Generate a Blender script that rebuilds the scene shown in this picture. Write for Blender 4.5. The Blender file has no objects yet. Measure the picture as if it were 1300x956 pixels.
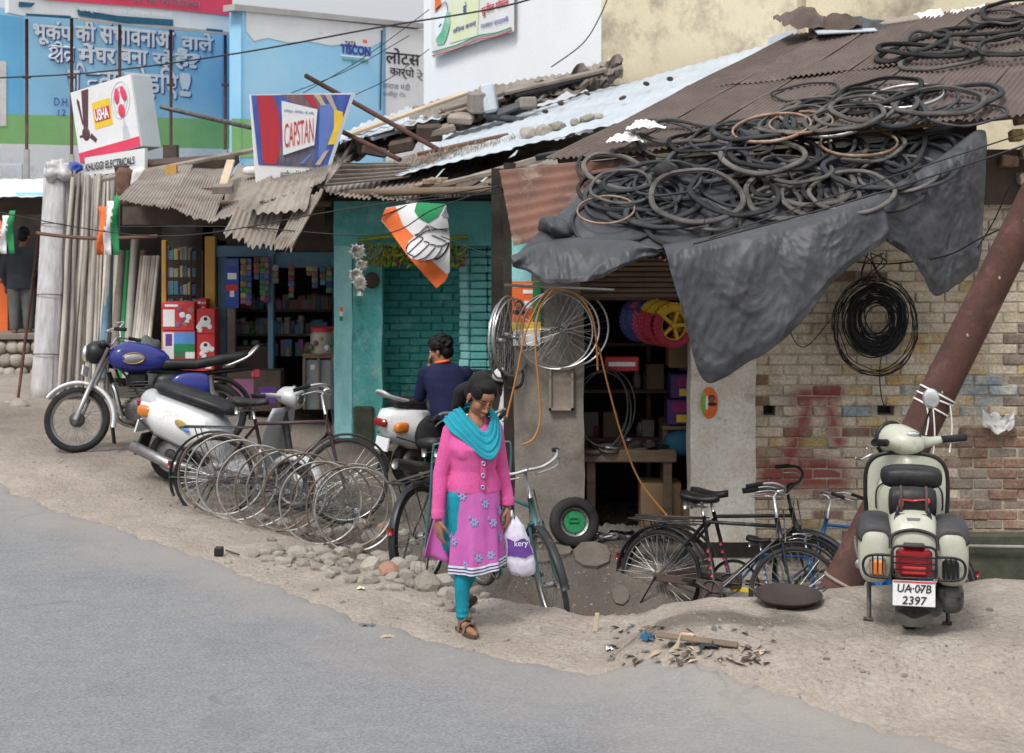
import bpy, bmesh, math, random
from math import sin, cos, pi, radians as R, sqrt
from mathutils import Vector as V, Matrix as MX, Euler, noise as NZ
random.seed(7)
sc = bpy.context.scene
C = sc.collection
# ------------------------------------------------------------------ camera
F = 2000.0; HZ = 253.0; CH = 2.5          # focal length in photo pixels, horizon row, camera height
cam = bpy.data.cameras.new('camera'); camo = bpy.data.objects.new('camera', cam); C.objects.link(camo)
camo.location = (0, 0, CH); camo.rotation_euler = (R(90), 0, 0)
cam.sensor_width = 36; cam.lens = 36 * F / 1300; cam.shift_y = -(478 - HZ) / 1300; cam.clip_end = 2000
cam.dof.use_dof = True; cam.dof.focus_distance = 9.6; cam.dof.aperture_fstop = 5.0
sc.camera = camo
# ------------------------------------------------------------------ overcast sky and soft sun
SUN_EL, SUN_ROT = R(52), R(205)
w = bpy.data.worlds.new('World'); sc.world = w; w.use_nodes = True
nt = w.node_tree; bg = nt.nodes['Background']
sky = nt.nodes.new('ShaderNodeTexSky'); sky.sky_type = 'NISHITA'; sky.sun_disc = False
sky.sun_elevation = SUN_EL; sky.sun_rotation = SUN_ROT; sky.air_density = 1.5; sky.dust_density = 6; sky.ozone_density = 1
hs = nt.nodes.new('ShaderNodeHueSaturation'); hs.inputs['Saturation'].default_value = .28
mx = nt.nodes.new('ShaderNodeMixRGB'); mx.inputs[0].default_value = .7; mx.inputs[2].default_value = (7.4, 7.7, 8.2, 1)
nt.links.new(sky.outputs[0], hs.inputs['Color']); nt.links.new(hs.outputs[0], mx.inputs[1]); # overcast dome: brighter overhead than at the horizon
tcw = nt.nodes.new('ShaderNodeTexCoord'); sx = nt.nodes.new('ShaderNodeSeparateXYZ'); nt.links.new(tcw.outputs['Generated'], sx.inputs[0])
mrw = nt.nodes.new('ShaderNodeMapRange'); mrw.inputs[1].default_value = 0; mrw.inputs[2].default_value = 1; mrw.inputs[3].default_value = .66; mrw.inputs[4].default_value = 1.4; nt.links.new(sx.outputs['Z'], mrw.inputs[0])
mu = nt.nodes.new('ShaderNodeVectorMath'); mu.operation = 'SCALE'; nt.links.new(mx.outputs[0], mu.inputs[0]); nt.links.new(mrw.outputs[0], mu.inputs['Scale']); nt.links.new(mu.outputs[0], bg.inputs[0])
bg.inputs[1].default_value = .088
sl = bpy.data.lights.new('sun', 'SUN'); sl.energy = 1.5; sl.angle = R(14); sl.color = (1, .965, .92)
so = bpy.data.objects.new('sun', sl); C.objects.link(so)
so.rotation_euler = Euler((R(38), 0, R(-28)))       # light falls from the camera's left shoulder
sc.view_settings.view_transform = 'Standard'; sc.view_settings.look = 'None'
sc.view_settings.exposure = 0.68; sc.view_settings.gamma = 1
sc.render.engine = 'CYCLES'
try:
    sc.cycles.use_denoising = True; sc.cycles.max_bounces = 6; sc.cycles.transparent_max_bounces = 12
except Exception: pass

# ------------------------------------------------------------------ helpers
def P(x, y, Y):                       # a point seen at photo pixel x, y, standing Y metres away
    return V(((x - 650) * Y / F, Y, CH - (y - HZ) * Y / F))
def lerp(a, b, t): return a + (b - a) * t
def sst(a, b, t):
    t = max(0, min(1, (t - a) / (b - a))); return t * t * (3 - 2 * t)
def itp(pts, x):
    if x <= pts[0][0]: return pts[0][1]
    for (a, p), (b, q) in zip(pts, pts[1:]):
        if x <= b: return p + (q - p) * (x - a) / (b - a)
    return pts[-1][1]
def rnd(a, b): return random.uniform(a, b)
def fbm(x, y, z=0, o=4):
    return NZ.fractal(V((x, y, z)), 1, 2, o)
def bil(A, B, D, E, u, v):            # A B bottom edge, D E top edge
    return A.lerp(B, u).lerp(D.lerp(E, u), v)
def resamp(pts, n):
    pts = [V(p) for p in pts]; L = [0]
    for a, b in zip(pts, pts[1:]): L.append(L[-1] + (b - a).length)
    out = []
    for i in range(n):
        d = L[-1] * i / (n - 1); k = 0
        while k < len(pts) - 2 and L[k + 1] < d: k += 1
        t = (d - L[k]) / max(1e-9, L[k + 1] - L[k]); out.append(pts[k].lerp(pts[k + 1], t))
    return out
def spl(pts, n=6, closed=False):      # Catmull-Rom through the points
    pts = [V(p) for p in pts]; m = len(pts); out = []
    for i in range(m if closed else m - 1):
        g = (lambda k: pts[k % m]) if closed else (lambda k: pts[max(0, min(m - 1, k))])
        a, b, c, d = g(i - 1), g(i), g(i + 1), g(i + 2)
        for j in range(n):
            t = j / n; out.append(.5 * ((2 * b) + (c - a) * t + (2 * a - 5 * b + 4 * c - d) * t * t + (3 * b - a - 3 * c + d) * t ** 3))
    if not closed: out.append(pts[-1])
    return out

class MB:
    def __init__(s): s.v = []; s.f = []; s.s = []
    def add(s, vs, fs, smooth=True, M=None):
        o = len(s.v)
        s.v += [tuple(M @ V(p)) if M else tuple(p) for p in vs]
        s.f += [tuple(i + o for i in f) for f in fs]; s.s += [smooth] * len(fs); return s
    def box(s, c, d, rot=None, bev=0, M=None):
        c = V(c); hx, hy, hz = d[0] / 2, d[1] / 2, d[2] / 2
        Q = MX.Translation(c) @ (Euler(rot).to_matrix().to_4x4() if rot else MX())
        if M: Q = M @ Q
        if bev <= 0:
            vs = [(x, y, z) for x in (-hx, hx) for y in (-hy, hy) for z in (-hz, hz)]
            fs = [(0, 1, 3, 2), (4, 6, 7, 5), (0, 4, 5, 1), (2, 3, 7, 6), (0, 2, 6, 4), (1, 5, 7, 3)]
            return s.add(vs, fs, False, Q)
        b = min(bev, hx * .95, hy * .95, hz * .95); vs = []; ix = {}
        for sx in (-1, 1):
            for sy in (-1, 1):
                for sz in (-1, 1):
                    for a in range(3):
                        p = [sx * hx, sy * hy, sz * hz]
                        for k in range(3):
                            if k != a: p[k] -= (sx, sy, sz)[k] * b
                        ix[(sx, sy, sz, a)] = len(vs); vs.append(p)
        fs = []
        for a in range(3):
            o = [k for k in range(3) if k != a]
            for g in (-1, 1):
                q = []
                for (p1, p2) in ((-1, -1), (1, -1), (1, 1), (-1, 1)):
                    k = [0, 0, 0]; k[a] = g; k[o[0]] = p1; k[o[1]] = p2; q.append(ix[(*k, a)])
                fs.append(q)
            for p1 in (-1, 1):
                for p2 in (-1, 1):
                    k0 = [0, 0, 0]; k0[o[0]] = p1; k0[o[1]] = p2; k1 = k0[:]; k0[a] = -1; k1[a] = 1
                    fs.append([ix[(*k0, o[0])], ix[(*k1, o[0])], ix[(*k1, o[1])], ix[(*k0, o[1])]])
        for sx in (-1, 1):
            for sy in (-1, 1):
                for sz in (-1, 1): fs.append([ix[(sx, sy, sz, a)] for a in range(3)])
        return s.add(vs, fs, False, Q)
    def tube(s, pts, r, n=8, closed=False, caps=True, flat=1, M=None, up=None):
        pts = [V(p) for p in pts]; m = len(pts); vs = []; fs = []
        rr = r if isinstance(r, (list, tuple)) else [r] * m
        if len(rr) != m: rr = [itp([(i / (len(rr) - 1), q) for i, q in enumerate(rr)], j / (m - 1)) for j in range(m)]
        N = None
        for i, p in enumerate(pts):
            a = pts[(i - 1) % m] if closed or i else p; b = pts[(i + 1) % m] if closed or i < m - 1 else p
            t = (b - a)
            if t.length < 1e-9: t = V((0, 0, 1))
            t.normalize()
            if up is not None: N = V(up)
            elif N is None: N = V((0, 0, 1)) if abs(t.z) < .9 else V((1, 0, 0))
            N = N - t * N.dot(t)
            if N.length < 1e-6: N = t.orthogonal()
            N.normalize(); B = t.cross(N)
            for k in range(n):
                g = 2 * pi * k / n; vs.append(p + (N * (cos(g) * flat) + B * sin(g)) * rr[i])
        for i in range(m if closed else m - 1):
            j = (i + 1) % m
            for k in range(n):
                l = (k + 1) % n; fs.append((i * n + k, j * n + k, j * n + l, i * n + l))
        if caps and not closed: fs.append(tuple(range(n))[::-1]); fs.append(tuple((m - 1) * n + k for k in range(n)))
        return s.add(vs, fs, n > 4, M)
    def ring(s, c, Rr, r, ax=(0, 1, 0), n=36, m=8, flat=1, ell=1):
        ax = V(ax).normalized(); a = ax.orthogonal().normalized() if abs(ax.z) > .99 else V((0, 0, 1)).cross(ax).normalized(); b = ax.cross(a)
        pts = [V(c) + (a * cos(2 * pi * i / n) + b * (sin(2 * pi * i / n) * ell)) * Rr for i in range(n)]
        vs = []; fs = []
        for i in range(n):
            d = (pts[i] - V(c)).normalized()
            for k in range(m):
                g = 2 * pi * k / m; vs.append(pts[i] + d * (cos(g) * r) + ax * (sin(g) * r * flat))
        for i in range(n):
            j = (i + 1) % n
            for k in range(m):
                l = (k + 1) % m; fs.append((i * m + k, i * m + l, j * m + l, j * m + k))
        return s.add(vs, fs, True)
    def lathe(s, prof, n=24, M=None, closed=False, smooth=True):      # profile of (radius, z), about z
        vs = [(p[0] * cos(2 * pi * i / n), p[0] * sin(2 * pi * i / n), p[1]) for i in range(n) for p in prof]; m = len(prof); fs = []
        for i in range(n):
            j = (i + 1) % n
            for k in range(m if closed else m - 1):
                l = (k + 1) % m; fs.append((i * m + k, j * m + k, j * m + l, i * m + l))
        return s.add(vs, fs, smooth, M)
    def prism(s, poly, y0, y1, M=None, smooth=False):                 # outline in x,z, thick along y
        n = len(poly); vs = [(p[0], y0, p[1]) for p in poly] + [(p[0], y1, p[1]) for p in poly]
        fs = [tuple(range(n)), tuple(range(2 * n - 1, n - 1, -1))] + [(i, i + n, (i + 1) % n + n, (i + 1) % n) for i in range(n)]
        return s.add(vs, fs, smooth, M)
    def grid(s, fn, nu, nv, smooth=True, M=None):
        vs = [fn(i / nu, j / nv) for j in range(nv + 1) for i in range(nu + 1)]; k = nu + 1
        return s.add(vs, [(j * k + i, j * k + i + 1, (j + 1) * k + i + 1, (j + 1) * k + i) for j in range(nv) for i in range(nu)], smooth, M)
    def ell(s, c, r, n=14, m=9, e=1.0, rot=None, M=None):             # superellipsoid
        f = lambda q: math.copysign(abs(q) ** e, q); vs = []; fs = []
        Q = MX.Translation(V(c)) @ (Euler(rot).to_matrix().to_4x4() if rot else MX())
        if M: Q = M @ Q
        for j in range(m + 1):
            t = -pi / 2 + pi * j / m
            for i in range(n):
                g = 2 * pi * i / n; vs.append((r[0] * f(cos(t)) * f(cos(g)), r[1] * f(cos(t)) * f(sin(g)), r[2] * f(sin(t))))
        for j in range(m):
            for i in range(n):
                l = (i + 1) % n; fs.append((j * n + i, j * n + l, (j + 1) * n + l, (j + 1) * n + i))
        return s.add(vs, fs, True, Q)
    def loft(s, rings, caps=True, closed=True, M=None, smooth=True):
        n = len(rings[0]); vs = [p for r_ in rings for p in r_]; fs = []
        for i in range(len(rings) - 1):
            for k in range(n if closed else n - 1):
                l = (k + 1) % n; fs.append((i * n + k, i * n + l, (i + 1) * n + l, (i + 1) * n + k))
        if caps: fs.append(tuple(range(n))[::-1]); fs.append(tuple((len(rings) - 1) * n + k for k in range(n)))
        return s.add(vs, fs, smooth, M)
    def cap(s, a, b, ra, rb, n=12):                                    # tapered capsule
        a = V(a); b = V(b); d = (b - a); L = max(d.length, 1e-5); d = d / L
        pts = [a - d * ra * .97, a - d * ra * .7, a, b, b + d * rb * .7, b + d * rb * .97]
        return s.tube(pts, [ra * .12, ra * .71, ra, rb, rb * .71, rb * .12], n)
    def mesh(s, name):
        me = bpy.data.meshes.new(name); me.from_pydata(s.v, [], s.f)
        me.polygons.foreach_set('use_smooth', s.s); me.update(); return me
    def build(s, name, mat=None, parent=None, loc=None, rot=None):
        return link(name, s.mesh(name), mat, parent, loc, rot)
def link(name, me, mat=None, parent=None, loc=None, rot=None):
    o = bpy.data.objects.new(name, me); C.objects.link(o)
    if mat and not me.materials: me.materials.append(MAT(mat))
    if parent: o.parent = parent
    if loc is not None: o.location = loc
    if rot is not None: o.rotation_euler = rot
    return o
def lump(c, r, seed, amt=.35, fr=6, n=30, m=20, e=.85):
    mb = MB(); mb.ell((0, 0, 0), r, n, m, e); c = V(c)
    mb.v = [tuple(c + V(k) * (1 + amt * fbm(k[0] * fr + seed, k[1] * fr, k[2] * fr))) for k in mb.v]; return mb
def tag(o, label, cat, group=None, kind=None):
    if label: o['label'] = label
    if cat: o['category'] = cat
    if group: o['group'] = group
    if kind: o['kind'] = kind
    return o
def thing(name, label, cat, loc=(0, 0, 0), rot=(0, 0, 0), group=None):
    o = bpy.data.objects.new(name, None); C.objects.link(o); o.empty_display_size = .1
    o.location = loc; o.rotation_euler = rot; return tag(o, label, cat, group)
def struct(o): o['kind'] = 'structure'; return o
def stuff(o): o['kind'] = 'stuff'; return o
def copy_tree(o, parent=None):
    c = o.copy(); C.objects.link(c); c.parent = parent
    for ch in o.children: copy_tree(ch, c)
    return c
def frame(o, x, y, z):                # matrix with origin o and axes x, y, z
    m = MX((V(x), V(y), V(z))).transposed().to_4x4(); m.translation = V(o); return m
def remesh(mb, vox, it=4, fac=.5):
    me = mb.mesh('tmp'); o = bpy.data.objects.new('tmp', me); C.objects.link(o)
    m = o.modifiers.new('r', 'REMESH'); m.mode = 'VOXEL'; m.voxel_size = vox
    if it: k = o.modifiers.new('s', 'SMOOTH'); k.factor = fac; k.iterations = it
    dg = bpy.context.evaluated_depsgraph_get(); dg.update()
    r = bpy.data.meshes.new_from_object(o.evaluated_get(dg)); bpy.data.objects.remove(o); bpy.data.meshes.remove(me)
    r.polygons.foreach_set('use_smooth', [True] * len(r.polygons)); return r
def textmesh(body, bold=0, shear=0, ext=0):
    cu = bpy.data.curves.new('t', 'FONT'); cu.body = body; cu.size = 1; cu.offset = bold; cu.shear = shear; cu.extrude = ext; cu.align_x = 'LEFT'; cu.resolution_u = 3
    o = bpy.data.objects.new('t', cu); C.objects.link(o)
    dg = bpy.context.evaluated_depsgraph_get(); dg.update()
    me = bpy.data.meshes.new_from_object(o.evaluated_get(dg)); bpy.data.objects.remove(o); return me
def text(body, mat, parent, o, w=None, h=None, xdir=(1, 0, 0), ydir=(0, 0, 1), bold=.02, shear=0, name='lettering'):
    me = textmesh(body, 0, shear)
    xs = [v.co.x for v in me.vertices]; ys = [v.co.y for v in me.vertices]
    x0, x1, y0, y1 = min(xs), max(xs), min(ys), max(ys)
    kx = w / (x1 - x0) if w else None; ky = h / (y1 - y0) if h else None
    kx = kx or ky; ky = ky or kx
    X = V(xdir); Yd = V(ydir); o = V(o)
    for v in me.vertices: v.co = o + X * ((v.co.x - x0) * kx) + Yd * ((v.co.y - y0) * ky)
    if bold > .003:                    # heavier brush: the same outline laid again, slightly shifted
        n0 = len(me.vertices); vs = [v.co.copy() for v in me.vertices]; fs = [tuple(q.vertices) for q in me.polygons]; Nf = X.cross(Yd).normalized(); av = []; af = []
        for k, (a, c) in enumerate(((-1, -1), (1, -1), (1, 1), (-1, 1), (0, 0))):
            af += [tuple(i + len(av) for i in f) for f in fs]; av += [v + X * (a * bold * kx) + Yd * (c * bold * ky) + Nf * (.0006 * k) for v in vs]
        me = bpy.data.meshes.new(name); me.from_pydata(av, [], af)
    return link(name, me, mat, parent)

# ------------------------------------------------------------------ materials
_M = {}; SPEC = {}
def mdef(name, c1, c2=None, sc_=6, rough=.75, metal=0, bump=.15, bsc=60, dirt=None, da=.5, dsc=1.7, st=(1, 1, 1), spec=.4, rand=.0, tr=0, world=False, ov=None, fine=.16):
    SPEC[name] = dict(c1=c1, c2=c2 or tuple(q * .72 for q in c1), sc=sc_, rough=rough, metal=metal, bump=bump, bsc=bsc, dirt=dirt, da=da, dsc=dsc, st=st, spec=spec, rand=rand, tr=tr, world=world, ov=ov, fine=fine)
def MAT(name):
    if name in _M: return _M[name]
    p = SPEC[name]; m = bpy.data.materials.new(name); m.use_nodes = True; t = m.node_tree; N = t.nodes; L = t.links
    b = N['Principled BSDF']; b.inputs['Roughness'].default_value = p['rough']; b.inputs['Metallic'].default_value = p['metal']
    b.inputs['Specular IOR Level'].default_value = p['spec']
    if p['tr']: b.inputs['Transmission Weight'].default_value = p['tr']
    tc = N.new('ShaderNodeTexCoord'); oi = N.new('ShaderNodeObjectInfo')
    vm = N.new('ShaderNodeVectorMath'); vm.operation = 'MULTIPLY'; vm.inputs[1].default_value = p['st']
    if p['world']:
        ge = N.new('ShaderNodeNewGeometry'); L.new(ge.outputs['Position'], vm.inputs[0])
    else:
        ad = N.new('ShaderNodeVectorMath'); ad.operation = 'MULTIPLY_ADD'; ad.inputs[1].default_value = (37, 37, 37)
        cx = N.new('ShaderNodeCombineXYZ')
        for k in range(3): L.new(oi.outputs['Random'], cx.inputs[k])
        L.new(cx.outputs[0], ad.inputs[0]); L.new(tc.outputs['Object'], ad.inputs[2]); L.new(ad.outputs[0], vm.inputs[0])
    def noise(s, d=5, r=.6):
        n = N.new('ShaderNodeTexNoise'); n.inputs['Scale'].default_value = s; n.inputs['Detail'].default_value = d; n.inputs['Roughness'].default_value = r
        L.new(vm.outputs[0], n.inputs['Vector']); return n.outputs['Fac']
    def ramp(fac, a, bb):
        r = N.new('ShaderNodeMapRange'); r.inputs[1].default_value = a; r.inputs[2].default_value = bb; L.new(fac, r.inputs[0]); return r.outputs[0]
    def mix(f, a, c):
        k = N.new('ShaderNodeMixRGB')
        if hasattr(f, 'is_linked'): L.new(f, k.inputs[0])
        else: k.inputs[0].default_value = f
        for q, i in ((a, 1), (c, 2)):
            if hasattr(q, 'is_linked'): L.new(q, k.inputs[i])
            else: k.inputs[i].default_value = (*q, 1)
        return k.outputs[0]
    col = mix(ramp(noise(p['sc']), .35, .68), p['c1'], p['c2'])
    if p['dirt']:
        d = p['da']; col = mix(ramp(noise(p['dsc'], 7, .68), .72 - .4 * d, .86 - .3 * d), col, p['dirt'])
    if p['rand']:
        h = N.new('ShaderNodeHueSaturation'); mr = N.new('ShaderNodeMapRange'); mr.inputs[3].default_value = 1 - p['rand']; mr.inputs[4].default_value = 1 + p['rand'] * .8
        L.new(oi.outputs['Random'], mr.inputs[0]); L.new(mr.outputs[0], h.inputs['Value']); L.new(col, h.inputs['Color']); col = h.outputs[0]
    if p['ov']:
        oc, osc, lo, hi = p['ov']; ge2 = N.new('ShaderNodeNewGeometry'); n2 = N.new('ShaderNodeTexNoise'); n2.inputs['Scale'].default_value = osc; n2.inputs['Detail'].default_value = 8; n2.inputs['Roughness'].default_value = .68; L.new(ge2.outputs['Position'], n2.inputs['Vector'])
        col = mix(ramp(n2.outputs['Fac'], lo, hi), col, oc)
    if p['fine']:                      # fine grain
        g1 = N.new('ShaderNodeMapRange'); g1.inputs[1].default_value = .25; g1.inputs[2].default_value = .75; g1.inputs[3].default_value = 1 - p['fine']; g1.inputs[4].default_value = 1 + p['fine']; L.new(noise(max(40, p['bsc'] * 1.3), 4, .75), g1.inputs[0])
        h2 = N.new('ShaderNodeHueSaturation'); L.new(g1.outputs[0], h2.inputs['Value']); L.new(col, h2.inputs['Color']); col = h2.outputs[0]
    L.new(col, b.inputs['Base Color'])
    if p['bump']:
        bp = N.new('ShaderNodeBump'); bp.inputs['Strength'].default_value = min(1, p['bump']); bp.inputs['Distance'].default_value = .035 if name == 'dirt' else .01
        L.new(noise(p['bsc'], 6), bp.inputs['Height']); L.new(bp.outputs[0], b.inputs['Normal'])
    m['nodes'] = 1; _M[name] = m; return m
DUST = (.30, .26, .22)
mdef('grit', (.33, .29, .25), (.22, .19, .165), 9, .95, bump=.3, spec=.1)
mdef('dirt', (.365, .316, .268), (.28, .24, .202), 3.2, .95, bump=1, bsc=22, dirt=(.44, .392, .342), da=.42, dsc=1.6, spec=.1, world=True, fine=.26)
mdef('asphalt', (.215, .217, .223), (.19, .192, .198), 6, .9, bump=.8, bsc=42, fine=.5, dirt=(.25, .242, .232), da=.3, dsc=2.6, ov=((.165, .166, .17), 1.1, .54, .74), spec=.2, world=True, st=(1, 1.6, 1))
mdef('stone', (.45, .405, .35), (.32, .285, .245), 9, .95, bump=.9, bsc=40, spec=.1, rand=.28)
mdef('paving', (.165, .14, .12), (.115, .098, .085), 7, .95, bump=.6, bsc=40, spec=.1, rand=.15, dirt=(.1, .085, .075), da=.4)
mdef('redstone', (.36, .2, .15), None, 9, .95, bump=.5, bsc=40, spec=.1, rand=.2)
mdef('mortar', (.40, .345, .28), (.30, .25, .20), 14, .95, bump=.9, bsc=60, spec=.1, dirt=(.13, .105, .085), da=.5, dsc=5, fine=.4, ov=((.58, .50, .39), 3.6, .42, .64))
for nm, a, b_ in (('cream', (.52, .425, .30), (.41, .315, .22)), ('pink', (.48, .345, .26), (.53, .43, .33)), ('white', (.52, .475, .41), (.40, .34, .275)), ('raw', (.27, .15, .105), (.20, .125, .095)),
                  ('yellow', (.52, .33, .07), (.52, .40, .22)), ('blue', (.14, .26, .36), (.36, .38, .36)), ('dark', (.17, .14, .12), (.30, .25, .20)), ('green', (.12, .15, .12), (.42, .40, .35)), ('redwash', (.33, .16, .125), (.44, .31, .24))):
    mdef('brick_' + nm, tuple(lerp(q, w_, .22) for q, w_ in zip(a, (.44, .37, .29))), b_, 9, .93, bump=1, bsc=38, dirt=(.10, .08, .065), da=.32, dsc=6, spec=.1, rand=.15, fine=.42, ov=((.66, .57, .44), 3.6, .35, .57) if nm not in ('raw', 'dark', 'redwash', 'yellow', 'blue') else ((.60, .53, .43), 3.6, .46, .64) if nm in ('yellow', 'blue') else ((.40, .33, .26), 4.5, .52, .75))
mdef('teal', (.10, .45, .42), (.07, .36, .335), 5, .85, bump=.45, bsc=45, dirt=(.04, .14, .13), da=.28, dsc=5, spec=.2, rand=.14, fine=.25, ov=((.26, .56, .54), 4, .54, .72))
mdef('teal_mortar', (.05, .27, .25), None, 6, .9, bump=.4)
mdef('teal_skylit', (.22, .60, .58), (.14, .48, .46), 5, .85, bump=.5, bsc=40, dirt=(.05, .2, .185), da=.25, dsc=4, spec=.2, rand=.12, fine=.2)  # lighter copy of teal: skylight on the right pillar put into the colour
mdef('teal_plaster', (.16, .54, .51), (.10, .42, .395), 3, .85, bump=.35, bsc=25, dirt=(.05, .15, .135), da=.36, dsc=3, spec=.2, fine=.2, ov=((.34, .62, .60), 4, .52, .72))
mdef('teal_pale', (.34, .68, .68), (.25, .58, .58), 4, .85, bump=.3, bsc=30, dirt=(.06, .22, .2), da=.25, dsc=3, spec=.2)  # pale paint of one corner; on pillar faces it stands in for skylight
mdef('concrete', (.27, .245, .21), (.18, .16, .138), 4, .93, bump=.5, bsc=40, dirt=(.12, .105, .09), da=.4, dsc=3, spec=.15)
mdef('plaster', (.80, .76, .68), (.70, .62, .52), 4, .9, bump=.6, bsc=30, dirt=(.26, .20, .15), da=.36, dsc=2.6, spec=.15, fine=.25, ov=((.42, .33, .25), 5, .6, .72))
mdef('plinth', (.10, .10, .075), (.055, .065, .045), 5, .95, bump=.6, bsc=30, spec=.1)
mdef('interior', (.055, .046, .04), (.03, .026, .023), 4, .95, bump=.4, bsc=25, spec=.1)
mdef('rust', (.150, .118, .105), (.105, .08, .072), 2.5, .85, bump=.3, bsc=50, dirt=(.22, .17, .145), da=.4, dsc=2.5, spec=.2, rand=.12, st=(1,1,1))
mdef('rust_bright', (.19, .10, .075), (.115, .066, .054), 3, .85, bump=.3, bsc=50, dirt=(.33, .25, .2), da=.38, dsc=3, spec=.2, rand=.1)
mdef('tin_grey', (.29, .255, .22), (.185, .155, .132), 3, .75, bump=.3, bsc=50, dirt=(.16, .105, .08), da=.46, dsc=3.5, spec=.3, rand=.18, metal=.1)
mdef('tin_white', (.46, .505, .545), (.37, .41, .45), 1.5, .7, bump=.15, bsc=30, dirt=(.33, .32, .31), da=.36, dsc=2.2, spec=.3)
mdef('tarp', (.06, .063, .07), (.04, .042, .047), 3, .5, bump=.0, bsc=14, dirt=(.125, .126, .13), da=.4, dsc=1.2, spec=.35, fine=.14)
mdef('rubber', (.014, .014, .015), (.04, .039, .038), 4, .75, bump=.2, bsc=60, spec=.2, rand=.3)
mdef('rubber_dusty', (.13, .122, .112), (.05, .048, .045), 5, .85, bump=.2, bsc=60, spec=.25, rand=.25)
mdef('rubber_blue', (.022, .025, .03), (.06, .062, .066), 4, .7, bump=.2, bsc=60, spec=.25, rand=.25)
mdef('rim_rust', (.22, .12, .075), (.36, .28, .22), 9, .6, metal=.4, bump=.2, spec=.4, rand=.2)
mdef('chrome', (.60, .60, .60), (.42, .41, .40), 8, .3, metal=.9, bump=.05, dirt=(.30, .25, .2), da=.22, dsc=6)
mdef('steel', (.42, .42, .42), (.27, .26, .25), 8, .45, metal=.75, bump=.15, dirt=(.2, .15, .12), da=.3, dsc=8)
mdef('engine', (.13, .125, .118), (.05, .048, .046), 14, .55, metal=.6, bump=.4, bsc=30, dirt=(.1, .085, .07), da=.4, dsc=8)
mdef('black', (.008, .008, .009), (.018, .018, .018), 6, .42, bump=.1, spec=.35)
mdef('black_matte', (.014, .014, .015), (.032, .031, .03), 6, .85, bump=.25, spec=.15)
mdef('vinyl', (.010, .010, .011), (.024, .024, .024), 5, .45, bump=.25, bsc=25, spec=.3, dirt=(.07, .065, .06), da=.2, dsc=6)
mdef('brown_dark', (.06, .042, .034), (.10, .07, .055), 6, .8, bump=.3)
mdef('wood', (.20, .14, .095), (.12, .085, .06), 3, .85, bump=.4, st=(1, 1, 6))
mdef('wood_grey', (.30, .255, .215), (.19, .155, .13), 4, .9, bump=.4, bsc=30, rand=.2)
mdef('wood_pale', (.50, .41, .30), (.40, .31, .22), 5, .85, bump=.3, rand=.15)
mdef('blue_paint', (.115, .225, .31), (.075, .145, .205), 4, .7, bump=.2, dirt=(.06, .06, .06), da=.35, dsc=4)
mdef('yellow_paint', (.50, .29, .06), (.40, .24, .07), 5, .8, bump=.25, dirt=(.30, .28, .24), da=.3, dsc=4)
mdef('pipe_white', (.58, .54, .48), (.45, .405, .35), 3, .55, bump=.05, dirt=(.28, .23, .185), da=.42, dsc=3, rand=.2, st=(3, 3, .35))
mdef('pipe_grey', (.36, .335, .305), (.26, .235, .21), 3, .6, bump=.05, rand=.25)
mdef('plastic_sheet', (.56, .55, .55), (.38, .365, .37), 5, .3, bump=1, bsc=11, st=(4, 4, .5), spec=.5, dirt=(.42, .38, .36), da=.25)
mdef('wall_blue', (.13, .42, .70), (.18, .49, .75), 1.2, .85, bump=.1, dirt=(.33, .58, .76), da=.3, dsc=1.5)
mdef('wall_skyblue', (.27, .56, .80), (.36, .63, .82), 1.0, .85, bump=.1, dirt=(.42, .62, .76), da=.3, dsc=2.2, ov=((.5, .55, .55), 3.5, .68, .8))
mdef('wall_green', (.22, .46, .17), (.29, .52, .22), 1.5, .85, bump=.1, dirt=(.5, .42, .28), da=.22, dsc=2.5)
mdef('wall_white', (.80, .815, .84), (.76, .775, .80), 1.2, .85, bump=.06)
mdef('wall_dirtywhite', (.66, .67, .68), (.74, .75, .76), 2, .85, bump=.1, dirt=(.42, .42, .42), da=.28, dsc=3)
mdef('wall_cream', (.66, .59, .43), (.58, .51, .37), 1.2, .9, bump=.1, dirt=(.26, .225, .17), da=.5, dsc=1.1, fine=.2, ov=((.34, .31, .25), 2.2, .6, .8))
mdef('wall_grey', (.42, .41, .39), (.3, .29, .28), 2, .9, bump=.2)
mdef('rubble', (.22, .19, .165), (.11, .095, .085), 5, .95, bump=.8, bsc=14)
mdef('straw', (.36, .285, .2), (.25, .195, .14), 9, .9, bump=.2)
mdef('pole_rust', (.085, .034, .026), (.05, .024, .02), 5, .8, bump=.4, bsc=30, dirt=(.13, .064, .048), da=.42, dsc=4, fine=.3)
mdef('pink_knit', (.72, .125, .36), (.64, .10, .31), 9, .9, bump=.0, spec=.15)
mdef('navy_knit', (.014, .016, .05), (.02, .023, .065), 9, .9, bump=.3, bsc=120, spec=.15)
mdef('scarf', (.022, .285, .365), (.015, .225, .30), 9, .85, bump=.1, spec=.2)
mdef('leggings', (.012, .265, .345), (.009, .205, .275), 12, .8, bump=.15, bsc=60, spec=.2)
mdef('kurti', (.50, .125, .39), (.43, .10, .335), 10, .88, bump=.2, bsc=110, spec=.15)
mdef('silver_band', (.62, .66, .70), (.5, .55, .62), 40, .5, bump=.2)
mdef('purple_dark', (.10, .04, .16), None, 9, .8)
mdef('skin', (.30, .142, .083), (.26, .117, .066), 9, .55, bump=.08, bsc=90, spec=.35)
mdef('lid', (.09, .04, .026), None, 9, .6)
mdef('skin_dark', (.235, .115, .07), (.20, .095, .058), 9, .6, bump=.1, bsc=90, spec=.35)
mdef('lip', (.30, .095, .08), None, 9, .5)
mdef('hair', (.004, .0035, .0035), (.01, .009, .008), 20, .5, bump=.6, bsc=55, st=(3, 3, .6), spec=.22)
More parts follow.
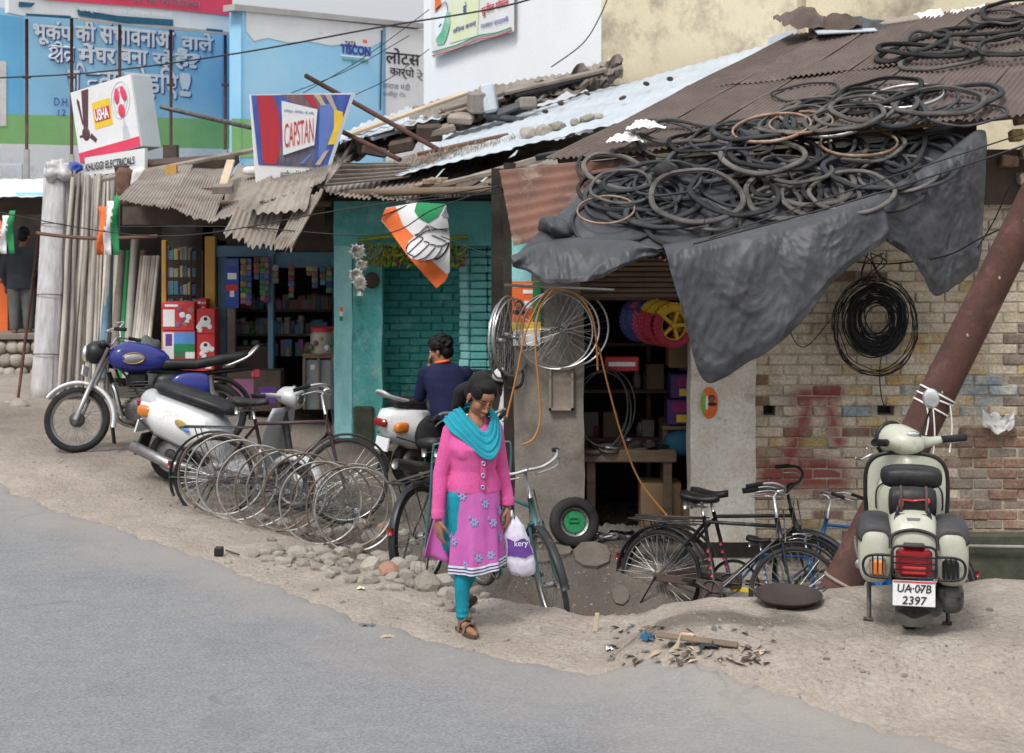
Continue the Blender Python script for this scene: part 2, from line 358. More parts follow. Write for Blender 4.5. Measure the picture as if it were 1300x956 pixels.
mdef('gold', (.7, .45, .12), None, 9, .3, metal=.9)
mdef('leather_brown', (.16, .10, .075), (.11, .07, .05), 9, .7, bump=.3)
mdef('scooter_cream', (.44, .45, .37), (.38, .385, .31), 3, .36, bump=.02, spec=.5, dirt=(.24, .215, .165), da=.36, dsc=6, fine=.08)
mdef('scooter_white', (.68, .685, .69), (.60, .60, .60), 2, .3, bump=.02, spec=.5, dirt=(.38, .355, .32), da=.34, dsc=5)
mdef('scooter_silver', (.46, .47, .48), (.40, .41, .41), 2, .4, metal=.2, bump=.03, dirt=(.28, .26, .24), da=.3, dsc=5)
mdef('tank_blue', (.022, .028, .21), (.018, .022, .17), 2, .18, bump=.0, spec=.6)
mdef('red_glass', (.28, .012, .018), None, 5, .15, bump=0, spec=.6)
mdef('red_bright', (.62, .03, .03), None, 5, .2, bump=0, spec=.6)
mdef('orange_glass', (.66, .20, .03), None, 5, .2, bump=0, spec=.6)
mdef('glass_mirror', (.80, .83, .84), None, 5, .08, metal=.9, bump=0)
mdef('glass_dark', (.35, .38, .39), None, 5, .1, bump=0, spec=.8)
mdef('paper_white', (.74, .74, .745), (.68, .68, .685), 3, .7, bump=.03)
mdef('sign_white', (.70, .71, .72), (.64, .65, .665), 2, .6, bump=.03, dirt=(.5, .48, .45), da=.22, dsc=3)
mdef('sign_side', (.50, .55, .565), (.44, .485, .50), 2, .6, bump=.05)
mdef('red', (.58, .035, .045), (.50, .03, .04), 3, .6, bump=.05)
mdef('red_box', (.56, .04, .045), (.48, .03, .035), 3, .55, bump=.05)
mdef('pinkred', (.66, .055, .12), (.58, .045, .10), 3, .7, bump=.05)
mdef('orange', (.80, .17, .045), (.72, .14, .035), 5, .8, bump=.1)
mdef('green', (.02, .24, .09), (.016, .2, .07), 5, .8, bump=.1)
mdef('green_light', (.28, .50, .06), (.20, .38, .045), 30, .8, bump=.3)
mdef('yellow', (.78, .53, .045), (.68, .45, .04), 5, .6, bump=.1)
mdef('purple', (.15, .05, .30), (.1, .035, .22), 8, .7, bump=.1)
mdef('magenta', (.36, .03, .16), (.2, .025, .12), 20, .8, bump=.2)
mdef('blue', (.03, .08, .38), (.025, .06, .3), 5, .6, bump=.05)
mdef('blue_light', (.10, .27, .62), (.08, .22, .52), 5, .6, bump=.05)
mdef('blue_dark', (.012, .085, .155), (.02, .12, .2), 5, .8, bump=.05)
mdef('bike_blue', (.02, .12, .33), (.015, .09, .25), 5, .35, bump=.02)
mdef('bike_green', (.055, .14, .14), (.035, .09, .09), 5, .45, bump=.05)
mdef('bike_black', (.016, .018, .022), (.03, .031, .034), 5, .4, bump=.05, dirt=(.13, .11, .09), da=.28, dsc=9)
mdef('bike_purple', (.07, .032, .042), (.045, .025, .03), 5, .5, bump=.05)
mdef('ink', (.02, .02, .024), (.035, .035, .04), 9, .8, bump=0)
mdef('ink_grey', (.10, .105, .12), (.28, .28, .30), 30, .8, bump=0)
mdef('box_purple', (.07, .035, .15), (.05, .025, .11), 8, .6)
mdef('ink_blue', (.035, .06, .33), (.06, .09, .36), 9, .8, bump=0)
mdef('ink_white', (.80, .83, .86), (.72, .77, .82), 3, .8, bump=0)
mdef('ink_red', (.62, .03, .05), None, 9, .8, bump=0)
mdef('ink_green', (.02, .36, .17), None, 9, .8, bump=0)
mdef('bag_white', (.66, .63, .72), (.56, .52, .64), 7, .4, bump=.3, bsc=20)
mdef('cardboard', (.30, .20, .12), (.235, .155, .095), 4, .85, bump=.15, rand=.2)
mdef('orange_hose', (.47, .20, .045), (.40, .165, .04), 6, .5, bump=.05)
mdef('cable', (.009, .009, .01), (.02, .02, .021), 9, .6, bump=0)
mdef('rope', (.16, .085, .06), (.11, .065, .05), 20, .9, bump=.3)
mdef('foil', (.75, .74, .70), (.6, .58, .5), 15, .3, metal=.8, bump=.2)
mdef('cloth_grey', (.13, .135, .135), (.095, .1, .1), 5, .9, bump=.2)
mdef('cloth_dark', (.03, .033, .042), (.045, .048, .06), 5, .9, bump=.2)
mdef('cloth_white', (.70, .69, .67), (.58, .57, .55), 6, .85, bump=.2, bsc=20)
mdef('fan_brown', (.10, .045, .05), (.075, .035, .04), 4, .6)
mdef('jar', (.36, .33, .28), (.25, .22, .19), 8, .3, spec=.6, rand=.4)
for i_, c_ in enumerate(((.42, .05, .05), (.05, .12, .36), (.44, .33, .06), (.05, .22, .10), (.3, .28, .25), (.33, .09, .22), (.04, .20, .3), (.30, .17, .09))):
    mdef('pack%d' % i_, tuple(q * .75 for q in c_), tuple(q * .4 + .06 for q in c_), 22, .55, bump=.05, rand=.25)
# ================================================================== ground and road
EDGE = [(-60, 74), (-12, 22), (-4.4, 13.55), (-3.42, 12.44), (-2.52, 11.44), (-1.66, 10.37), (-.846, 9.4), (-.22, 8.74), (.816, 8.1), (3, 6.6), (10, 2), (60, -30)]
CREST = [(-3, 13.4), (-2.2, 12.15), (-.9, 10.75), (0, 9.7), (.45, 9.38), (.7, 9.2), (.9, 9.1), (1.05, 9.1), (2, 9.35), (3, 9.5), (6, 9.7)]
PIT = [(-2.7, 0), (-2.0, .07), (-1, .2), (-.3, .45), (.3, .75), (1, .8), (6, .82)]
FLOOR = [(-9, .06), (-3, .03), (-1.6, -.12), (-.4, -.2), (0, -.3), (1.55, -.3), (1.75, -.8), (6, -.8)]
def H(x, y):
    if abs(x) > 9 or y > 26 or y < 3: return 0
    k = sst(0, .62, y - itp(CREST, x) + .12 * fbm(x * 1.5, y * 1.5)) * itp(PIT, x)
    z = -k
    z = lerp(z, itp(FLOOR, x), sst(11.7, 12.55, y) if x > -1.6 else sst(12.5, 14.5, y))
    z += .1 * sst(12.6, 14.6, y) * sst(-2.2, -3.4, x)
    s = sst(.42, 1.0, x + .1 * fbm(x * 2, y * 2)) * sst(7.3, 8.25, y) * (1 - sst(-.02, .16, y - itp(CREST, x)))
    z += .2 * s
    e = y - itp(EDGE, x)
    if e > .05: z += .035 * fbm(x * 1.1, y * 1.1, 3) * min(1, e) + .016 * fbm(x * 5, y * 5, 1) * min(1, e * 2)
    return z * sst(9, 7, abs(x)) * sst(26, 22, y)
def axis(lo, hi, st, far):
    a = [lo + i * st for i in range(int((hi - lo) / st) + 1)]; k = st
    l = []; r_ = []; p = lo; q = a[-1]
    while p > -far: k *= 1.7; p -= k; l.append(p)
    k = st
    while q < far: k *= 1.7; q += k; r_.append(q)
    return l[::-1] + a + r_
xs = axis(-6.5, 4.8, .055, 900); ys = axis(6.6, 15.5, .055, 900)
vs = []; damp_shade = []
for y in ys:
    for x in xs:
        e = y - itp(EDGE, x); vs.append((x, y, H(x, y) - .035 * sst(.02, -.12, e)))
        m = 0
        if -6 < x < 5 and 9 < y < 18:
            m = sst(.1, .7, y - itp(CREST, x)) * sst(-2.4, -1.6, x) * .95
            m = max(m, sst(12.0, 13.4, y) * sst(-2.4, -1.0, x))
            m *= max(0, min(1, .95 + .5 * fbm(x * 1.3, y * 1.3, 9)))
            m = max(m, (.36 + .25 * fbm(x * 1.7, y * 1.7, 4)) * sst(.5, 1.6, y - itp(EDGE, x)) * sst(1.2, .2, x))  # browner verge soil, also painted as contact shade near the parked vehicles
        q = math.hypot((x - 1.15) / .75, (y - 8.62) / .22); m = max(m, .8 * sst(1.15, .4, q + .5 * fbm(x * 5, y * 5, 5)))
        damp_shade.append(m)
k = len(xs); me = bpy.data.meshes.new('ground'); me.from_pydata(vs, [], [(j * k + i, j * k + i + 1, (j + 1) * k + i + 1, (j + 1) * k + i) for j in range(len(ys) - 1) for i in range(k - 1)])
me.polygons.foreach_set('use_smooth', [True] * len(me.polygons))
at = me.attributes.new('damp_shade', 'FLOAT', 'POINT'); at.data.foreach_set('value', damp_shade)
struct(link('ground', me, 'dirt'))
t = MAT('dirt').node_tree; N = t.nodes; L = t.links; b = N['Principled BSDF']; src = b.inputs['Base Color'].links[0].from_socket
a_ = N.new('ShaderNodeAttribute'); a_.attribute_name = 'damp_shade'; k_ = N.new('ShaderNodeMixRGB'); n_ = N.new('ShaderNodeTexNoise'); n_.inputs['Scale'].default_value = 4; n_.inputs['Detail'].default_value = 6
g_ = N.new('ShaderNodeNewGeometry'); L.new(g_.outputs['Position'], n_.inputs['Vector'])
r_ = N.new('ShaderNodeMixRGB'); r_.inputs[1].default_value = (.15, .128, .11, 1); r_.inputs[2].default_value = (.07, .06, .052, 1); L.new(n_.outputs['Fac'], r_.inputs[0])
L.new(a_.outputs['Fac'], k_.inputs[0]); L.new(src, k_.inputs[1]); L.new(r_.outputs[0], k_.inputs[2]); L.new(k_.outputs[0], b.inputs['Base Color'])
# asphalt sheet
ep = resamp([(x, y, 0) for x, y in EDGE[1:-1]], 420); mb = MB(); D = V((-.7, -.72, 0))
offs = [0, .03, .08, .15, .3, .6, 1, 1.5, 2.2, 3, 4, 6, 9, 14]
vs = []
for i, p in enumerate(ep):
    j = .1 * fbm(p.x * 2.2, p.y * 2.2) + .07 * fbm(p.x * 8, p.y * 8)
    for o_ in offs:
        q = p + D * (o_ + j); vs.append((q.x, q.y, H(q.x, q.y) + (.004 if o_ > .05 else -.02 + .4 * o_)))
mb.add(vs, [(i * 14 + k, i * 14 + k + 1, (i + 1) * 14 + k + 1, (i + 1) * 14 + k) for i in range(len(ep) - 1) for k in range(13)])
struct(mb.build('road', 'asphalt'))
# dust drifted over the asphalt near its edge
t = MAT('asphalt').node_tree; N = t.nodes; L = t.links; b = N['Principled BSDF']; src = b.inputs['Base Color'].links[0].from_socket
g_ = N.new('ShaderNodeNewGeometry'); dp = N.new('ShaderNodeVectorMath'); dp.operation = 'DOT_PRODUCT'; dp.inputs[1].default_value = (.72, .69, 0); L.new(g_.outputs['Position'], dp.inputs[0])
n_ = N.new('ShaderNodeTexNoise'); n_.inputs['Scale'].default_value = 1.6; n_.inputs['Detail'].default_value = 7; L.new(g_.outputs['Position'], n_.inputs['Vector'])
ma = N.new('ShaderNodeMath'); ma.operation = 'MULTIPLY_ADD'; ma.inputs[1].default_value = 1.6; L.new(n_.outputs['Fac'], ma.inputs[0]); L.new(dp.outputs['Value'], ma.inputs[2])
mr = N.new('ShaderNodeMapRange'); mr.inputs[1].default_value = 5.9; mr.inputs[2].default_value = 7.1; mr.inputs[4].default_value = .8; L.new(ma.outputs[0], mr.inputs[0])
k_ = N.new('ShaderNodeMixRGB'); k_.inputs[2].default_value = (.285, .258, .228, 1); L.new(mr.outputs[0], k_.inputs[0]); L.new(src, k_.inputs[1])
vo = N.new('ShaderNodeTexVoronoi'); vo.feature = 'DISTANCE_TO_EDGE'; vo.inputs['Scale'].default_value = .8; n3 = N.new('ShaderNodeTexNoise'); n3.inputs['Scale'].default_value = 3; n3.inputs['Detail'].default_value = 6; L.new(g_.outputs['Position'], n3.inputs['Vector'])
wp_ = N.new('ShaderNodeVectorMath'); wp_.operation = 'MULTIPLY_ADD'; wp_.inputs[1].default_value = (.45, .45, .45); L.new(n3.outputs['Color'], wp_.inputs[0]); L.new(g_.outputs['Position'], wp_.inputs[2]); L.new(wp_.outputs[0], vo.inputs['Vector'])
m1 = N.new('ShaderNodeMapRange'); m1.inputs[1].default_value = .003; m1.inputs[2].default_value = .011; m1.inputs[3].default_value = .3; m1.inputs[4].default_value = 0; L.new(vo.outputs['Distance'], m1.inputs[0])
n4 = N.new('ShaderNodeTexNoise'); n4.inputs['Scale'].default_value = .7; L.new(g_.outputs['Position'], n4.inputs['Vector']); m2 = N.new('ShaderNodeMapRange'); m2.inputs[1].default_value = .5; m2.inputs[2].default_value = .6; L.new(n4.outputs['Fac'], m2.inputs[0])
mm = N.new('ShaderNodeMath'); mm.operation = 'MULTIPLY'; L.new(m1.outputs[0], mm.inputs[0]); L.new(m2.outputs[0], mm.inputs[1])
kc = N.new('ShaderNodeMixRGB'); kc.inputs[2].default_value = (.09, .085, .08, 1); L.new(mm.outputs[0], kc.inputs[0]); L.new(k_.outputs[0], kc.inputs[1]); L.new(kc.outputs[0], b.inputs['Base Color'])

# ------------------------------------------------------------------ stones
SM = []
def stone_mesh(seed, fx=1):
    bm = bmesh.new(); bmesh.ops.create_icosphere(bm, subdivisions=2, radius=1)
    for v in bm.verts:
        p = v.co.copy(); v.co = p * (1 + .28 * NZ.noise(p * 1.1 + V((seed * 7, 0, 0))) + .08 * NZ.noise(p * 3 + V((0, seed * 5, 0))))
        v.co.x *= 1.15; v.co.z *= .68
        for a in range(3): v.co[a] = max(-.86, min(.86, v.co[a]))
    me = bpy.data.meshes.new('stone'); bm.to_mesh(me); bm.free(); return me
for i in range(7): m_ = stone_mesh(i + 1); m_.materials.append(MAT('stone')); SM.append(m_)
RSM = []
for i in range(2): m_ = stone_mesh(i + 11); m_.materials.append(MAT('redstone')); RSM.append(m_)
def stone(x, y, r, label, group, red=False, z=None, sink=.35):
    o = link('stone', random.choice(RSM if red else SM)); o.scale = (r, r * rnd(.7, 1), r * rnd(.75, 1.1))
    o.location = (x, y, (H(x, y) if z is None else z) + r * .68 * (1 - 2 * sink) * .8); o.rotation_euler = (rnd(-.25, .25), rnd(-.25, .25), rnd(0, 6.3))
    return tag(o, label, 'stone', group)
def gp(px, py):                        # pixel to ground (follow the relief)
    Y = 5000 / (py - HZ)
    for _ in range(12):
        p = P(px, py, Y); h = H(p.x, p.y); Y = lerp(Y, (CH - h) * F / (py - HZ), .6)
    return P(px, py, Y)
G1 = 'stones of the rubble row along the road edge'
random.seed(3)
for px, py, r in ((352, 700, 9), (378, 706, 14), (395, 708, 9), (407, 702, 11), (418, 712, 13), (432, 703, 10), (436, 718, 8), (452, 700, 11), (462, 712, 10), (470, 722, 13), (480, 706, 9), (488, 716, 14), (500, 707, 12), (507, 720, 13), (515, 733, 12),
                  (522, 712, 9), (530, 724, 14), (541, 732, 11), (548, 720, 9), (543, 745, 20), (560, 742, 14), (448, 727, 9), (425, 728, 7), (402, 722, 8), (385, 718, 8), (497, 735, 9), (480, 730, 8), (566, 756, 12), (583, 760, 16), (615, 758, 8), (606, 752, 10), (455, 738, 6), (527, 745, 8), (340, 712, 8), (322, 706, 7), (571, 775, 9)):
    p = gp(px, py); k = r / (F / p.y); stone(p.x, p.y, k * 1.15, 'pale rounded stone in the rubble row along the road edge', G1)
for i in range(70):
    f = rnd(0, 1); px = lerp(335, 600, f); py = lerp(695, 762, f) + rnd(-12, 18); p = gp(px, py); stone(p.x, p.y, rnd(.018, .055), 'pale rounded stone in the rubble row along the road edge', G1)
p = gp(494, 728); stone(p.x, p.y, .085, 'reddish brick-coloured stone among the pale rubble by the road', None, True)
G2 = 'stones under the row of spoked rims'
for px, py, r in ((330, 660, 13), (360, 667, 11), (382, 678, 11), (400, 671, 9), (412, 679, 12), (432, 676, 10), (444, 671, 9), (459, 668, 13), (471, 685, 14), (482, 676, 8), (490, 669, 9), (497, 682, 9), (512, 678, 8), (524, 690, 8), (504, 660, 10), (468, 660, 8), (536, 682, 7), (516, 700, 7)):
    p = gp(px, py); stone(p.x, p.y, r / (F / p.y), 'grey stone lying at the foot of the row of spoked rims', G2)
p = gp(486, 672); stone(p.x, p.y, .06, 'broken red brick piece at the foot of the spoked rims', None, True)
for px, py, r, lb in ((26, 517, 14, 'buff stone block at the foot of the wrapped pipe bundle'), (10, 515, 9, 'small buff stone beside the leaning rusty rod')):
    p = gp(px, py); stone(p.x, p.y, r / (F / p.y), lb, None)
G3 = 'scattered pebbles'
random.seed(5)
for i in range(150):
    px = rnd(30, 1280); py = rnd(560, 860)
    p = gp(px, py)
    if p.y - itp(EDGE, p.x) < .1 or p.y > 14.5 or p.y < 7: continue
    stone(p.x, p.y, rnd(.008, .024), 'small loose pebble lying on the dusty roadside', G3)
# flat paving stones before the shop
for px, py, r in ((752, 713, 28), (712, 700, 17), (788, 728, 13), (690, 708, 14)):
    p = gp(px, py); mb = MB(); k = r / (F / p.y); n = 9
    pl = [(k * rnd(.8, 1.05) * cos(2 * pi * i / n), k * 1.15 * rnd(.8, 1.05) * sin(2 * pi * i / n)) for i in range(n)]
    Q = MX(((1, 0, 0, 0), (0, 0, 1, 0), (0, 1, 0, 0), (0, 0, 0, 1)))
    e_ = .1; nr = V((H(p.x - e_, p.y) - H(p.x + e_, p.y), H(p.x, p.y - e_) - H(p.x, p.y + e_), 2 * e_)).normalized(); mb.prism([(a, c) for a, c in pl], -.06, .008, M=V((0, 0, 1)).rotation_difference(nr).to_matrix().to_4x4() @ Q)
    tag(mb.build('paving_stone', 'paving', None, (p.x, p.y, H(p.x, p.y) + .01), (0, 0, 0)), 'flat worn paving slab sunk in the dark mud before the cycle shop', 'paving stone', 'paving slabs before the cycle shop')

# ================================================================== corrugated sheets
def sheet(A, B, D, E, waves, amp, mat, parent=None, name='roof_sheet', sag=.0, jag=0, per=6, nv=8, seed=0):
    A, B, D, E = map(V, (A, B, D, E)); Nn = (B - A).cross(D - A).normalized()
    if Nn.z < 0 and abs(Nn.z) > .15: Nn = -Nn
    def fn(u, v):
        vv = v
        if v == 0 and jag: vv = jag * (fbm(u * 9, seed) * .6)
        p = bil(A, B, D, E, u, vv)
        return p + Nn * (amp * sin(2 * pi * waves * u) + sag * fbm(p.x * 1.4 + seed, p.y * 1.4, p.z) - .3 * sag * sin(pi * u))
    mb = MB(); mb.grid(fn, int(waves * per), nv)
    # underside gives the sheet its thickness
    mb.grid(lambda u, v: V(fn(u, v)) - Nn * .004, int(waves * per), nv)
    n1 = len(mb.f) // 2
    mb.f[n1:] = [f[::-1] for f in mb.f[n1:]]
    return mb.build(name, mat, parent)
def bricks(parent, x0, x1, z0, z1, y, chooser, bl=.24, bh=.085, dep=.1, name='brick', limit=290, flip=None, skip=None, rough=.010, jx=0):
    meshes = []
    for i in range(6):
        mb = MB(); mb.box((0, 0, 0), (bl - .011, dep, bh - .010), bev=.007)
        mb.v = [(a + .008 * NZ.noise(V((a * 20, c * 20, i * 9))), b - .006 * abs(NZ.noise(V((a * 14, c * 14, i * 5 + 3)))), c + .006 * NZ.noise(V((a * 17, c * 31, i * 4)))) for a, b, c in mb.v]
        meshes.append(mb)
    cache = {}; rest = {}; k = 0; nrow = int(round((z1 - z0) / bh))
    for r_ in range(nrow):
        z = z0 + (r_ + .5) * bh; x = x0 - (bl / 2 if r_ % 2 else 0)
        while x < x1 - .01:
            a = max(x, x0); e = min(x + bl, x1); x += bl
            if e - a < .05: continue
            cx = (a + e) / 2 + jx * rnd(-1, 1)
            if skip and skip(cx, z): continue
            m = chooser(cx, z); i = random.randrange(6); sx = (e - a - .008) / (bl - .008)
            if k < limit:
                key = (i, m)
                if key not in cache: me = meshes[i].mesh('brick'); me.materials.append(MAT(m)); cache[key] = me
                o = link(name, cache[key], None, parent, (cx, y + rnd(-rough, rough), z), (rnd(-.03, .03), rnd(-.014, .014), rnd(-.025, .025))); o.scale = (sx, 1, 1); k += 1
            else: rest.setdefault(m, MB()).box((cx, y + rnd(-rough, rough), z), (e - a - .014, dep, bh - .014), bev=.006)
    for m, mb in rest.items(): stuff(mb.build('brick_courses', m, parent))

# ================================================================== cycle repair shop
WY = 12.9
shop = thing('cycle_shop', 'low cycle repair shop with whitewashed brick wall and rusty tin roof', 'shop', (0, 0, 0))
random.seed(11)
def wallpaint(x, z):
    px = 650 + x * 155; py = 253 - (z - 2.5) * 155; r = random.random()
    if py > 640 and px > 1190: return 'brick_raw' if r < .5 else 'brick_dark'
    if px > 1215 and 540 < py: return 'brick_raw' if r < .6 else 'brick_dark'
    if 470 < py < 500 and 1150 < px < 1275: return 'brick_blue' if r < .55 else 'brick_yellow'
    if 500 <= py < 535 and 1135 < px < 1275: return 'brick_blue' if r < .35 else 'brick_yellow'
    if 425 < py < 475 and 1078 < px < 1275: return 'brick_yellow' if r < .45 else 'brick_white'
    if 475 <= py < 545 and 1075 < px < 1150: return 'brick_yellow' if r < .55 else ('brick_blue' if r < .7 else 'brick_white')
    if 355 < py < 385 and 1205 < px < 1262: return 'brick_yellow'
    if py < 350 and px > 1200: return 'brick_white' if r < .6 else 'brick_green'
    if 400 < py and px > 1262: return 'brick_dark' if r < .6 else 'brick_yellow'
    if 575 < py < 655 and 960 < px < 1075: return 'brick_redwash' if r < .15 else ('brick_pink' if r < .5 else 'brick_cream')
    if 545 < py: return 'brick_yellow' if r < .12 else ('brick_pink' if r < .4 else ('brick_raw' if r < .46 else 'brick_cream'))
    return 'brick_cream' if r < .5 else ('brick_pink' if r < .72 else ('brick_white' if r < .93 else 'brick_raw'))
mb = MB()
HOLES = [((977, 521), .10), ((1125, 520), .14)]
hz = [(( p[0] - 650) / 155, CH - (p[1] - HZ) / 155, w_) for p, w_ in HOLES]
zc = hz[0][1]; x0_, x1_ = 1.975, 5.52; cuts = [x0_] + [q for a, c, w_ in hz for q in (a - w_ / 2, a + w_ / 2)] + [x1_]
mb.box(((x0_ + x1_) / 2, WY + .11, (zc - .0425 - .85) / 2), (x1_ - x0_, .2, zc - .0425 + .85)); mb.box(((x0_ + x1_) / 2, WY + .11, (zc + .0425 + 2.75) / 2), (x1_ - x0_, .2, 2.75 - zc - .0425))
for k_ in range(0, len(cuts), 2): mb.box(((cuts[k_] + cuts[k_ + 1]) / 2, WY + .11, zc), (cuts[k_ + 1] - cuts[k_], .2, .085))
bw = mb.build('brick_wall', 'mortar', shop)
skip = lambda x, z: any(abs(x - a) < w_ * .95 and abs(z - c) < .06 for a, c, w_ in hz)
bricks(bw, 1.98, 4.36, -.13, 2.25, WY + .05, wallpaint, skip=skip)
for z0, z1 in ((-.8, -.13), (2.25, 2.76)): bricks(bw, 1.98, 4.36, z0, z1, WY + .05, wallpaint, limit=0, skip=skip)
bricks(bw, 4.36, 5.5, -.8, 2.76, WY + .05, wallpaint, limit=0)
for a, c, w_ in hz:
    mb = MB(); mb.box((a, WY + .19, zc), (w_ + .02, .02, .1)); mb.build('putlog_hole', 'black', bw)
# red-oxide paint daubed as a tapering sign on the bricks
for m in [k for k in list(_M) if k.startswith('brick_')]:
    t = _M[m].node_tree; N = t.nodes; L = t.links; b = N['Principled BSDF']; src = b.inputs['Base Color'].links[0].from_socket
    g_ = N.new('ShaderNodeNewGeometry'); n_ = N.new('ShaderNodeTexNoise'); n_.inputs['Scale'].default_value = 9; n_.inputs['Detail'].default_value = 5; L.new(g_.outputs['Position'], n_.inputs['Vector'])
    best = None
    for (a, c), (d, e), r_ in (((999, 592), (1028, 507), 0), ((1064, 558), (1050, 508), 0), ((1018, 503), (1058, 501), .02), ((982, 605), (1058, 602), .07)):
        A = V(((a - 650) / 155, WY, CH - (c - HZ) / 155)); B = V(((d - 650) / 155, WY, CH - (e - HZ) / 155))
        s1 = N.new('ShaderNodeVectorMath'); s1.operation = 'SUBTRACT'; s1.inputs[1].default_value = A; L.new(g_.outputs['Position'], s1.inputs[0])
        dt = N.new('ShaderNodeVectorMath'); dt.operation = 'DOT_PRODUCT'; dt.inputs[1].default_value = (B - A) / (B - A).length_squared; L.new(s1.outputs[0], dt.inputs[0])
        cl = N.new('ShaderNodeClamp'); L.new(dt.outputs['Value'], cl.inputs[0])
        mu = N.new('ShaderNodeVectorMath'); mu.operation = 'SCALE'; mu.inputs[0].default_value = B - A; L.new(cl.outputs[0], mu.inputs['Scale'])
        s2 = N.new('ShaderNodeVectorMath'); s2.operation = 'DISTANCE'; L.new(s1.outputs[0], s2.inputs[0]); L.new(mu.outputs[0], s2.inputs[1])
        o_ = s2.outputs['Value']
        if r_: sb = N.new('ShaderNodeMath'); sb.operation = 'SUBTRACT'; sb.inputs[1].default_value = r_; L.new(o_, sb.inputs[0]); o_ = sb.outputs[0]
        if best: q = N.new('ShaderNodeMath'); q.operation = 'MINIMUM'; L.new(best, q.inputs[0]); L.new(o_, q.inputs[1]); o_ = q.outputs[0]
        best = o_
    ad = N.new('ShaderNodeMath'); ad.operation = 'MULTIPLY_ADD'; ad.inputs[1].default_value = .12; L.new(n_.outputs['Fac'], ad.inputs[0]); L.new(best, ad.inputs[2])
    mr = N.new('ShaderNodeMapRange'); mr.inputs[1].default_value = .17; mr.inputs[2].default_value = .06; mr.inputs[4].default_value = .9; L.new(ad.outputs[0], mr.inputs[0])
    k_ = N.new('ShaderNodeMixRGB'); k_.inputs[2].default_value = (.27, .055, .05, 1); L.new(mr.outputs[0], k_.inputs[0]); L.new(src, k_.inputs[1]); L.new(k_.outputs[0], b.inputs['Base Color'])
# plinth, drain and pipe at the wall foot
mb = MB(); mb.box((4.4, WY - .06, -.52), (1.9, .1, .6), bev=.02); mb.build('plinth', 'plinth', shop)
mb = MB(); mb.tube([P(1215, 693, 12.72), P(1340, 695, 12.72)], .014); mb.build('drain_pipe', 'pipe_grey', shop)
# plastered pier, concrete pier, room
def rough_box(x0, x1, y0, y1, z0, z1, nx=10, nz=26, amp=.012, seed=0):
    mb = MB(); j = lambda p: (p[0] + amp * fbm(p[1] * 3 + seed, p[2] * 3, 1), p[1] + amp * fbm(p[0] * 4, p[2] * 4, seed), p[2])
    mb.grid(lambda u, v: j((lerp(x0, x1, u), y0, lerp(z0, z1, v))), nx, nz)
    mb.grid(lambda u, v: j((x0, lerp(y1, y0, u), lerp(z0, z1, v))), 3, nz)
    mb.grid(lambda u, v: j((x1, lerp(y0, y1, u), lerp(z0, z1, v))), 3, nz)
    mb.grid(lambda u, v: j((lerp(x0, x1, u), lerp(y0, y1, v), z1)), nx, 3); return mb
rough_box(1.46, 1.99, WY - .04, WY + .24, -.8, 2.72, seed=3).build('plaster_pier', 'plaster', shop)
rough_box(.02, .59, WY - .02, WY + .28, -.5, 2.7, seed=8).build('concrete_pier', 'concrete', shop)
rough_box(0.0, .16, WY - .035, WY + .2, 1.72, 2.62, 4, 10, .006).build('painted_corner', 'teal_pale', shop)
mb = MB(); mb.box((.40, WY - .05, 1.12), (.2, .05, .02)); mb.box((.31, WY - .05, .95), (.02, .05, .34)); mb.box((.49, WY - .05, .95), (.02, .05, .34)); mb.box((.40, WY - .05, .79), (.2, .05, .02)); mb.box((.40, WY - .035, .95), (.17, .03, .33)); mb.build('switch_box', 'wood_grey', shop)
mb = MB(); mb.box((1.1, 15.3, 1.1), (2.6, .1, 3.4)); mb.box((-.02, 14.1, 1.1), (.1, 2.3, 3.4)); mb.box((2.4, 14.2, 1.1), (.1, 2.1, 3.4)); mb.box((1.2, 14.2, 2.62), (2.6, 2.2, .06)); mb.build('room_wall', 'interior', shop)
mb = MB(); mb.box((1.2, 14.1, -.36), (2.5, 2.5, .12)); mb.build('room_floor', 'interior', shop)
mb = MB(); mb.box((1.03, 12.85, 1.93), (.95, .1, .5)); mb.build('lintel', 'brown_dark', shop)
for i in range(11):                               # rolled-up shutter slats above the opening
    mb = MB(); mb.tube([(.58, 12.79, 1.72 + i * .043), (1.47, 12.79, 1.72 + i * .043)], .02, 6); mb.build('shutter_slat', 'wood', shop)
# roof: rusty corrugated sheets running up and away to the right
rfA, rfB = P(690, 203, 12.75), P(1310, 143, 11.9); rfD, rfE = P(1005, 45, 14.98), P(1425, -14, 14.4)
ns = 7; rf = MB()
for v in (.05, .5, .95):
    rf.tube([bil(rfA, rfB, rfD, rfE, 0, v) - V((0, 0, .06)), bil(rfA, rfB, rfD, rfE, 1, v) - V((0, 0, .06))], .03, 6)
roof = rf.build('roof', 'wood', shop)
for r_ in range(2):
    for i in range(ns):
        u0, u1 = i / ns, (i + 1.06) / ns; v0, v1 = (0, .54) if r_ == 0 else (.5, 1.0)
        q = [bil(rfA, rfB, rfD, rfE, *k) + V((0, 0, .012 * r_ + .004 * (i % 2))) for k in ((u0, v0), (u1, v0), (u0, v1), (u1, v1))]
        sheet(*q, 11, .010, 'rust', roof, sag=.02, jag=.02 if r_ == 0 else 0, seed=i * 3 + r_)
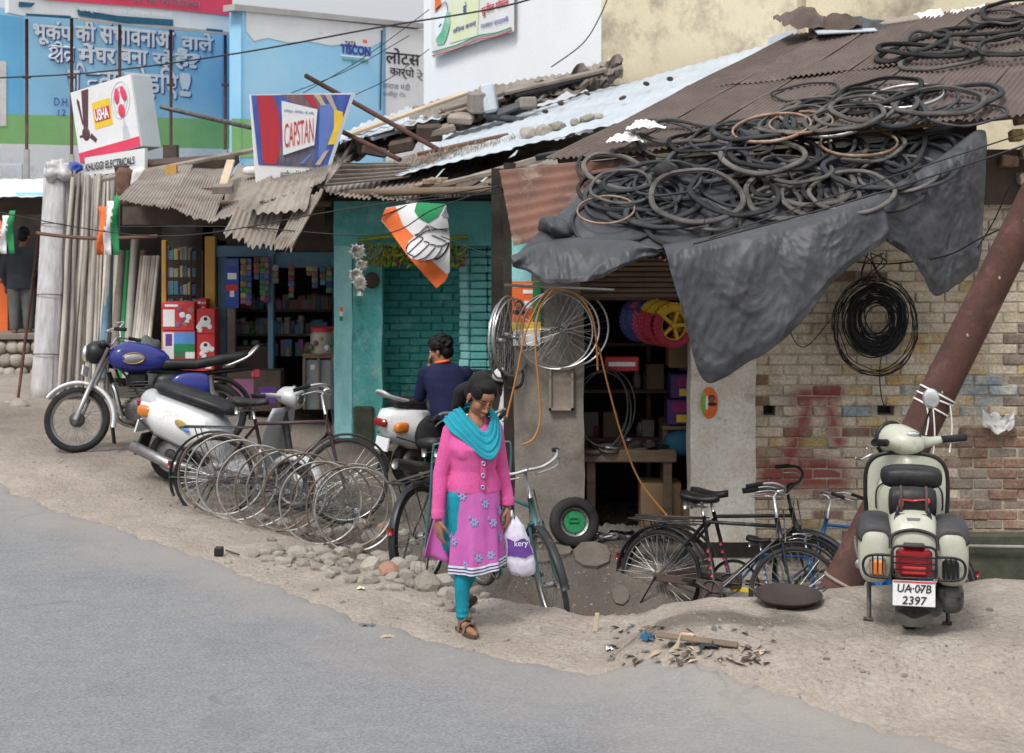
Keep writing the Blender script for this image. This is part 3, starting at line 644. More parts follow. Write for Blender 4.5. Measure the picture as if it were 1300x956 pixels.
# awning frame under the tubes
AW = {'x': [650, 840, 1000, 1140, 1245], 'b': [222, 202, 188, 168, 152], 'f': [324, 316, 288, 245, 176], 'fy': [11.5, 11.4, 11.5, 11.75, 12.1]}
def aw(px, t, lift=0):                 # t 0 at the back edge, 1 at the front edge
    b_ = itp(list(zip(AW['x'], AW['b'])), px); f_ = itp(list(zip(AW['x'], AW['f'])), px); fy = itp(list(zip(AW['x'], AW['fy'])), px)
    p = P(px, lerp(b_, f_, t), lerp(12.6, fy, t)); return p + V((0, 0, lift + .10 * sin(pi * min(1, max(0, t))) * .5))
def awn(px, py):
    b_ = itp(list(zip(AW['x'], AW['b'])), px); f_ = itp(list(zip(AW['x'], AW['f'])), px); return (py - b_) / (f_ - b_)
mb = MB(); mb.grid(lambda u, v: aw(lerp(lerp(655, 790, v), 1240, u), 1 - v), 40, 14); mb.grid(lambda u, v: aw(lerp(lerp(790, 655, v), 1240, u), v) - V((0, 0, .02)), 40, 14)
aw_o = mb.build('awning', 'tarp', shop)
# rusty fascia sheet on the left, ribs lying level
A, B, D_, E_ = P(652, 312, 12.1), P(634, 216, 12.7), P(800, 268, 12.1), P(835, 196, 12.75)
sheet(A, B, D_, E_, 6.5, .018, 'rust_bright', shop, 'fascia_sheet', sag=.012, per=8)
A, B = P(790, 322, 11.42), P(846, 330, 11.4); sheet(A, B, A + V((.0, .6, .1)), B + V((0, .6, .1)), 6, .012, 'rust_bright', shop, 'awning_sheet', jag=.1)
# broken masonry post and hanging bits at the right end
mb = rough_box(4.28, 4.7, 12.5, 12.85, 2.72, 3.32, 5, 8, .03, 4); mb.build('chimney_stub', 'rubble', shop)
for px, py, w_, m in ((1300, 150, .16, 'brick_raw'), (1312, 195, .2, 'brick_cream'), (1280, 205, .14, 'brick_raw'), (1308, 225, .2, 'brick_white'), (1290, 172, .1, 'brick_yellow')):
    mb = MB(); p = P(px, py, 12.75); mb.box(p, (w_, .12, .09), (rnd(-.2, .2), rnd(-.2, .2), 0), bev=.01); mb.build('loose_brick', m, shop)
mb = MB(); mb.box(P(1270, 225, 12.86), (.62, .14, .45)); mb.build('eave_board', 'brown_dark', shop)

# ------------------------------------------------------------------ black tarpaulins
t = MAT('tarp').node_tree; N = t.nodes; L = t.links; b = N['Principled BSDF']; tc = N.new('ShaderNodeTexCoord'); hh = None
for s_, ty in ((5, 'RIDGED_MULTIFRACTAL'), (16, 'FBM')):
    n_ = N.new('ShaderNodeTexNoise'); n_.noise_type = ty; n_.inputs['Scale'].default_value = s_; n_.inputs['Detail'].default_value = 3; L.new(tc.outputs['Object'], n_.inputs['Vector'])
    bp = N.new('ShaderNodeBump'); bp.inputs['Strength'].default_value = .3 if ty == 'FBM' else .25; bp.inputs['Distance'].default_value = .006; L.new(n_.outputs[0], bp.inputs['Height'])
    if hh: L.new(hh, bp.inputs['Normal'])
    hh = bp.outputs[0]
L.new(hh, b.inputs['Normal'])
def cloth(top, bot, mat, name, nu, nv, amp, seed, bulge=.05, curl=0):
    """thin plastic sheet: rounds over the eave, hangs in a few soft folds and is creased all over"""
    T = resamp(spl(top, 6), nu + 1); B = resamp(spl(bot, 6), nu + 1)
    vd = lambda p, s: NZ.voronoi(p * s + V((seed, 0, 0)))[0][0]
    def fn(u, v):
        i = round(u * nu); p = T[i].lerp(B[i], v); q = V((p.x, p.z * .8, u)); q = q + V((.12 * NZ.noise(q * 3), .12 * NZ.noise(q * 3 + V((9, 0, 0))), 0))
        f = .5 * fbm(u * 3.2 + seed, v * 1.1, seed, 2) + .45 * (1 - 2 * abs(NZ.noise(V((u * 4.5 + .8 * v, v * .9, seed))))) * (.3 + v)
        cr = .9 * vd(q, 3.6) + .62 * vd(q + V((3, 1, 0)), 7.5) + .4 * vd(q, 17)
        e = min(1, min(v, 1 - v) * 7 + .25)
        return p + V((.3 * amp * NZ.noise(q * 4), -amp * f - .034 * cr * e - bulge * sin(pi * v ** .5), .012 * NZ.noise(V((u * 14, seed, 0))) * v * v + .25 * bulge * sin(pi * v ** .5)))
    mb = MB(); mb.grid(fn, nu, nv); o = mb.build(name, mat); o.modifiers.new('thick', 'SOLIDIFY').thickness = .003; return o
tl = cloth([P(650, 326, 11.45), P(690, 308, 11.55), P(740, 302, 11.6), P(800, 306, 11.5), P(832, 318, 11.4)],
           [P(653, 338, 11.38), P(672, 345, 11.3), P(692, 358, 11.25), P(716, 360, 11.2), P(760, 354, 11.2), P(790, 338, 11.25), P(835, 322, 11.36)], 'tarp', 'tarpaulin', 190, 60, .07, 2, .08)
tag(tl, 'crumpled grey plastic sheet folded over the awning corner above the hanging rims', 'tarpaulin')
tr = cloth([P(838, 312, 11.42), P(900, 300, 11.42), P(960, 288, 11.45), P(1010, 278, 11.48), P(1060, 262, 11.5), P(1110, 246, 11.6)],
           [P(866, 392, 11.2), P(892, 480, 11.25), P(930, 472, 11.2), P(1000, 425, 11.2), P(1062, 352, 11.25), P(1128, 300, 11.4)], 'tarp', 'tarpaulin', 200, 130, .05, 6, .12)
tag(tr, 'wide black tarpaulin sagging from the tube-laden awning over the plastered pier', 'tarpaulin')
tr2 = cloth([P(1085, 262, 11.62), P(1140, 232, 11.75), P(1190, 200, 11.9), P(1236, 168, 12.0), P(1250, 166, 12.05)],
            [P(1112, 300, 11.55), P(1158, 330, 11.7), P(1184, 374, 11.8), P(1212, 362, 11.9), P(1240, 340, 12.0)], 'tarp', 'tarpaulin', 150, 110, .07, 13, .08)
tag(tr2, 'torn black tarpaulin flap hanging in folds above the cable coil', 'tarpaulin')
mb = MB(); q_ = P(706, 288, 11.7); mb.ell((0, 0, 0), (.11, .15, .075), 26, 16, e=.8, rot=(0, .3, .3)); mb.v = [tuple(q_ + V(k) * (1 + .4 * fbm(k[0] * 9, k[1] * 9, k[2] * 9))) for k in mb.v]; tag(mb.build('plastic_bundle', 'tarp'), 'dark rounded plastic bundle on the awning corner', 'bundle')
# ================================================================== tyres, tubes and rims on the awning and roof
random.seed(21)
def hoop_mesh(kind, i):
    mb = MB(); r0 = {'tyre': .021, 'tube': .016, 'rim': .010, 'dusty': .0195}[kind] * (1, 1.15, .85, 1.05, .9, 1.1, .95)[i % 7] if 1 else {'tyre': .026}; RR = {'tyre': .335, 'tube': .33, 'rim': .305, 'dusty': .335}[kind]
    n = 44; el = (1, .93, .8, .62, 1, .9, .45)[i % 7]
    pts = []
    for k in range(n):
        a = 2 * pi * k / n; q = 1 + (.075 if kind != 'rim' else .006) * NZ.noise(V((cos(a) * 1.3, sin(a) * 1.3, i * 3.1)))
        pts.append(V((RR * q * cos(a), RR * q * el * sin(a), (.03 if kind != 'rim' else .004) * NZ.noise(V((cos(a) * 1.2, sin(a) * 1.2, i * 5.3 + 2))))))
    mb.tube(pts, r0, 8, closed=True, flat=.8 if kind != 'rim' else 1.5, up=(0, 0, 1))
    if kind in ('tyre', 'dusty'):                       # open inner channel and bead
        mb.tube([p * .955 + V((0, 0, .009)) for p in pts], .008, 5, closed=True, up=(0, 0, 1)); mb.tube([p * .955 - V((0, 0, .009)) for p in pts], .008, 5, closed=True, up=(0, 0, 1))
    me = mb.mesh('hoop'); me.materials.append(MAT({'tyre': ('rubber', 'rubber_blue')[i % 2], 'tube': ('rubber_blue', 'rubber_dusty')[i % 2], 'rim': ('rim_rust', 'chrome')[i % 3 == 1], 'dusty': 'rubber_dusty'}[kind])); return me
HM = {k: [hoop_mesh(k, i) for i in range(7 if k in ('tyre', 'tube') else (3 if k == 'rim' else 6))] for k in ('tyre', 'tube', 'rim', 'dusty')}
HL = {'tyre': ('bicycle_tyre', 'worn black bicycle tyre in the heap on the awning', 'tyre', 'tyres heaped on the awning'),
      'tube': ('inner_tube', 'limp dark inner tube draped in the heap on the awning', 'inner tube', 'inner tubes heaped on the awning'),
      'rim': ('wheel_rim', 'bare rusty wheel rim lying in the heap on the awning', 'rim', 'bare rims on the awning'),
      'dusty': ('bicycle_tyre', 'dusty grey bicycle tyre lying in the heap on the awning', 'tyre', 'dusty tyres heaped on the awning')}
def hoop(px, py, kind, i=None, lift=.03, s=1, yaw=None, roof_=False, tilt=.10, lab=None):
    ms = HM[kind]; me = ms[(random.randrange(len(ms)) if i is None else i) % len(ms)]
    if roof_:
        best = None
        for a in range(41):
            for c in range(41):
                p = bil(rfA, rfB, rfD, rfE, a / 40, c / 40); x = 650 + F * p.x / p.y; y = HZ - F * (p.z - CH) / p.y; d = (x - px) ** 2 + (y - py) ** 2
                if best is None or d < best[0]: best = (d, p)
        p = best[1]; nn = (rfB - rfA).cross(rfD - rfA).normalized()
    else:
        t_ = awn(px, py); p = aw(px, t_); e = 6; nn = (aw(px + e, t_) - aw(px - e, t_)).cross(aw(px, t_ - .05) - aw(px, t_ + .05)).normalized()
    if nn.z < 0: nn = -nn
    nm, lb, ct, gr = HL[kind]; o = link(nm, me); o.scale = (s, s, s)
    nn = (nn + V((rnd(-tilt, tilt), rnd(-tilt, tilt), 0))).normalized()
    q = V((0, 0, 1)).rotation_difference(nn).to_matrix().to_4x4() @ MX.Rotation(rnd(0, 6.3) if yaw is None else yaw, 4, 'Z')
    o.rotation_euler = q.to_euler(); o.location = p + nn * lift
    if lab: return tag(o, lab, ct)
    return tag(o, lb + ('' if not roof_ else ''), ct, gr)
# bottom of the heap first
for i in range(40):
    px = rnd(765, 1185); t_ = rnd(-.05, .9); b_ = itp(list(zip(AW['x'], AW['b'])), px); f_ = itp(list(zip(AW['x'], AW['f'])), px)
    hoop(px, lerp(b_, f_, t_), random.choice(('tyre', 'tyre', 'tube', 'tube', 'dusty')), lift=rnd(.02, .07), s=rnd(.85, 1.12), tilt=.07)
for px, py, kd, i, lf, s in ((885, 275, 'dusty', 0, .14, 1.02), (980, 222, 'tyre', 0, .16, 1.05), (968, 232, 'dusty', 1, .18, .98), (850, 255, 'tube', 2, .13, .95), (815, 250, 'tyre', 3, .13, .85), (790, 262, 'tube', 1, .12, .75), (1000, 215, 'tube', 4, .15, 1),
                             (1090, 212, 'rim', 0, .15, .95), (1060, 185, 'rim', 1, .17, 1.0), (1095, 208, 'tube', 1, .10, 1.0), (860, 185, 'dusty', 3, .13, 1.0), (845, 188, 'tube', 2, .1, .9), (1045, 172, 'tyre', 2, .14, 1), (1100, 240, 'tyre', 3, .12, 1.0),
                             (1080, 262, 'tube', 1, .12, 1), (930, 268, 'tyre', 4, .12, 1), (1010, 240, 'dusty', 2, .12, .9), (1150, 210, 'tyre', 6, .1, 1), (770, 285, 'rim', 0, .08, .7), (900, 232, 'tyre', 5, .13, .95), (1030, 205, 'tube', 0, .12, 1), (935, 205, 'tube', 3, .13, .9)):
    hoop(px, py, kd, i, lf, s)
HL['tyre'] = ('bicycle_tyre', 'black bicycle tyre lying on the rusty tin roof above the heap', 'tyre', 'tyres lying on the tin roof')
HL['tube'] = ('inner_tube', 'black inner tube lying on the rusty tin roof above the heap', 'inner tube', 'tubes lying on the tin roof')
HL['dusty'] = ('bicycle_tyre', 'dusty grey tyre lying on the rusty tin roof above the heap', 'tyre', 'dusty tyres on the tin roof')
HL['rim'] = ('wheel_rim', 'thin wheel rim lying low on the rusty tin roof', 'rim', 'rims lying on the tin roof')
hoop(1022, 117, 'tube', 2, .02, .85, 0, True, .03, 'lone black inner tube lying apart on the bare rusty roof')
for px, py, kd, i, lf, s in ((1110, 140, 'dusty', 0, .06, 1), (1100, 132, 'tyre', 2, .03, .95), (1195, 140, 'dusty', 1, .08, 1.08), (1150, 130, 'rim', 1, .05, .95), (1195, 85, 'dusty', 3, .04, 1), (1165, 66, 'tyre', 6, .05, 1.25), (1180, 62, 'tube', 6, .05, 1.2), (1172, 72, 'tyre', 6, .08, 1.2),
                             (1265, 45, 'tyre', 2, .06, 1), (1280, 62, 'tube', 1, .06, 1), (1270, 30, 'tube', 3, .05, 1), (1295, 25, 'tyre', 0, .07, 1), (1240, 40, 'tyre', 6, .04, 1.1), (1290, 70, 'tyre', 4, .09, .9), (1020, 165, 'rim', 2, .05, 1), (985, 172, 'rim', 0, .06, 1), (1230, 150, 'tube', 4, .04, .9), (960, 170, 'tyre', 1, .05, 1), (1010, 158, 'dusty', 2, .05, 1), (1055, 155, 'tyre', 0, .04, 1.05), (1085, 150, 'tube', 1, .07, 1), (1140, 150, 'tyre', 3, .05, 1), (930, 180, 'tube', 0, .04, .95), (1170, 135, 'tube', 2, .06, 1), (1215, 128, 'tyre', 1, .05, 1), (1075, 165, 'dusty', 4, .08, .95), (1120, 128, 'tyre', 4, .07, 1), (900, 188, 'tyre', 2, .04, .9), (1035, 140, 'tube', 5, .03, 1)):
    hoop(px, py, kd, i, lf, s, None, True, .06)
# the fat motor-scooter tyre and the balls in the heap
mb = MB(); mb.ring((0, 0, 0), .155, .052, (0, 0, 1), 32, 10, 1.15); o = mb.build('scooter_tyre', 'rubber_blue', None, aw(962, .02) + V((0, 0, .16)), (R(18), R(-8), 0)); tag(o, 'fat small black tyre standing proud at the top of the tube heap', 'tyre')
mb = MB(); mb.ell((0, 0, 0), (.075, .07, .065)); mb.box((.075, 0, .02), (.05, .03, .03)); tag(mb.build('float_ball', 'rubber', None, aw(840, .42) + V((0, -.1, .15))), 'round black rubber ball caught among the tubes', 'ball')
for px, py, lb in ((820, 168, 'white rag lying on the tin roof behind the tubes'), (795, 185, 'small white plastic scrap tucked under the tubes')):
    mb = MB(); mb.grid(lambda u, v: ((u - .5) * .3 + .03 * fbm(u * 4, v * 4, 2), (v - .5) * .18 + .03 * fbm(u * 4, v * 4, 7), .025 * fbm(u * 6, v * 6, px) + .07 * sin(pi * u) * sin(pi * v)), 28, 18); o = mb.build('rag', 'cloth_white', None, P(px, py, 12.6) + V((0, 0, .03))); tag(o, lb, 'rag')
mb = MB(); mb.grid(lambda u, v: ((u - .5) * .5, (v - .5) * .3, .02 * fbm(u * 5, v * 5, 4)), 14, 10); tag(mb.build('sack', 'cloth_white', None, aw(1095, .1) + V((0, 0, .06)), (R(30), R(-8), 0)), 'flat white sack under the rims on the awning', 'sack')
random.seed(31)
# ------------------------------------------------------------------ spoked wheels
def wheel_parts(parent, RR=.305, rimmat='chrome', tyre=True, nsp=32, wid=.008, tyremat='rubber', tw=.019):
    """wheel in the x-z plane about its centre: hub mesh is the part, the rest sub-parts"""
    mb = MB(); mb.tube([(0, -.045, 0), (0, -.035, 0), (0, -.033, 0), (0, .033, 0), (0, .035, 0), (0, .045, 0)], [.008, .008, .019, .019, .008, .008], 10)
    for y in (-.032, .032): mb.tube([(0, y - .002, 0), (0, y + .002, 0)], .026, 14)
    h = mb.build('hub', 'steel', parent); wheel_sub(h, RR, rimmat, tyre, nsp, wid, tyremat, tw); return h
_WC = {}
def wheel_sub(h, RR, rimmat, tyre, nsp, wid, tyremat, tw):
    key = (RR, rimmat, nsp, wid)
    if key not in _WC:
        mb = MB(); prof = [(RR + .006, -wid), (RR + .001, -wid * .9), (RR - .006, -wid * .45), (RR - .009, 0), (RR - .006, wid * .45), (RR + .001, wid * .9), (RR + .006, wid), (RR + .003, wid * .8), (RR - .001, 0), (RR + .003, -wid * .8)]
        Q = MX.Rotation(R(90), 4, 'X'); mb.lathe(prof, 48, Q, True); rim = mb.mesh('rim'); rim.materials.append(MAT(rimmat))
        mb = MB()
        for k in range(nsp):
            a = 2 * pi * k / nsp; s = 1 if k % 2 else -1; cr = (.72 if (k // 2) % 2 else -.72)
            mb.tube([(.025 * cos(a + cr), s * .032, .025 * sin(a + cr)), (RR * .985 * cos(a), 0, RR * .985 * sin(a))], .0014, 3, caps=False)
        sp = mb.mesh('spokes'); sp.materials.append(MAT('engine' if rimmat in ('rim_dull', 'rim_brown') else 'steel')); _WC[key] = (rim, sp)
    link('rim', _WC[key][0], None, h); stuff(link('spoke_lacing', _WC[key][1], None, h))
    if tyre:
        mb = MB(); mb.ring((0, 0, 0), RR + tw * .75, tw, (0, 1, 0), 48, 8); mb.build('tyre', tyremat, h)
def loose_wheel(c, yaw, lean, rimmat, label, group=None, RR=.312, tyre=False):
    t_ = thing('bicycle_wheel', label, 'wheel', c, (lean, 0, yaw), group)
    wheel_parts(t_, RR, rimmat, tyre); return t_
mdef('rim_dull', (.52, .505, .48), (.27, .25, .225), 10, .45, metal=.6, bump=.2, spec=.4)
mdef('rim_brown', (.17, .12, .085), (.27, .215, .17), 9, .55, metal=.5, bump=.2, spec=.4)
WR = [(277, 592, 12.62, 22, 'rim_brown'), (286, 600, 12.52, 26, 'chrome'), (301, 600, 12.42, 24, 'chrome'), (327, 604, 12.35, 20, 'chrome'), (349, 607, 12.26, 24, 'rim_brown'), (364, 609, 12.32, 28, 'chrome'), (386, 612, 12.22, 26, 'rim_brown'),
      (407, 614, 12.05, 20, 'chrome'), (421, 616, 12.1, 24, 'rim_brown'), (441, 619, 12.02, 30, 'rim_brown'), (452, 620, 11.95, 26, 'chrome'), (449, 617, 12.15, 34, 'chrome')]
ORD = 'first second third fourth fifth sixth seventh eighth ninth tenth eleventh last'.split()
for px, py, Y, yw, m in WR:
    p = P(px, py, Y)
    loose_wheel(p, R(yw * .45), R(-5), 'rim_dull' if m == 'chrome' else m, ('dull chrome' if m == 'chrome' else 'browned') + ' spoked wheel without tyre, ' + ORD[WR.index((px, py, Y, yw, m))] + ' of the row counted from the white scooter', 'spoked wheels leaning in a row')
    # raise or lower onto the ground
    o = [k for k in C.objects if k.name.startswith('bicycle_wheel')][-1]; o.location.z = H(p.x, p.y) + .312
# rims hung on the pier
for px, py, Y, yw, lb in ((712, 418, 12.68, 4, 'front spoked chrome wheel hanging on the concrete pier'), (704, 420, 12.76, -8, 'second spoked chrome wheel hanging behind the front one on the pier'), (726, 417, 12.8, 14, 'third spoked chrome wheel hanging towards the dark shop doorway'),
                      (644, 425, 12.72, 68, 'chrome wheel hanging almost edge on beside the portrait poster'), (652, 428, 12.7, 60, 'turned chrome wheel hanging beside the portrait poster'), (636, 432, 12.85, 72, 'outermost chrome wheel hanging edge on at the pier corner')):
    loose_wheel(P(px, py, Y), R(yw), 0, 'chrome', lb, None, .31)
mb = MB(); mb.tube([P(640, 362, 12.7), P(780, 368, 12.6)], .012); tag(mb.build('hanging_rod', 'steel'), 'iron rod carrying the hanging spoked wheels', 'rod')
# hanging hoses, tubes
def hose(name, pts, r, mat, label, cat='hose', group=None, n=7):
    mb = MB(); mb.tube(spl(pts, 7), r, n); return tag(mb.build(name, mat), label, cat, group)
hose('rubber_hose', [P(643, 530, 12.55), P(655, 480, 12.55), P(668, 420, 12.55), P(690, 375, 12.55), P(706, 367, 12.55), P(735, 376, 12.55), P(754, 410, 12.55), P(759, 470, 12.55)], .008, 'orange_hose', 'tan rubber hose draped over the hanging chrome wheels')
hose('rubber_hose', [P(702, 368, 12.52), P(684, 395, 12.5), P(680, 440, 12.5), P(684, 490, 12.5), P(686, 530, 12.5), P(678, 556, 12.48), P(662, 565, 12.45)], .008, 'orange_hose', 'tan rubber hose looping down beside the concrete pier')
hose('rubber_hose', [P(760, 440, 12.6), P(772, 490, 12.55), P(790, 555, 12.5), P(812, 610, 12.45), P(847, 655, 12.4)], .008, 'orange_hose', 'tan rubber hose slanting across the dark shop doorway')
hose('rubber_strap', [P(663, 470, 12.6), P(664, 478, 12.6), P(660, 490, 12.6), P(645, 492, 12.6), P(636, 470, 12.6)], .012, 'rubber', 'dark rubber loop hanging under the edge-on wheels')
# children's coloured tyres strung in the doorway
random.seed(9)
mdef('kid_yellow', (.62, .40, .03), (.5, .32, .03), 12, .7, bump=.2); mdef('kid_red', (.36, .025, .045), (.26, .02, .04), 12, .7, bump=.2); mdef('kid_blue', (.03, .05, .16), (.06, .07, .2), 12, .7, bump=.2); mdef('kid_pink', (.36, .06, .12), (.26, .04, .1), 12, .7, bump=.2)
KT = [(812, 405, 'kid_blue', 'kid_blue'), (820, 405, 'kid_pink', 'kid_blue'), (828, 408, 'kid_blue', 'kid_pink'), (835, 408, 'kid_yellow', 'kid_red'), (843, 411, 'kid_yellow', 'kid_red'), (855, 413, 'kid_yellow', 'kid_red')]
lbs = ['all dark blue', 'pink over blue', 'blue over pink', 'yellow and red middle', 'yellow red inner', 'outermost yellow and red']
for i, (px, py, m1, m2) in enumerate(KT):
    t_ = thing('small_tyre', 'small %s child tyre on the string in the doorway' % lbs[i], 'tyre', P(px, py, 12.95 - i * .045), (0, 0, R(28)))
    for k, m in ((0, m1), (1, m2)):
        mb = MB(); a0 = (-.5 if k == 0 else pi - .5); pts = [V((.15 * cos(a0 + pi * j / 16), 0, .15 * sin(a0 + pi * j / 16))) for j in range(17)]
        mb.tube(pts, .034, 9)
        for j in range(16):
            q = pts[j]; d = q.normalized()
            for s in (-1, 1): mb.box(q + d * .028 + V((0, s * .013, 0)), (.016, .016, .02), (0, -math.atan2(d.z, d.x), 0))
        mb.build('tyre_half', m, t_)
    if i == 5:
        for k in range(5):
            a = 2 * pi * k / 5; mb = MB(); mb.box((.065 * cos(a), 0, .065 * sin(a)), (.12, .02, .028), (0, -a, 0)); mb.build('rim_spoke', 'kid_yellow', t_)
        mb = MB(); mb.tube([(0, -.02, 0), (0, .02, 0)], .03, 12); mb.ring((0, 0, 0), .12, .012); mb.build('rim', 'kid_yellow', t_)
# shop contents
def shelf_things():
    sh = thing('shop_shelf', 'dark wooden shelves at the back of the cycle shop', 'shelf')
    for z in (.35, .78, 1.2): mb = MB(); mb.box((1.25, 14.3, z), (1.9, .4, .03)); mb.build('board', 'wood', sh)
    for x in (.45, 1.25, 2.05): mb = MB(); mb.box((x, 14.45, .5), (.04, .04, 1.7)); mb.build('upright', 'wood', sh)
    for i in range(26):
        z = (.365, .795, 1.215)[i % 3]; x = rnd(.55, 2.0); h = rnd(.1, .24); mb = MB()
        if i % 2: mb.lathe([(0, 0), (.04, 0), (.04, h * .7), (.025, h * .85), (.025, h), (0, h)], 10)
        else: mb.box((0, 0, h / 2), (rnd(.1, .2), .15, h), bev=.005)
        tag(mb.build('spare_part_tin' if i % 2 else 'parts_box', random.choice(('jar', 'pack0', 'pack1', 'pack4', 'pack6', 'pack7', 'cardboard', 'engine')), None, (x, 14.25 - rnd(0, .08), z)), ('small tin of spare parts on the dark shop shelf' if i % 2 else 'small parts carton on the dark shop shelf'), 'tin' if i % 2 else 'box', 'tins on the shop shelf' if i % 2 else 'cartons on the shop shelf')
shelf_things()
def carton(c, d, mat, label, rot=0, cat='box', deco=()):
    t_ = thing('carton', label, cat, c, (0, 0, rot)); mb = MB(); mb.box((0, 0, d[2] / 2), d, bev=.006); b_ = mb.build('box_body', mat, t_)
    for k, (u0, u1, v0, v1, m) in enumerate(deco):
        mb = MB(); mb.box((lerp(-d[0] / 2, d[0] / 2, (u0 + u1) / 2), -d[1] / 2 - .002, d[2] * (v0 + v1) / 2), (d[0] * (u1 - u0), .004 + .001 * k, d[2] * (v1 - v0))); mb.build('print', m, t_)
    return t_
carton((1.5, 13.5, 1.07), (.34, .3, .22), 'cardboard', 'brown carton on top of the purple boxes in the shop')
carton((1.52, 13.45, .82), (.36, .3, .2), 'box_purple', 'upper purple printed box inside the cycle shop', 0, 'box', ((.15, .6, .5, .9, 'magenta'), (.2, .45, .1, .4, 'yellow'), (.6, .9, .15, .5, 'red')))
carton((1.5, 13.43, .6), (.38, .3, .21), 'box_purple', 'lower purple printed box inside the cycle shop', 0, 'box', ((.1, .5, .5, .9, 'magenta'), (.2, .45, .1, .4, 'yellow'), (.6, .9, .15, .8, 'red')))
mb = MB(); mb.box((1.52, 13.5, .57), (.5, .4, .03)); mb.box((1.3, 13.5, .15), (.04, .3, .84)); mb.box((1.74, 13.5, .15), (.04, .3, .84)); tag(mb.build('bench', 'wood'), 'rough wooden stand carrying the purple boxes', 'stand')
carton((1.25, 13.35, -.3), (.34, .3, .42), 'cardboard', 'brown carton on the shop floor behind the black bicycle')
carton((1.52, 13.1, -.3), (.2, .24, .36), 'cardboard', 'small brown carton by the plastered pier')
tk = carton((.92, 13.25, 1.06), (.28, .12, .12), 'red', 'flat red box hanging in the shop doorway', 0, 'box', ((.1, .9, .35, .65, 'ink_white'),))
mb = MB(); mb.ell((1.45, 13.3, .44), (.17, .12, .11), e=.8); tag(mb.build('cloth_bundle', 'blue_dark'), 'dark blue cloth bundle on the shop stand', 'bundle')
wb = thing('workbench', 'grimy wooden workbench across the shop doorway', 'bench')
mb = MB(); mb.box((.98, 13.35, .36), (.78, .5, .1), bev=.01); mb.build('bench_top', 'wood', wb)
for x in (.66, 1.3): mb = MB(); mb.box((x, 13.3, .0), (.07, .3, .62)); mb.build('leg', 'wood', wb)
for i, (px, py) in enumerate(((745, 520), (752, 525), (760, 518))):
    mb = MB(); mb.ring((0, 0, 0), .3 - .02 * i, .008, (0, 1, 0), 36, 6, 1, 1.25); tag(mb.build('tube_loop', 'rubber_dusty', None, P(px + 10, py, 13.05 + i * .03), (R(4), 0, R(20))), 'grey inner tube hung as a loop inside the doorway', 'inner tube', 'tubes hung inside the doorway')
random.seed(14)
for i in range(34):
    mb = MB(); k = random.choice((0, 1, 2)); r_ = rnd(.02, .06)
    if k == 0: mb.ring((0, 0, 0), r_ * 1.6, r_ * .3, (0, 0, 1), 16, 6)
    elif k == 1: mb.tube([(-r_ * 2, 0, 0), (0, 0, r_ * .4), (r_ * 2, 0, 0)], r_ * .25, 6); mb.lathe([(0, 0), (r_ * .5, 0), (r_ * .5, r_), (0, r_)], 8)
    else: mb.box((0, 0, r_ * .4), (r_ * 2.4, r_ * 1.4, r_ * .8), bev=.004)
    x = rnd(.65, 1.42); y = rnd(12.75, 13.2); bench = i % 3 == 0
    tag(mb.build('metal_part', random.choice(('engine', 'steel', 'rubber', 'brown_dark')), None, (rnd(.64, 1.3), rnd(13.12, 13.4), .42) if bench else (x, y, H(x, y) + r_ * .3), (rnd(-.3, .3), rnd(-.3, .3), rnd(0, 6))), 'greasy spare part lying on the workbench' if bench else 'greasy spare part lying on the shop floor', 'part', 'spare parts on the bench' if bench else 'spare parts on the floor')
p = gp(785, 680); mb = MB(); mb.grid(lambda u, v: ((u - .5) * .36, (v - .5) * .22, .06 + .06 * fbm(u * 7, v * 7, 8)), 16, 10); tag(mb.build('foil_heap', 'foil', None, (p.x, p.y, H(p.x, p.y))), 'small heap of crumpled silvery foil on the shop floor', 'litter')
# car tyre with green basket leaning on the pier
tt = thing('car_tyre', 'small car tyre with green plastic inside leaning on the concrete pier', 'tyre', P(729, 655, 12.72), (R(-12), 0, R(8)))
tt.scale = (.72, .72, .72); tt.location.z = H(tt.location.x, tt.location.y) + .2
mb = MB(); mb.lathe([(.165, -.06), (.19, -.075), (.25, -.075), (.276, -.05), (.276, .05), (.25, .075), (.19, .075), (.165, .06)], 40, MX.Rotation(R(90), 4, 'X'), True); mb.build('tyre', 'rubber', tt)
mb = MB(); mb.lathe([(.168, -.055), (.158, -.06), (.13, -.045), (.118, -.03), (.118, 0), (.16, .02)], 36, MX.Rotation(R(90), 4, 'X')); rim_ = mb.build('rim', 'steel', tt)
for k in range(8): mb = MB(); mb.ell((.141 * cos(k * pi / 4), -.058, .141 * sin(k * pi / 4)), (.009, .008, .009), 8, 5); mb.build('bolt', 'brown_dark', rim_)
mb = MB(); mb.lathe([(.0, .02), (.12, .02)], 24, MX.Rotation(R(90), 4, 'X')); mb.box((-.01, -.03, .045), (.1, .02, .012)); mb.box((-.01, -.03, .0), (.11, .02, .012)); mb.box((.04, -.03, .02), (.012, .02, .06)); mb.box((-.06, -.03, .02), (.012, .02, .06)); mb.build('plastic_insert', 'green', tt)

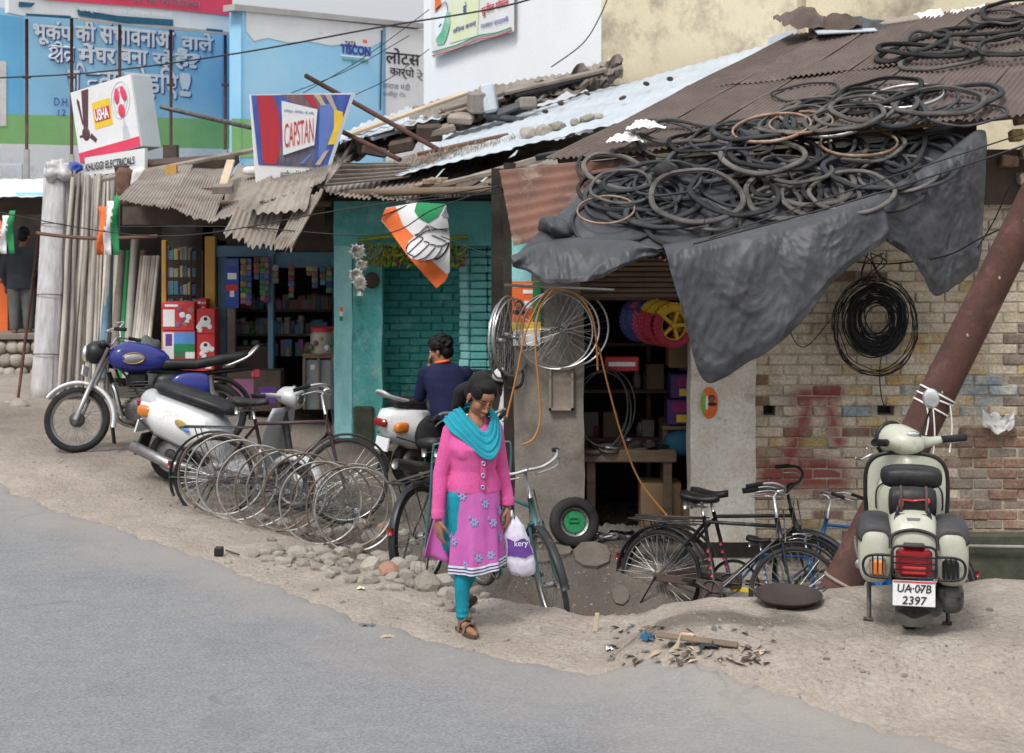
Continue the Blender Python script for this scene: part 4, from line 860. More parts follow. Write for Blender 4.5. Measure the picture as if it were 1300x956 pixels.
# portrait posters
def face_on(parent, o, w_, X=(1, 0, 0), Z=(0, 0, 1), n=(0, -1, 0)):
    Q = frame(o, V(X) * w_, -V(n) * w_, V(Z) * w_)
    for nm, mt, els in (('portrait_shoulders', 'ink', (((0, -.004, -.72), (.75, .01, .28)),)), ('portrait_hair', 'hair', (((0, -.006, .12), (.46, .01, .52)),)), ('portrait_face', 'skin', (((0, -.012, -.06), (.36, .01, .5)),)),
                        ('portrait_features', 'hair', (((-.15, -.026, .05), (.09, .004, .03)), ((.15, -.026, .05), (.09, .004, .03)), ((0, -.026, -.24), (.2, .004, .05)))) ):
        mb = MB()
        for c_, r_ in els: mb.ell(c_, r_, 16, 8, M=Q)
        mb.build(nm, mt, parent)
ps = thing('election_poster', 'orange and green portrait poster pasted on the shop corner', 'poster')
x0, x1, zt, zb = .0, .235, CH - (357 - HZ) / 155.5, CH - (420 - HZ) / 155.5; yy = WY - .05
mb = MB(); mb.box(((x0 + x1) / 2, yy, (zt + zb) / 2), (x1 - x0, .006, zt - zb)); mb.build('sheet', 'orange', ps)
for a, e, c, d, m in ((.17, .235, zb + .08, zt - .005, 'green'), (.0, .235, zb, zb + .07, 'yellow'), (.01, .16, zt - .05, zt - .025, 'ink_white'), (.09, .17, zt - .10, zt - .07, 'ink_white'), (.1, .16, zt - .22, zt - .16, 'ink_white'), (.01, .23, zb - .12, zb - .0, 'paper_white')):
    mb = MB(); mb.box(((a + e) / 2, yy - .005, (c + d) / 2), (e - a, .004, d - c)); mb.build('print', m, ps)
face_on(ps, (.055, yy - .006, zt - .2), .07)
p2 = thing('election_sticker', 'oval orange portrait sticker on the plastered pier', 'poster')
cx, cz = (900 - 650) / 155.5, CH - (511 - HZ) / 155.5
mb = MB(); mb.ell((cx, WY - .06, cz), (.07, .004, .13), 24, 10); mb.build('sheet', 'orange', p2)
mb = MB(); mb.ell((cx - .045, WY - .062, cz), (.025, .004, .09), 16, 8); mb.build('print', 'green_light', p2)
mb = MB(); mb.ell((cx - .02, WY - .064, cz), (.012, .004, .06), 16, 8); mb.build('print', 'ink_white', p2)
face_on(p2, (cx + .02, WY - .066, cz + .03), .055)
# coil of black cable on the wall
random.seed(4)
cc = thing('cable_coil', 'big untidy coil of thin black cable hanging on the brick wall', 'cable coil', P(1112, 405, 12.7))
mb = MB()
for i in range(46):
    Rr = rnd(.12, .265); a0 = rnd(-.03, .03); c0 = rnd(-.035, .03); pts = []
    for k in range(30):
        a = 2 * pi * k / 30; q = Rr * (1 + .07 * NZ.noise(V((cos(a) * 1.5, sin(a) * 1.5, i * 2.7)))); pts.append((a0 + q * cos(a) * .95, rnd(-.004, .004) + .05 * NZ.noise(V((cos(a), sin(a), i * 1.3))) , c0 + q * sin(a) * 1.08))
    mb.tube(pts, .0055, 5, closed=True)
mb.build('coil', 'cable', cc)
mb = MB()
for i in range(8):
    Rr = rnd(.28, .36); pts = [(rnd(-.01, .01) + Rr * (.95 + .12 * NZ.noise(V((cos(a), sin(a), i * 4)))) * cos(a), .02, -.06 + Rr * (1.12 + .12 * NZ.noise(V((sin(a), cos(a), i * 4)))) * sin(a)) for a in [2 * pi * k / 26 for k in range(26)]]
    mb.tube(pts, .004, 5, closed=True)
for i in range(6): x = rnd(-.12, .12); mb.tube(spl([(x, 0, .27), (x * .5 + rnd(-.1, .1), -.02, .36), (rnd(-.1, .1), .03, .46), (rnd(-.15, .15), .05, .53)], 5), .005, 5)
mb.tube(spl([(.05, -.01, -.25), (.03, 0, -.42), (.045, .02, -.6), (.08, .05, -.72)], 5), .005, 5)
mb.build('loose_strands', 'cable', cc)['kind'] = 'stuff'
mb = MB(); mb.tube([(0, .12, .3), (0, -.05, .3), (0, -.06, .34)], .01, 6); mb.build('hook', 'steel', cc)
def wire(pts, r, label, mat='cable', group=None):
    return hose('overhead_wire', pts, r, mat, label, 'wire', group, 5)
wire([P(1000, 412, 12.8), P(1012, 437, 12.75), P(1030, 435, 12.75), P(1070, 385, 12.7)], .004, 'thin black wire sagging from the cable coil to the wall')
wire([P(630, 395, 11.2), P(880, 310, 11.0), P(1100, 250, 10.8), P(1360, 165, 10.5)][1:], .007, 'upper black cable crossing before the tarpaulins')
wire([P(800, 345, 11.1), P(900, 303, 11.0), P(1100, 235, 10.8), P(1360, 150, 10.5)][1:], .006, 'lower black cable crossing before the tarpaulins')
wire([P(1080, 332, 12.3), P(1130, 335, 12.2), P(1200, 325, 11.5), P(1250, 300, 11), P(1360, 250, 10.5)], .006, 'black cable looping from the coil to the leaning pole')
wire([P(1235, 325, 12), P(1262, 280, 11.6), P(1290, 225, 11), P(1350, 170, 10.6)], .005, 'slack black cable rising past the torn tarpaulin flap')
wire([P(-40, 262, 15), P(200, 300, 15), P(425, 268, 14.5), P(640, 235, 13.8), P(800, 213, 12.6)], .006, 'grey service wire strung along the shop eaves')
wire([P(150, 288, 16), P(300, 288, 15.6), P(480, 298, 15), P(560, 262, 14.6), P(720, 218, 13), P(860, 260, 11.5)], .006, 'slack grey wire drooping past the party flag')
wire([P(-30, 100, 22), P(120, 92, 22), P(300, 68, 21), P(480, 35, 20), P(640, 8, 19), P(760, -30, 18)], .012, 'thin wire crossing high before the painted wall')
wire([P(560, 300, 15), P(640, 330, 14.3), P(700, 335, 13)], .006, 'short grey wire running to the awning corner')
wire([P(940, 160, 12), P(905, 225, 11.3), P(892, 300, 11.2)], .003, 'thin string hanging down over the tyres')
# ================================================================== turquoise brick shop
random.seed(41)
tq = thing('turquoise_shop', 'turquoise painted brick kiosk under a ragged tin roof', 'shop')
def TX(px, Y): return (px - 650) * Y / F
def TZ(py, Y): return CH - (py - HZ) * Y / F
mb = MB(); mb.box((-.75, 17.79, 1.2), (1.7, .16, 3)); tw_ = mb.build('back_wall', 'teal_mortar', tq)
bricks(tw_, TX(480, 17.7), TX(650, 17.7), -.25, 2.42, 17.74, lambda x, z: 'teal', limit=230, rough=.012, jx=.01)
# left plastered pillar with front strip coloured paler for the skylight it catches
pl = [(TX(447, 16.9), 16.9), (TX(485, 16.9), 16.9), (TX(488, 17.75), 17.75), (TX(424, 17.5), 17.5)]
def prism_v(mb, pts, z0, z1, amp=.0):
    nz = 16
    for (a, b_), (c, d) in zip(pts, pts[1:] + pts[:1]):
        mb.grid(lambda u, v: (lerp(a, c, u) + amp * fbm(lerp(z0, z1, v) * 3, a * 5 + u * 2), lerp(b_, d, u) + amp * fbm(lerp(z0, z1, v) * 4, u * 3, 7), lerp(z0, z1, v)), 5, nz)
    return mb
lp = prism_v(MB(), pl[:3], -.3, 2.6, .02).build('plaster_pillar', 'teal_plaster', tq)
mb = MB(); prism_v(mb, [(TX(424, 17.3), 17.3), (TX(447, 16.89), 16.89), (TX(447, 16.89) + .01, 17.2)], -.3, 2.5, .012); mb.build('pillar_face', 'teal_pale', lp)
mb = MB(); mb.box((TX(462, 16.9), 16.87, TZ(545, 16.9)), (.22, .06, .5), bev=.02); mb.build('bare_patch', 'plinth', lp)
# lintel band
mb = MB(); mb.grid(lambda u, v: (lerp(TX(424, 16.85), TX(650, 16.85), u), 16.85 + .02 * fbm(u * 9, v * 3, 2), lerp(TZ(312, 16.85), TZ(250, 16.85), v)), 30, 8)
mb.box((-.95, 17.3, TZ(308, 16.9)), (1.9, .85, .05)); mb.build('lintel', 'teal_plaster', tq)
mb = MB(); mb.box((-.95, 17.4, 2.5), (2.0, 1.2, .04)); mb.build('ceiling', 'interior', tq)
# right pillar of stacked rough bricks and reveal, lightened in colour for skylight
rp = MB(); rp.box(((TX(597, 17.0) + TX(640, 17.0)) / 2 + .01, 17.18, 1.1), (.31, .2, 2.75)); rp = rp.build('brick_pillar', 'teal_mortar', tq)
for r_ in range(32):
    z = -.25 + r_ * .085 + .04
    for k in range(2):
        mb = MB(); xx = TX(597, 17) + .185 * (k + .5); mb.box((0, 0, 0), (.18, .2, .074), bev=.012); o = mb.build('brick', 'teal_skylit', rp, (xx + rnd(-.008, .008), 17.1 + rnd(-.012, .012), z), (0, 0, rnd(-.03, .03)))
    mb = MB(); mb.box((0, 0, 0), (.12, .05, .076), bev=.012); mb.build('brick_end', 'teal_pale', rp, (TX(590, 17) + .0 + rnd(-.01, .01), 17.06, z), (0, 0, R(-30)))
mb = MB(); mb.box((.12, 17.6, 1.1), (.3, .2, 2.8)); mb.build('side_wall', 'teal_mortar', tq)
mb = MB(); mb.box((-1.0, 17.3, -.2), (2.2, 1.4, .1)); mb.build('floor_slab', 'concrete', tq)
# tin roof of the turquoise shop
tr_ = MB(); tr_.tube([P(430, 246, 16.2), P(650, 240, 15.4)], .04, 6); tr_ = tr_.build('roof', 'wood', tq)
L0 = [P(410, 240, 16.0), P(470, 249, 15.9), P(530, 253, 15.8), P(590, 247, 15.7), P(640, 228, 15.6)]; U0 = [P(420, 204, 17.6), P(500, 204, 17.7), P(580, 196, 17.8), P(660, 188, 17.8), P(760, 168, 17.6)]
for i in range(4): sheet(L0[i], L0[i + 1], U0[i], U0[i + 1], 10, .011, ('tin_grey', 'tin_grey', 'rust', 'tin_grey')[i], tr_, sag=.05, jag=.06, seed=i * 5)
A, B = P(412, 236, 15.9), P(436, 206, 16.2); sheet(A, B, P(520, 225, 16.6), P(530, 208, 17.2), 5, .03, 'tin_grey', tr_, sag=.03)
sheet(P(640, 226, 15.2), P(790, 205, 13.4), P(700, 190, 16.6), P(860, 172, 14.6), 9, .012, 'tin_grey', tr_, sag=.04, jag=.04)
# loose things on the roof
def plank(a, b_, w_, t__, mat, label, name='plank', group=None, cat='plank'):
    a, b_ = V(a), V(b_); d = b_ - a; mb = MB(); X = d.normalized(); Z = V((0, -.3, 1)); Yv = Z.cross(X).normalized(); Z = X.cross(Yv)
    mb.box((d.length / 2, 0, 0), (d.length, w_, t__), bev=.006, M=frame(a, X, Yv, Z)); return tag(mb.build(name, mat), label, cat, group)
plank(P(520, 243, 15.9), P(552, 229, 16.1), .07, .07, 'wood_grey', 'dark wooden block lying on the tin roof of the turquoise shop')
plank(P(553, 236, 15.9), P(640, 216, 15.6), .06, .05, 'wood_grey', 'weathered pole laid along the tin roof edge', cat='pole')
plank(P(600, 225, 16), P(690, 200, 15.4), .07, .06, 'wood_grey', 'grey beam lying on the tin roof', cat='beam')
plank(P(682, 200, 13.9), P(757, 186, 13.6), .08, .05, 'rubber_blue', 'dark grey plastic pipe lying on the tin roof behind the tubes', 'plastic_pipe', cat='pipe')
for i, (px, py) in enumerate(((545, 233), (560, 231), (570, 236), (525, 240))):
    mb = MB(); mb.box((0, 0, 0), (.12, .1, .06), bev=.01); tag(mb.build('brick_piece', 'brick_raw', None, P(px, py - 2, 15.9), (0, 0, rnd(0, 3))), 'brick piece weighing down the turquoise shop roof', 'brick', 'bricks weighing down the tin roof')
for i, (px, py, r) in enumerate(((708, 160, 12), (730, 154, 9), (745, 150, 11), (762, 162, 11), (775, 152, 10), (758, 147, 8), (690, 168, 16), (672, 170, 14), (722, 166, 10), (745, 172, 8))):
    p = P(px, py, 16.6); stone(p.x, p.y, r / (F / p.y), 'rounded stone weighing down the roof sheets', 'stones weighing down the roof sheets', z=p.z - .02)
# garland, ornaments and party flag
random.seed(52)
mdef('garland_green', (.36, .42, .03), (.22, .30, .03), 30, .8, bump=.3)
gl = thing('garland', 'green and purple plastic leaf garland above the turquoise doorway', 'garland')
for m, n_, seed in (('garland_green', 620, 1), ('magenta', 110, 2)):
    mb = MB(); random.seed(seed)
    for i in range(n_):
        px = rnd(457, 592); ph = (px - 457) / 34; low = 308 + 36 * abs(sin(ph * pi)) + 10
        if m == 'green_light': py = 302 + (rnd(0, 1) ** 1.3) * (low - 300) if rnd(0, 1) < .6 else rnd(298, 310)
        else: py = rnd(310, 338)
        if 530 < px < 572 and rnd(0, 1) < .3: continue
        p = P(px, py, 16.72 + rnd(-.04, .05)); q = Euler((rnd(0, 6), rnd(0, 6), rnd(0, 6))).to_matrix().to_4x4(); q.translation = p; s = rnd(.018, .035)
        mb.add([(-s, 0, 0), (0, -s * .5, .3 * s), (s, 0, 0), (0, s * .5, .3 * s)], [(0, 1, 2, 3)], False, q)
    stuff(mb.build('leaves', m, gl))
mb = MB(); mb.tube(spl([P(455, 305, 16.75), P(500, 300, 16.7), P(560, 302, 16.7), P(594, 300, 16.75)], 6), .02, 6); mb.build('garland_string', 'garland_green', gl)
orn = thing('silver_ornament', 'string of silver foil flowers and a bell on the turquoise pillar', 'ornament', P(455, 340, 16.6))
for k, (x, z, r_) in enumerate(((0, .17, .1), (.04, .03, .07), (-.02, -.08, .1), (.02, -.16, .09))):
    mb = MB()
    for i in range(14):
        a = 2 * pi * i / 14 + k; rr = r_ * rnd(.75, 1.1); Q = frame((x, -.02, z), (cos(a), -.4, sin(a)), (-sin(a), 0, cos(a)), (0, -1, .2))
        mb.add([(0, -.012, 0), (rr * .6, -.02, .02), (rr, 0, 0), (rr * .6, .02, .02), (0, .012, 0)], [(0, 1, 2, 3, 4)], False, Q)
    mb.build('foil_flower', 'foil', orn)
mb = MB(); mb.lathe([(0, .06), (.02, .055), (.028, .02), (.045, -.02), (.045, -.025), (0, -.02)], 14, MX.Translation((.02, 0, -.27))); mb.build('bell', 'foil', orn)
mb = MB(); mb.tube([(0, .02, .26), (.01, 0, 0), (.02, 0, -.22)], .005, 5); mb.build('string', 'cable', orn)
mb = MB(); mb.ell(P(472, 356, 16.83), (.085, .03, .09)); tag(mb.build('wall_lamp_base', 'brown_dark'), 'round dark mount on the turquoise pillar beside the silver flowers', 'wall mount')
# flag: orange, white, green with a line-drawn open hand
FY = 15.2
def FP(px, py, off=0):
    y = FY + .05 * sin(px * .05 + py * .03) + .02 * sin(py * .11)
    p = P(px, py, y); p.y -= off; return p
fl = thing('party_flag', 'orange white and green cloth flag with an open hand hanging by the turquoise shop', 'flag')
def fpoly(name, mat, poly, off=0):
    bm = bmesh.new(); vsx = [bm.verts.new((x, y, 0)) for x, y in poly]; bm.faces.new(vsx); bmesh.ops.triangulate(bm, faces=bm.faces[:])
    bmesh.ops.subdivide_edges(bm, edges=bm.edges[:], cuts=5, use_grid_fill=True)
    for v in bm.verts: v.co = FP(v.co.x, v.co.y, off)
    me = bpy.data.meshes.new(name); bm.to_mesh(me); bm.free(); me.polygons.foreach_set('use_smooth', [True] * len(me.polygons)); o = link(name, me, mat, fl); return o
fpoly('white_field', 'paper_white', [(490, 264), (530, 257), (566, 259), (571, 300), (571, 345), (555, 366), (520, 325), (484, 280)])
fpoly('orange_band', 'orange', [(484, 278), (489, 265), (502, 262), (511, 285), (528, 302), (545, 328), (569, 350), (565, 357), (554, 366), (520, 328)], .006)
fpoly('green_corner', 'green', [(529, 257), (566, 259), (556, 275), (543, 283), (532, 277), (526, 268)], .007)
fpoly('hand_shape', 'paper_white', [(518, 314), (515, 320), (522, 328), (534, 331), (552, 329), (566, 318), (571, 310), (570, 292), (560, 289), (545, 290), (530, 297), (519, 306)], .009)
def stroke(pts, r=.011, off=.014): 
    mb = MB(); mb.tube([FP(x, y, off) for x, y in [(v.x, v.y) for v in spl([(a, c, 0) for a, c in pts], 5)]], r, 5, flat=.3); return mb.build('hand_line', 'ink_grey' if r < .006 else 'ink', fl)
for s in ([(570, 290), (555, 291), (541, 293), (531, 300), (522, 306), (516, 314), (517, 321), (525, 325)], [(533, 300), (537, 303), (525, 315), (518, 322)], [(538, 306), (545, 309), (532, 322), (524, 327)], [(546, 310), (553, 312), (541, 326), (531, 330)],
          [(554, 312), (561, 313), (552, 327), (540, 331)], [(561, 312), (570, 308), (562, 324), (552, 329)], [(528, 300), (536, 292), (543, 286), (545, 293)], [(545, 286), (553, 290), (568, 293)], [(548, 298), (558, 302), (566, 306)], [(526, 298), (532, 296)]): stroke(s)
mb = MB(); mb.add([FP(566, 262, .012), FP(570, 276, .012), FP(560, 274, .012)], [(0, 1, 2)], False); mb.build('dark_corner', 'ink_grey', fl)
mb = MB(); mb.tube([P(484, 275, 15.2), P(530, 255, 15.25), P(640, 244, 15)], .006, 5); mb.build('hanging_line', 'cable', fl)
def small_flag(px, py, Y, w_, h_, label):
    t_ = thing('pennant', label, 'flag', P(px, py, Y))
    for k, m in enumerate(('orange', 'paper_white', 'green')):
        mb = MB(); mb.grid(lambda u, v: ((k - 1.5 + u) * w_ / 3 + .02 * sin(v * 5 + k), .03 * sin(v * 7 + k + u * 2), -v * h_ + .06 * k * (1 - v)), 4, 8); o = mb.build('stripe', m, t_); o.modifiers.new('t', 'SOLIDIFY').thickness = .003
small_flag(138, 262, 17.5, .24, .54, 'striped orange white green pennant hanging before the plastic pipes')
small_flag(5, 280, 19, .26, .4, 'striped orange white green pennant by the far shop entrance')
stk = thing('party_sticker', 'tiny orange white green sticker on the turquoise pillar', 'sticker', P(434, 398, 16.95))
for k, m in enumerate(('green', 'paper_white', 'orange')): mb = MB(); mb.box((0, -.06, -.05 + k * .05), (.05, .006, .048), (0, 0, R(-45))); mb.build('stripe', m, stk)

# ================================================================== general store
random.seed(61)
gs = thing('general_store', 'dark small general store with worn blue wooden frame', 'shop')
GY = 17.9
def bx(name, mat, x0, x1, y0, y1, Y, dep=.12, parent=None, dy=0):
    mb = MB(); a, b_ = P(x0, y1, Y), P(x1, y0, Y); mb.box(((a.x + b_.x) / 2, Y + dep / 2 + dy, (a.z + b_.z) / 2), (b_.x - a.x, dep, b_.z - a.z), bev=.006); return mb.build(name, mat, parent or gs)
bx('frame_post', 'blue_paint', 276, 288, 305, 505, GY); bx('frame_post', 'wood_grey', 288, 298, 385, 495, GY - .05); bx('frame_post', 'blue_paint', 340, 347, 315, 520, GY - .1)
bx('header', 'blue_paint', 274, 345, 312, 326, GY - .06); bx('header', 'blue_paint', 345, 426, 320, 340, GY - .04); bx('header', 'brown_dark', 345, 428, 278, 320, GY); bx('header', 'brown_dark', 270, 348, 290, 312, GY)
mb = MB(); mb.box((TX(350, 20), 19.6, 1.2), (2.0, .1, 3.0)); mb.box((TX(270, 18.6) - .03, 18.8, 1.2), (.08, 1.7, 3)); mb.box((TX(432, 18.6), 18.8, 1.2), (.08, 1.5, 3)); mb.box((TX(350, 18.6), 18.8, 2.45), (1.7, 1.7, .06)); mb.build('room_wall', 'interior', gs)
bx('counter', 'brown_dark', 298, 345, 440, 470, 18.05, .5); bx('shelf_board', 'wood_grey', 296, 420, 424, 427, 18.6, .3); bx('shelf_board', 'wood', 296, 420, 393, 396, 18.9, .3)
bx('counter', 'cardboard', 384, 424, 449, 455, 17.75, .45)
sc_ = thing('glass_showcase', 'small glass fronted sweet counter in the general store', 'showcase')
bx('case_frame', 'wood_grey', 384, 388, 455, 520, 17.72, .05, sc_); bx('case_frame', 'wood_grey', 420, 424, 455, 520, 17.72, .05, sc_); bx('case_frame', 'wood_grey', 403, 406, 455, 520, 17.72, .05, sc_); bx('case_panel', 'glass_dark', 388, 420, 457, 520, 17.78, .01, sc_); bx('case_back', 'interior', 384, 424, 455, 525, 18.15, .03, sc_); bx('sticker', 'paper_white', 394, 400, 463, 470, 17.76, .006, sc_)
jb = thing('sweet_jar', 'big clear plastic jar of coloured sweets with a red lid on the showcase', 'jar', P(410, 449, 17.85))
mb = MB(); mb.lathe([(0, 0), (.13, 0), (.145, .03), (.145, .22), (.12, .26)], 20); mb.build('jar_body', 'jar', jb); mb = MB(); mb.lathe([(.13, .255), (.135, .3), (0, .305)], 20); mb.build('lid', 'red', jb)
for k in range(5): mb = MB(); mb.ell((.06 * k - .12, -.13, .08 + .05 * (k % 3)), (.035, .02, .035), 8, 6); mb.build('sweet', ('pack3', 'pack5', 'pack2', 'paper_white', 'pack3')[k], jb)
for i in range(26):
    z_py = (424, 393)[i % 2]; px = 300 + (i // 2) * 9 + rnd(-2, 2); Y = (18.62, 18.92)[i % 2]; h = rnd(.12, .22); mb = MB(); mb.lathe([(0, 0), (.05, 0), (.055, h * .75), (.035, h * .85), (.04, h), (0, h)], 12)
    tag(mb.build('store_jar', 'jar', None, P(px, z_py, Y + .08)), 'dusty jar standing on a dark shelf of the general store', 'jar', 'jars on the store shelves')
# hanging sachet strips
for px, y0, y1, m, lb in ((288, 328, 391, 'blue', 0), (309, 328, 386, 'pack2', 1), (316, 328, 388, 'pack1', 1), (326, 326, 355, 'pack0', 1), (334, 326, 382, 'pack3', 1), (338, 326, 384, 'pack5', 1), (350, 336, 360, 'pack4', 1), (370, 336, 378, 'pack0', 1), (400, 338, 366, 'pack4', 1), (410, 338, 362, 'pack6', 1), (418, 336, 372, 'pack3', 1), (393, 338, 350, 'pack2', 1)):
    t_ = thing('sachet_strip' if lb else 'hanging_poster', ('strip of shiny snack sachets hanging in the general store doorway' if lb else 'blue and red tobacco advert hanging at the store post'), 'sachet strip' if lb else 'poster', P(px, y0, 17.75), (0, 0, 0), 'sachet strips hanging in the store' if lb else None)
    n = max(2, int((y1 - y0) / 7))
    hgt = (y1 - y0) * 17.75 / F
    if not lb:
        mb = MB(); mb.box((.06, 0, -hgt / 2), (.15, .01, hgt)); mb.build('card', 'blue', t_)
        for z_, m2, w2 in ((-.05, 'pack1', .13), (-.2, 'ink_white', .1), (-.33, 'red', .13), (-.4, 'paper_white', .05)): mb = MB(); mb.box((.06, -.008, z_), (w2, .005, .07)); mb.build('print', m2, t_)
        continue
    for k in range(n):
        mb = MB(); s = hgt / n; mb.ell((0, rnd(-.01, .01), -s * (k + .5)), (.036, .009, s * .5), 10, 6, .35, rot=(rnd(-.2, .2), rnd(-.08, .08), rnd(-.5, .5))); mb.build('sachet', m if k % 2 == 0 else 'pack%d' % ((k + lb + len(m)) % 8), t_)
random.seed(66)
for i in range(70):
    r_ = i % 3; px = 300 + rnd(0, 118); py = (424, 393, 452)[r_]; h = rnd(.06, .2); mb = MB(); mb.box((0, 0, h / 2), (rnd(.05, .12), .08, h), bev=.006)
    tag(mb.build('shop_packet', 'pack%d' % random.randrange(8), None, P(px, py, (18.55, 18.85, 18.3)[r_]), (0, 0, rnd(-.3, .3))), 'coloured packet crowded on the shelves of the general store', 'packet', 'packets crowded in the general store')
# goods bay with yellow posts and red boxes
gb = thing('goods_bay', 'narrow shop bay with yellow painted posts and dark grille', 'shop')
bx('post', 'yellow_paint', 205, 211, 305, 480, GY - .1, .1, gb); bx('post', 'yellow_paint', 260, 273, 300, 480, GY - .1, .1, gb); bx('back_panel', 'interior', 205, 275, 280, 500, 18.8, .08, gb)
for k in range(5): bx('shelf', 'wood', 209, 262, 330 + k * 22, 332 + k * 22, 18.3, .3, gb)
for k in range(4): bx('grille_bar', 'brown_dark', 211 + k * 15, 213 + k * 15, 318, 390, GY + .02, .02, gb)
bx('side_wall', 'interior', 60, 206, 235, 510, 19.9, .1, gb)
random.seed(62)
for i in range(34):
    r_ = i % 4; px = 213 + (i // 4) * 5.8; mb = MB(); h = rnd(.1, .16); mb.box((0, 0, h / 2), (.05, .1, h), bev=.004); tag(mb.build('goods_packet', 'pack%d' % random.choice((1, 6, 4, 1, 2, 6)), None, P(px, 330 + r_ * 22, 18.32)), 'small packet on a shelf behind the yellow posts', 'packet', 'packets behind the yellow posts')
def rbox(x0, x1, y0, y1, Y, label, mat='red_box', kind=0, dep=.3):
    a, b_ = P(x0, y1, Y), P(x1, y0, Y); w_, h_ = b_.x - a.x, b_.z - a.z
    t_ = thing('goods_carton', label, 'box', ((a.x + b_.x) / 2, Y + dep / 2, a.z)); mb = MB(); mb.box((0, 0, h_ / 2), (w_ - .004, dep, h_ - .004), bev=.006); mb.build('box_body', mat, t_)
    def q(name, m, u0, u1, v0, v1, e=1): mb = MB(); mb.box(((u0 + u1 - 1) / 2 * w_, -dep / 2 - .002 * e, (v0 + v1) / 2 * h_), ((u1 - u0) * w_, .004, (v1 - v0) * h_)); mb.build(name, m, t_)
    if kind == 0:
        q('print', 'paper_white', .05, .4, .15, .75)
        for k in range(9): 
            mb = MB(); mb.ell(((rnd(.45, .9) - .5) * w_, -dep / 2 - .002, rnd(.2, .75) * h_), (.035, .004, .035), 10, 6); mb.build('print', ('paper_white', 'pack5', 'cardboard')[k % 3], t_)
        q('print', 'ink_white', .1, .5, .85, .93)
    elif kind == 1:
        q('print', 'paper_white', .02, .35, .05, .95); q('print', 'blue_light', .35, .98, .55, .95); q('print', 'green', .35, .98, .3, .56, 2); q('print', 'pack3', .36, .7, .1, .3); q('print', 'paper_white', .7, .98, .08, .3); q('print', 'purple', .1, .3, .5, .9, 2)
    elif kind == 2:
        mb = MB(); mb.ell((0, -dep / 2 - .003, h_ * .5), (w_ * .3, .005, w_ * .3), 14, 8); mb.build('print', 'paper_white', t_); mb = MB(); mb.ell((0, -dep / 2 - .008, h_ * .6), (w_ * .1, .005, w_ * .1), 12, 8); mb.build('print', 'ink', t_)
        for k in range(5): mb = MB(); mb.ell((rnd(-.4, .4) * w_, -dep / 2 - .004, rnd(.15, .45) * h_), (.03, .004, .03), 8, 5); mb.build('print', 'paper_white', t_)
    else:
        q('print', 'ink_white', .2, .48, .5, .75); q('print', 'ink_white', .56, .75, .55, .68); q('print', 'paper_white', .55, .8, .0, .2); q('print', 'ink_white', .85, .95, .55, .72)
rbox(196, 272, 458, 480, 17.4, 'wide red carton with white lettering at the bottom of the stack', kind=3, dep=.4)
rbox(206, 248, 420, 458, 17.42, 'white carton with green and purple pictures in the red stack', kind=1)
rbox(205, 247, 384, 420, 17.42, 'red carton with white cup pictures on top of the stack')
rbox(249, 273, 424, 458, 17.45, 'narrow red carton with a white disc, lower of two'  , kind=2); rbox(249, 273, 392, 424, 17.45, 'narrow red carton with a white disc, upper of two', kind=2)
rbox(248, 262, 380, 392, 17.6, 'tiny red carton on the narrow red boxes', kind=3)
mb = MB(); mb.box((TX(236, 17.6), 17.65, .25), (.78, .45, .52), bev=.02); tag(mb.build('goods_stand', 'wood_grey'), 'low wooden stand under the red carton stack', 'stand')
mb = MB(); q_ = P(190, 460, 17.2); mb.ell((0, 0, 0), (.13, .12, .28), 24, 18, e=.8); mb.v = [tuple(q_ + V(k) * (1 + .22 * fbm(k[0] * 7, k[1] * 7, k[2] * 7))) for k in mb.v]; tag(mb.build('sack', 'cloth_grey'), 'grey cloth sack beside the red carton stack', 'sack')
mb = MB(); mb.box(P(182, 438, 17.3), (.15, .15, .14), bev=.01); tag(mb.build('goods_carton', 'green'), 'small green carton between the pipes and the red stack', 'box')
carton(P(325, 520, 17.7) , (.6, .3, .45), 'brown_dark', 'dark printed carton on the floor of the general store', 0, 'box', ((.1, .5, .3, .8, 'pack5'), (.6, .9, .2, .6, 'purple')))
# awning roof of the general store and goods bay
ar = thing('store_roof', 'patched grey corrugated awning over the general store', 'roof')
Lo = [P(150, 250, 16.2), P(215, 262, 16.1), P(270, 283, 15.9), P(335, 256, 15.6), P(408, 236, 15.8)]; Uo = [P(185, 214, 18.3), P(245, 210, 18.3), P(300, 208, 18.2), P(350, 205, 18.0), P(425, 205, 17.8)]
for i in range(4): sheet(Lo[i], Lo[i + 1], Uo[i], Uo[i + 1], 16, .007, 'tin_grey', ar, sag=.05, jag=.08, seed=20 + i * 7)
sheet(P(283, 292, 15.5), P(345, 318, 15.3), P(300, 262, 15.7), P(362, 262, 15.7), 9, .012, 'tin_grey', ar, 'torn_sheet', sag=.06, jag=.5, seed=77)
sheet(P(345, 318, 15.3), P(372, 312, 15.2), P(375, 255, 15.6), P(410, 236, 15.6), 6, .016, 'tin_grey', ar, 'torn_sheet', sag=.08, jag=.4, seed=71)
sheet(P(306, 268, 15.45), P(390, 265, 15.4), P(330, 232, 15.9), P(400, 225, 15.9), 7, .012, 'tin_grey', ar, 'patch_sheet', sag=.04, jag=.2, seed=33)
mb = MB(); mb.box(P(285, 262, 17.2), (2.2, .12, .4)); mb.box(P(390, 268, 17.4), (.9, .1, .5)); mb.build('eave_board', 'brown_dark', ar)
mb = MB(); mb.tube([P(155, 258, 16.6), P(420, 258, 16.6)], .035, 6); mb.build('purlin', 'wood', ar)
plank(P(283, 236, 16.6), P(293, 204, 17.3), .09, .03, 'wood_pale', 'pale board standing askew on the store awning'); plank(P(270, 240, 16.4), P(296, 239, 16.4), .12, .08, 'wood_grey', 'short dark beam lying on the store awning', cat='beam')
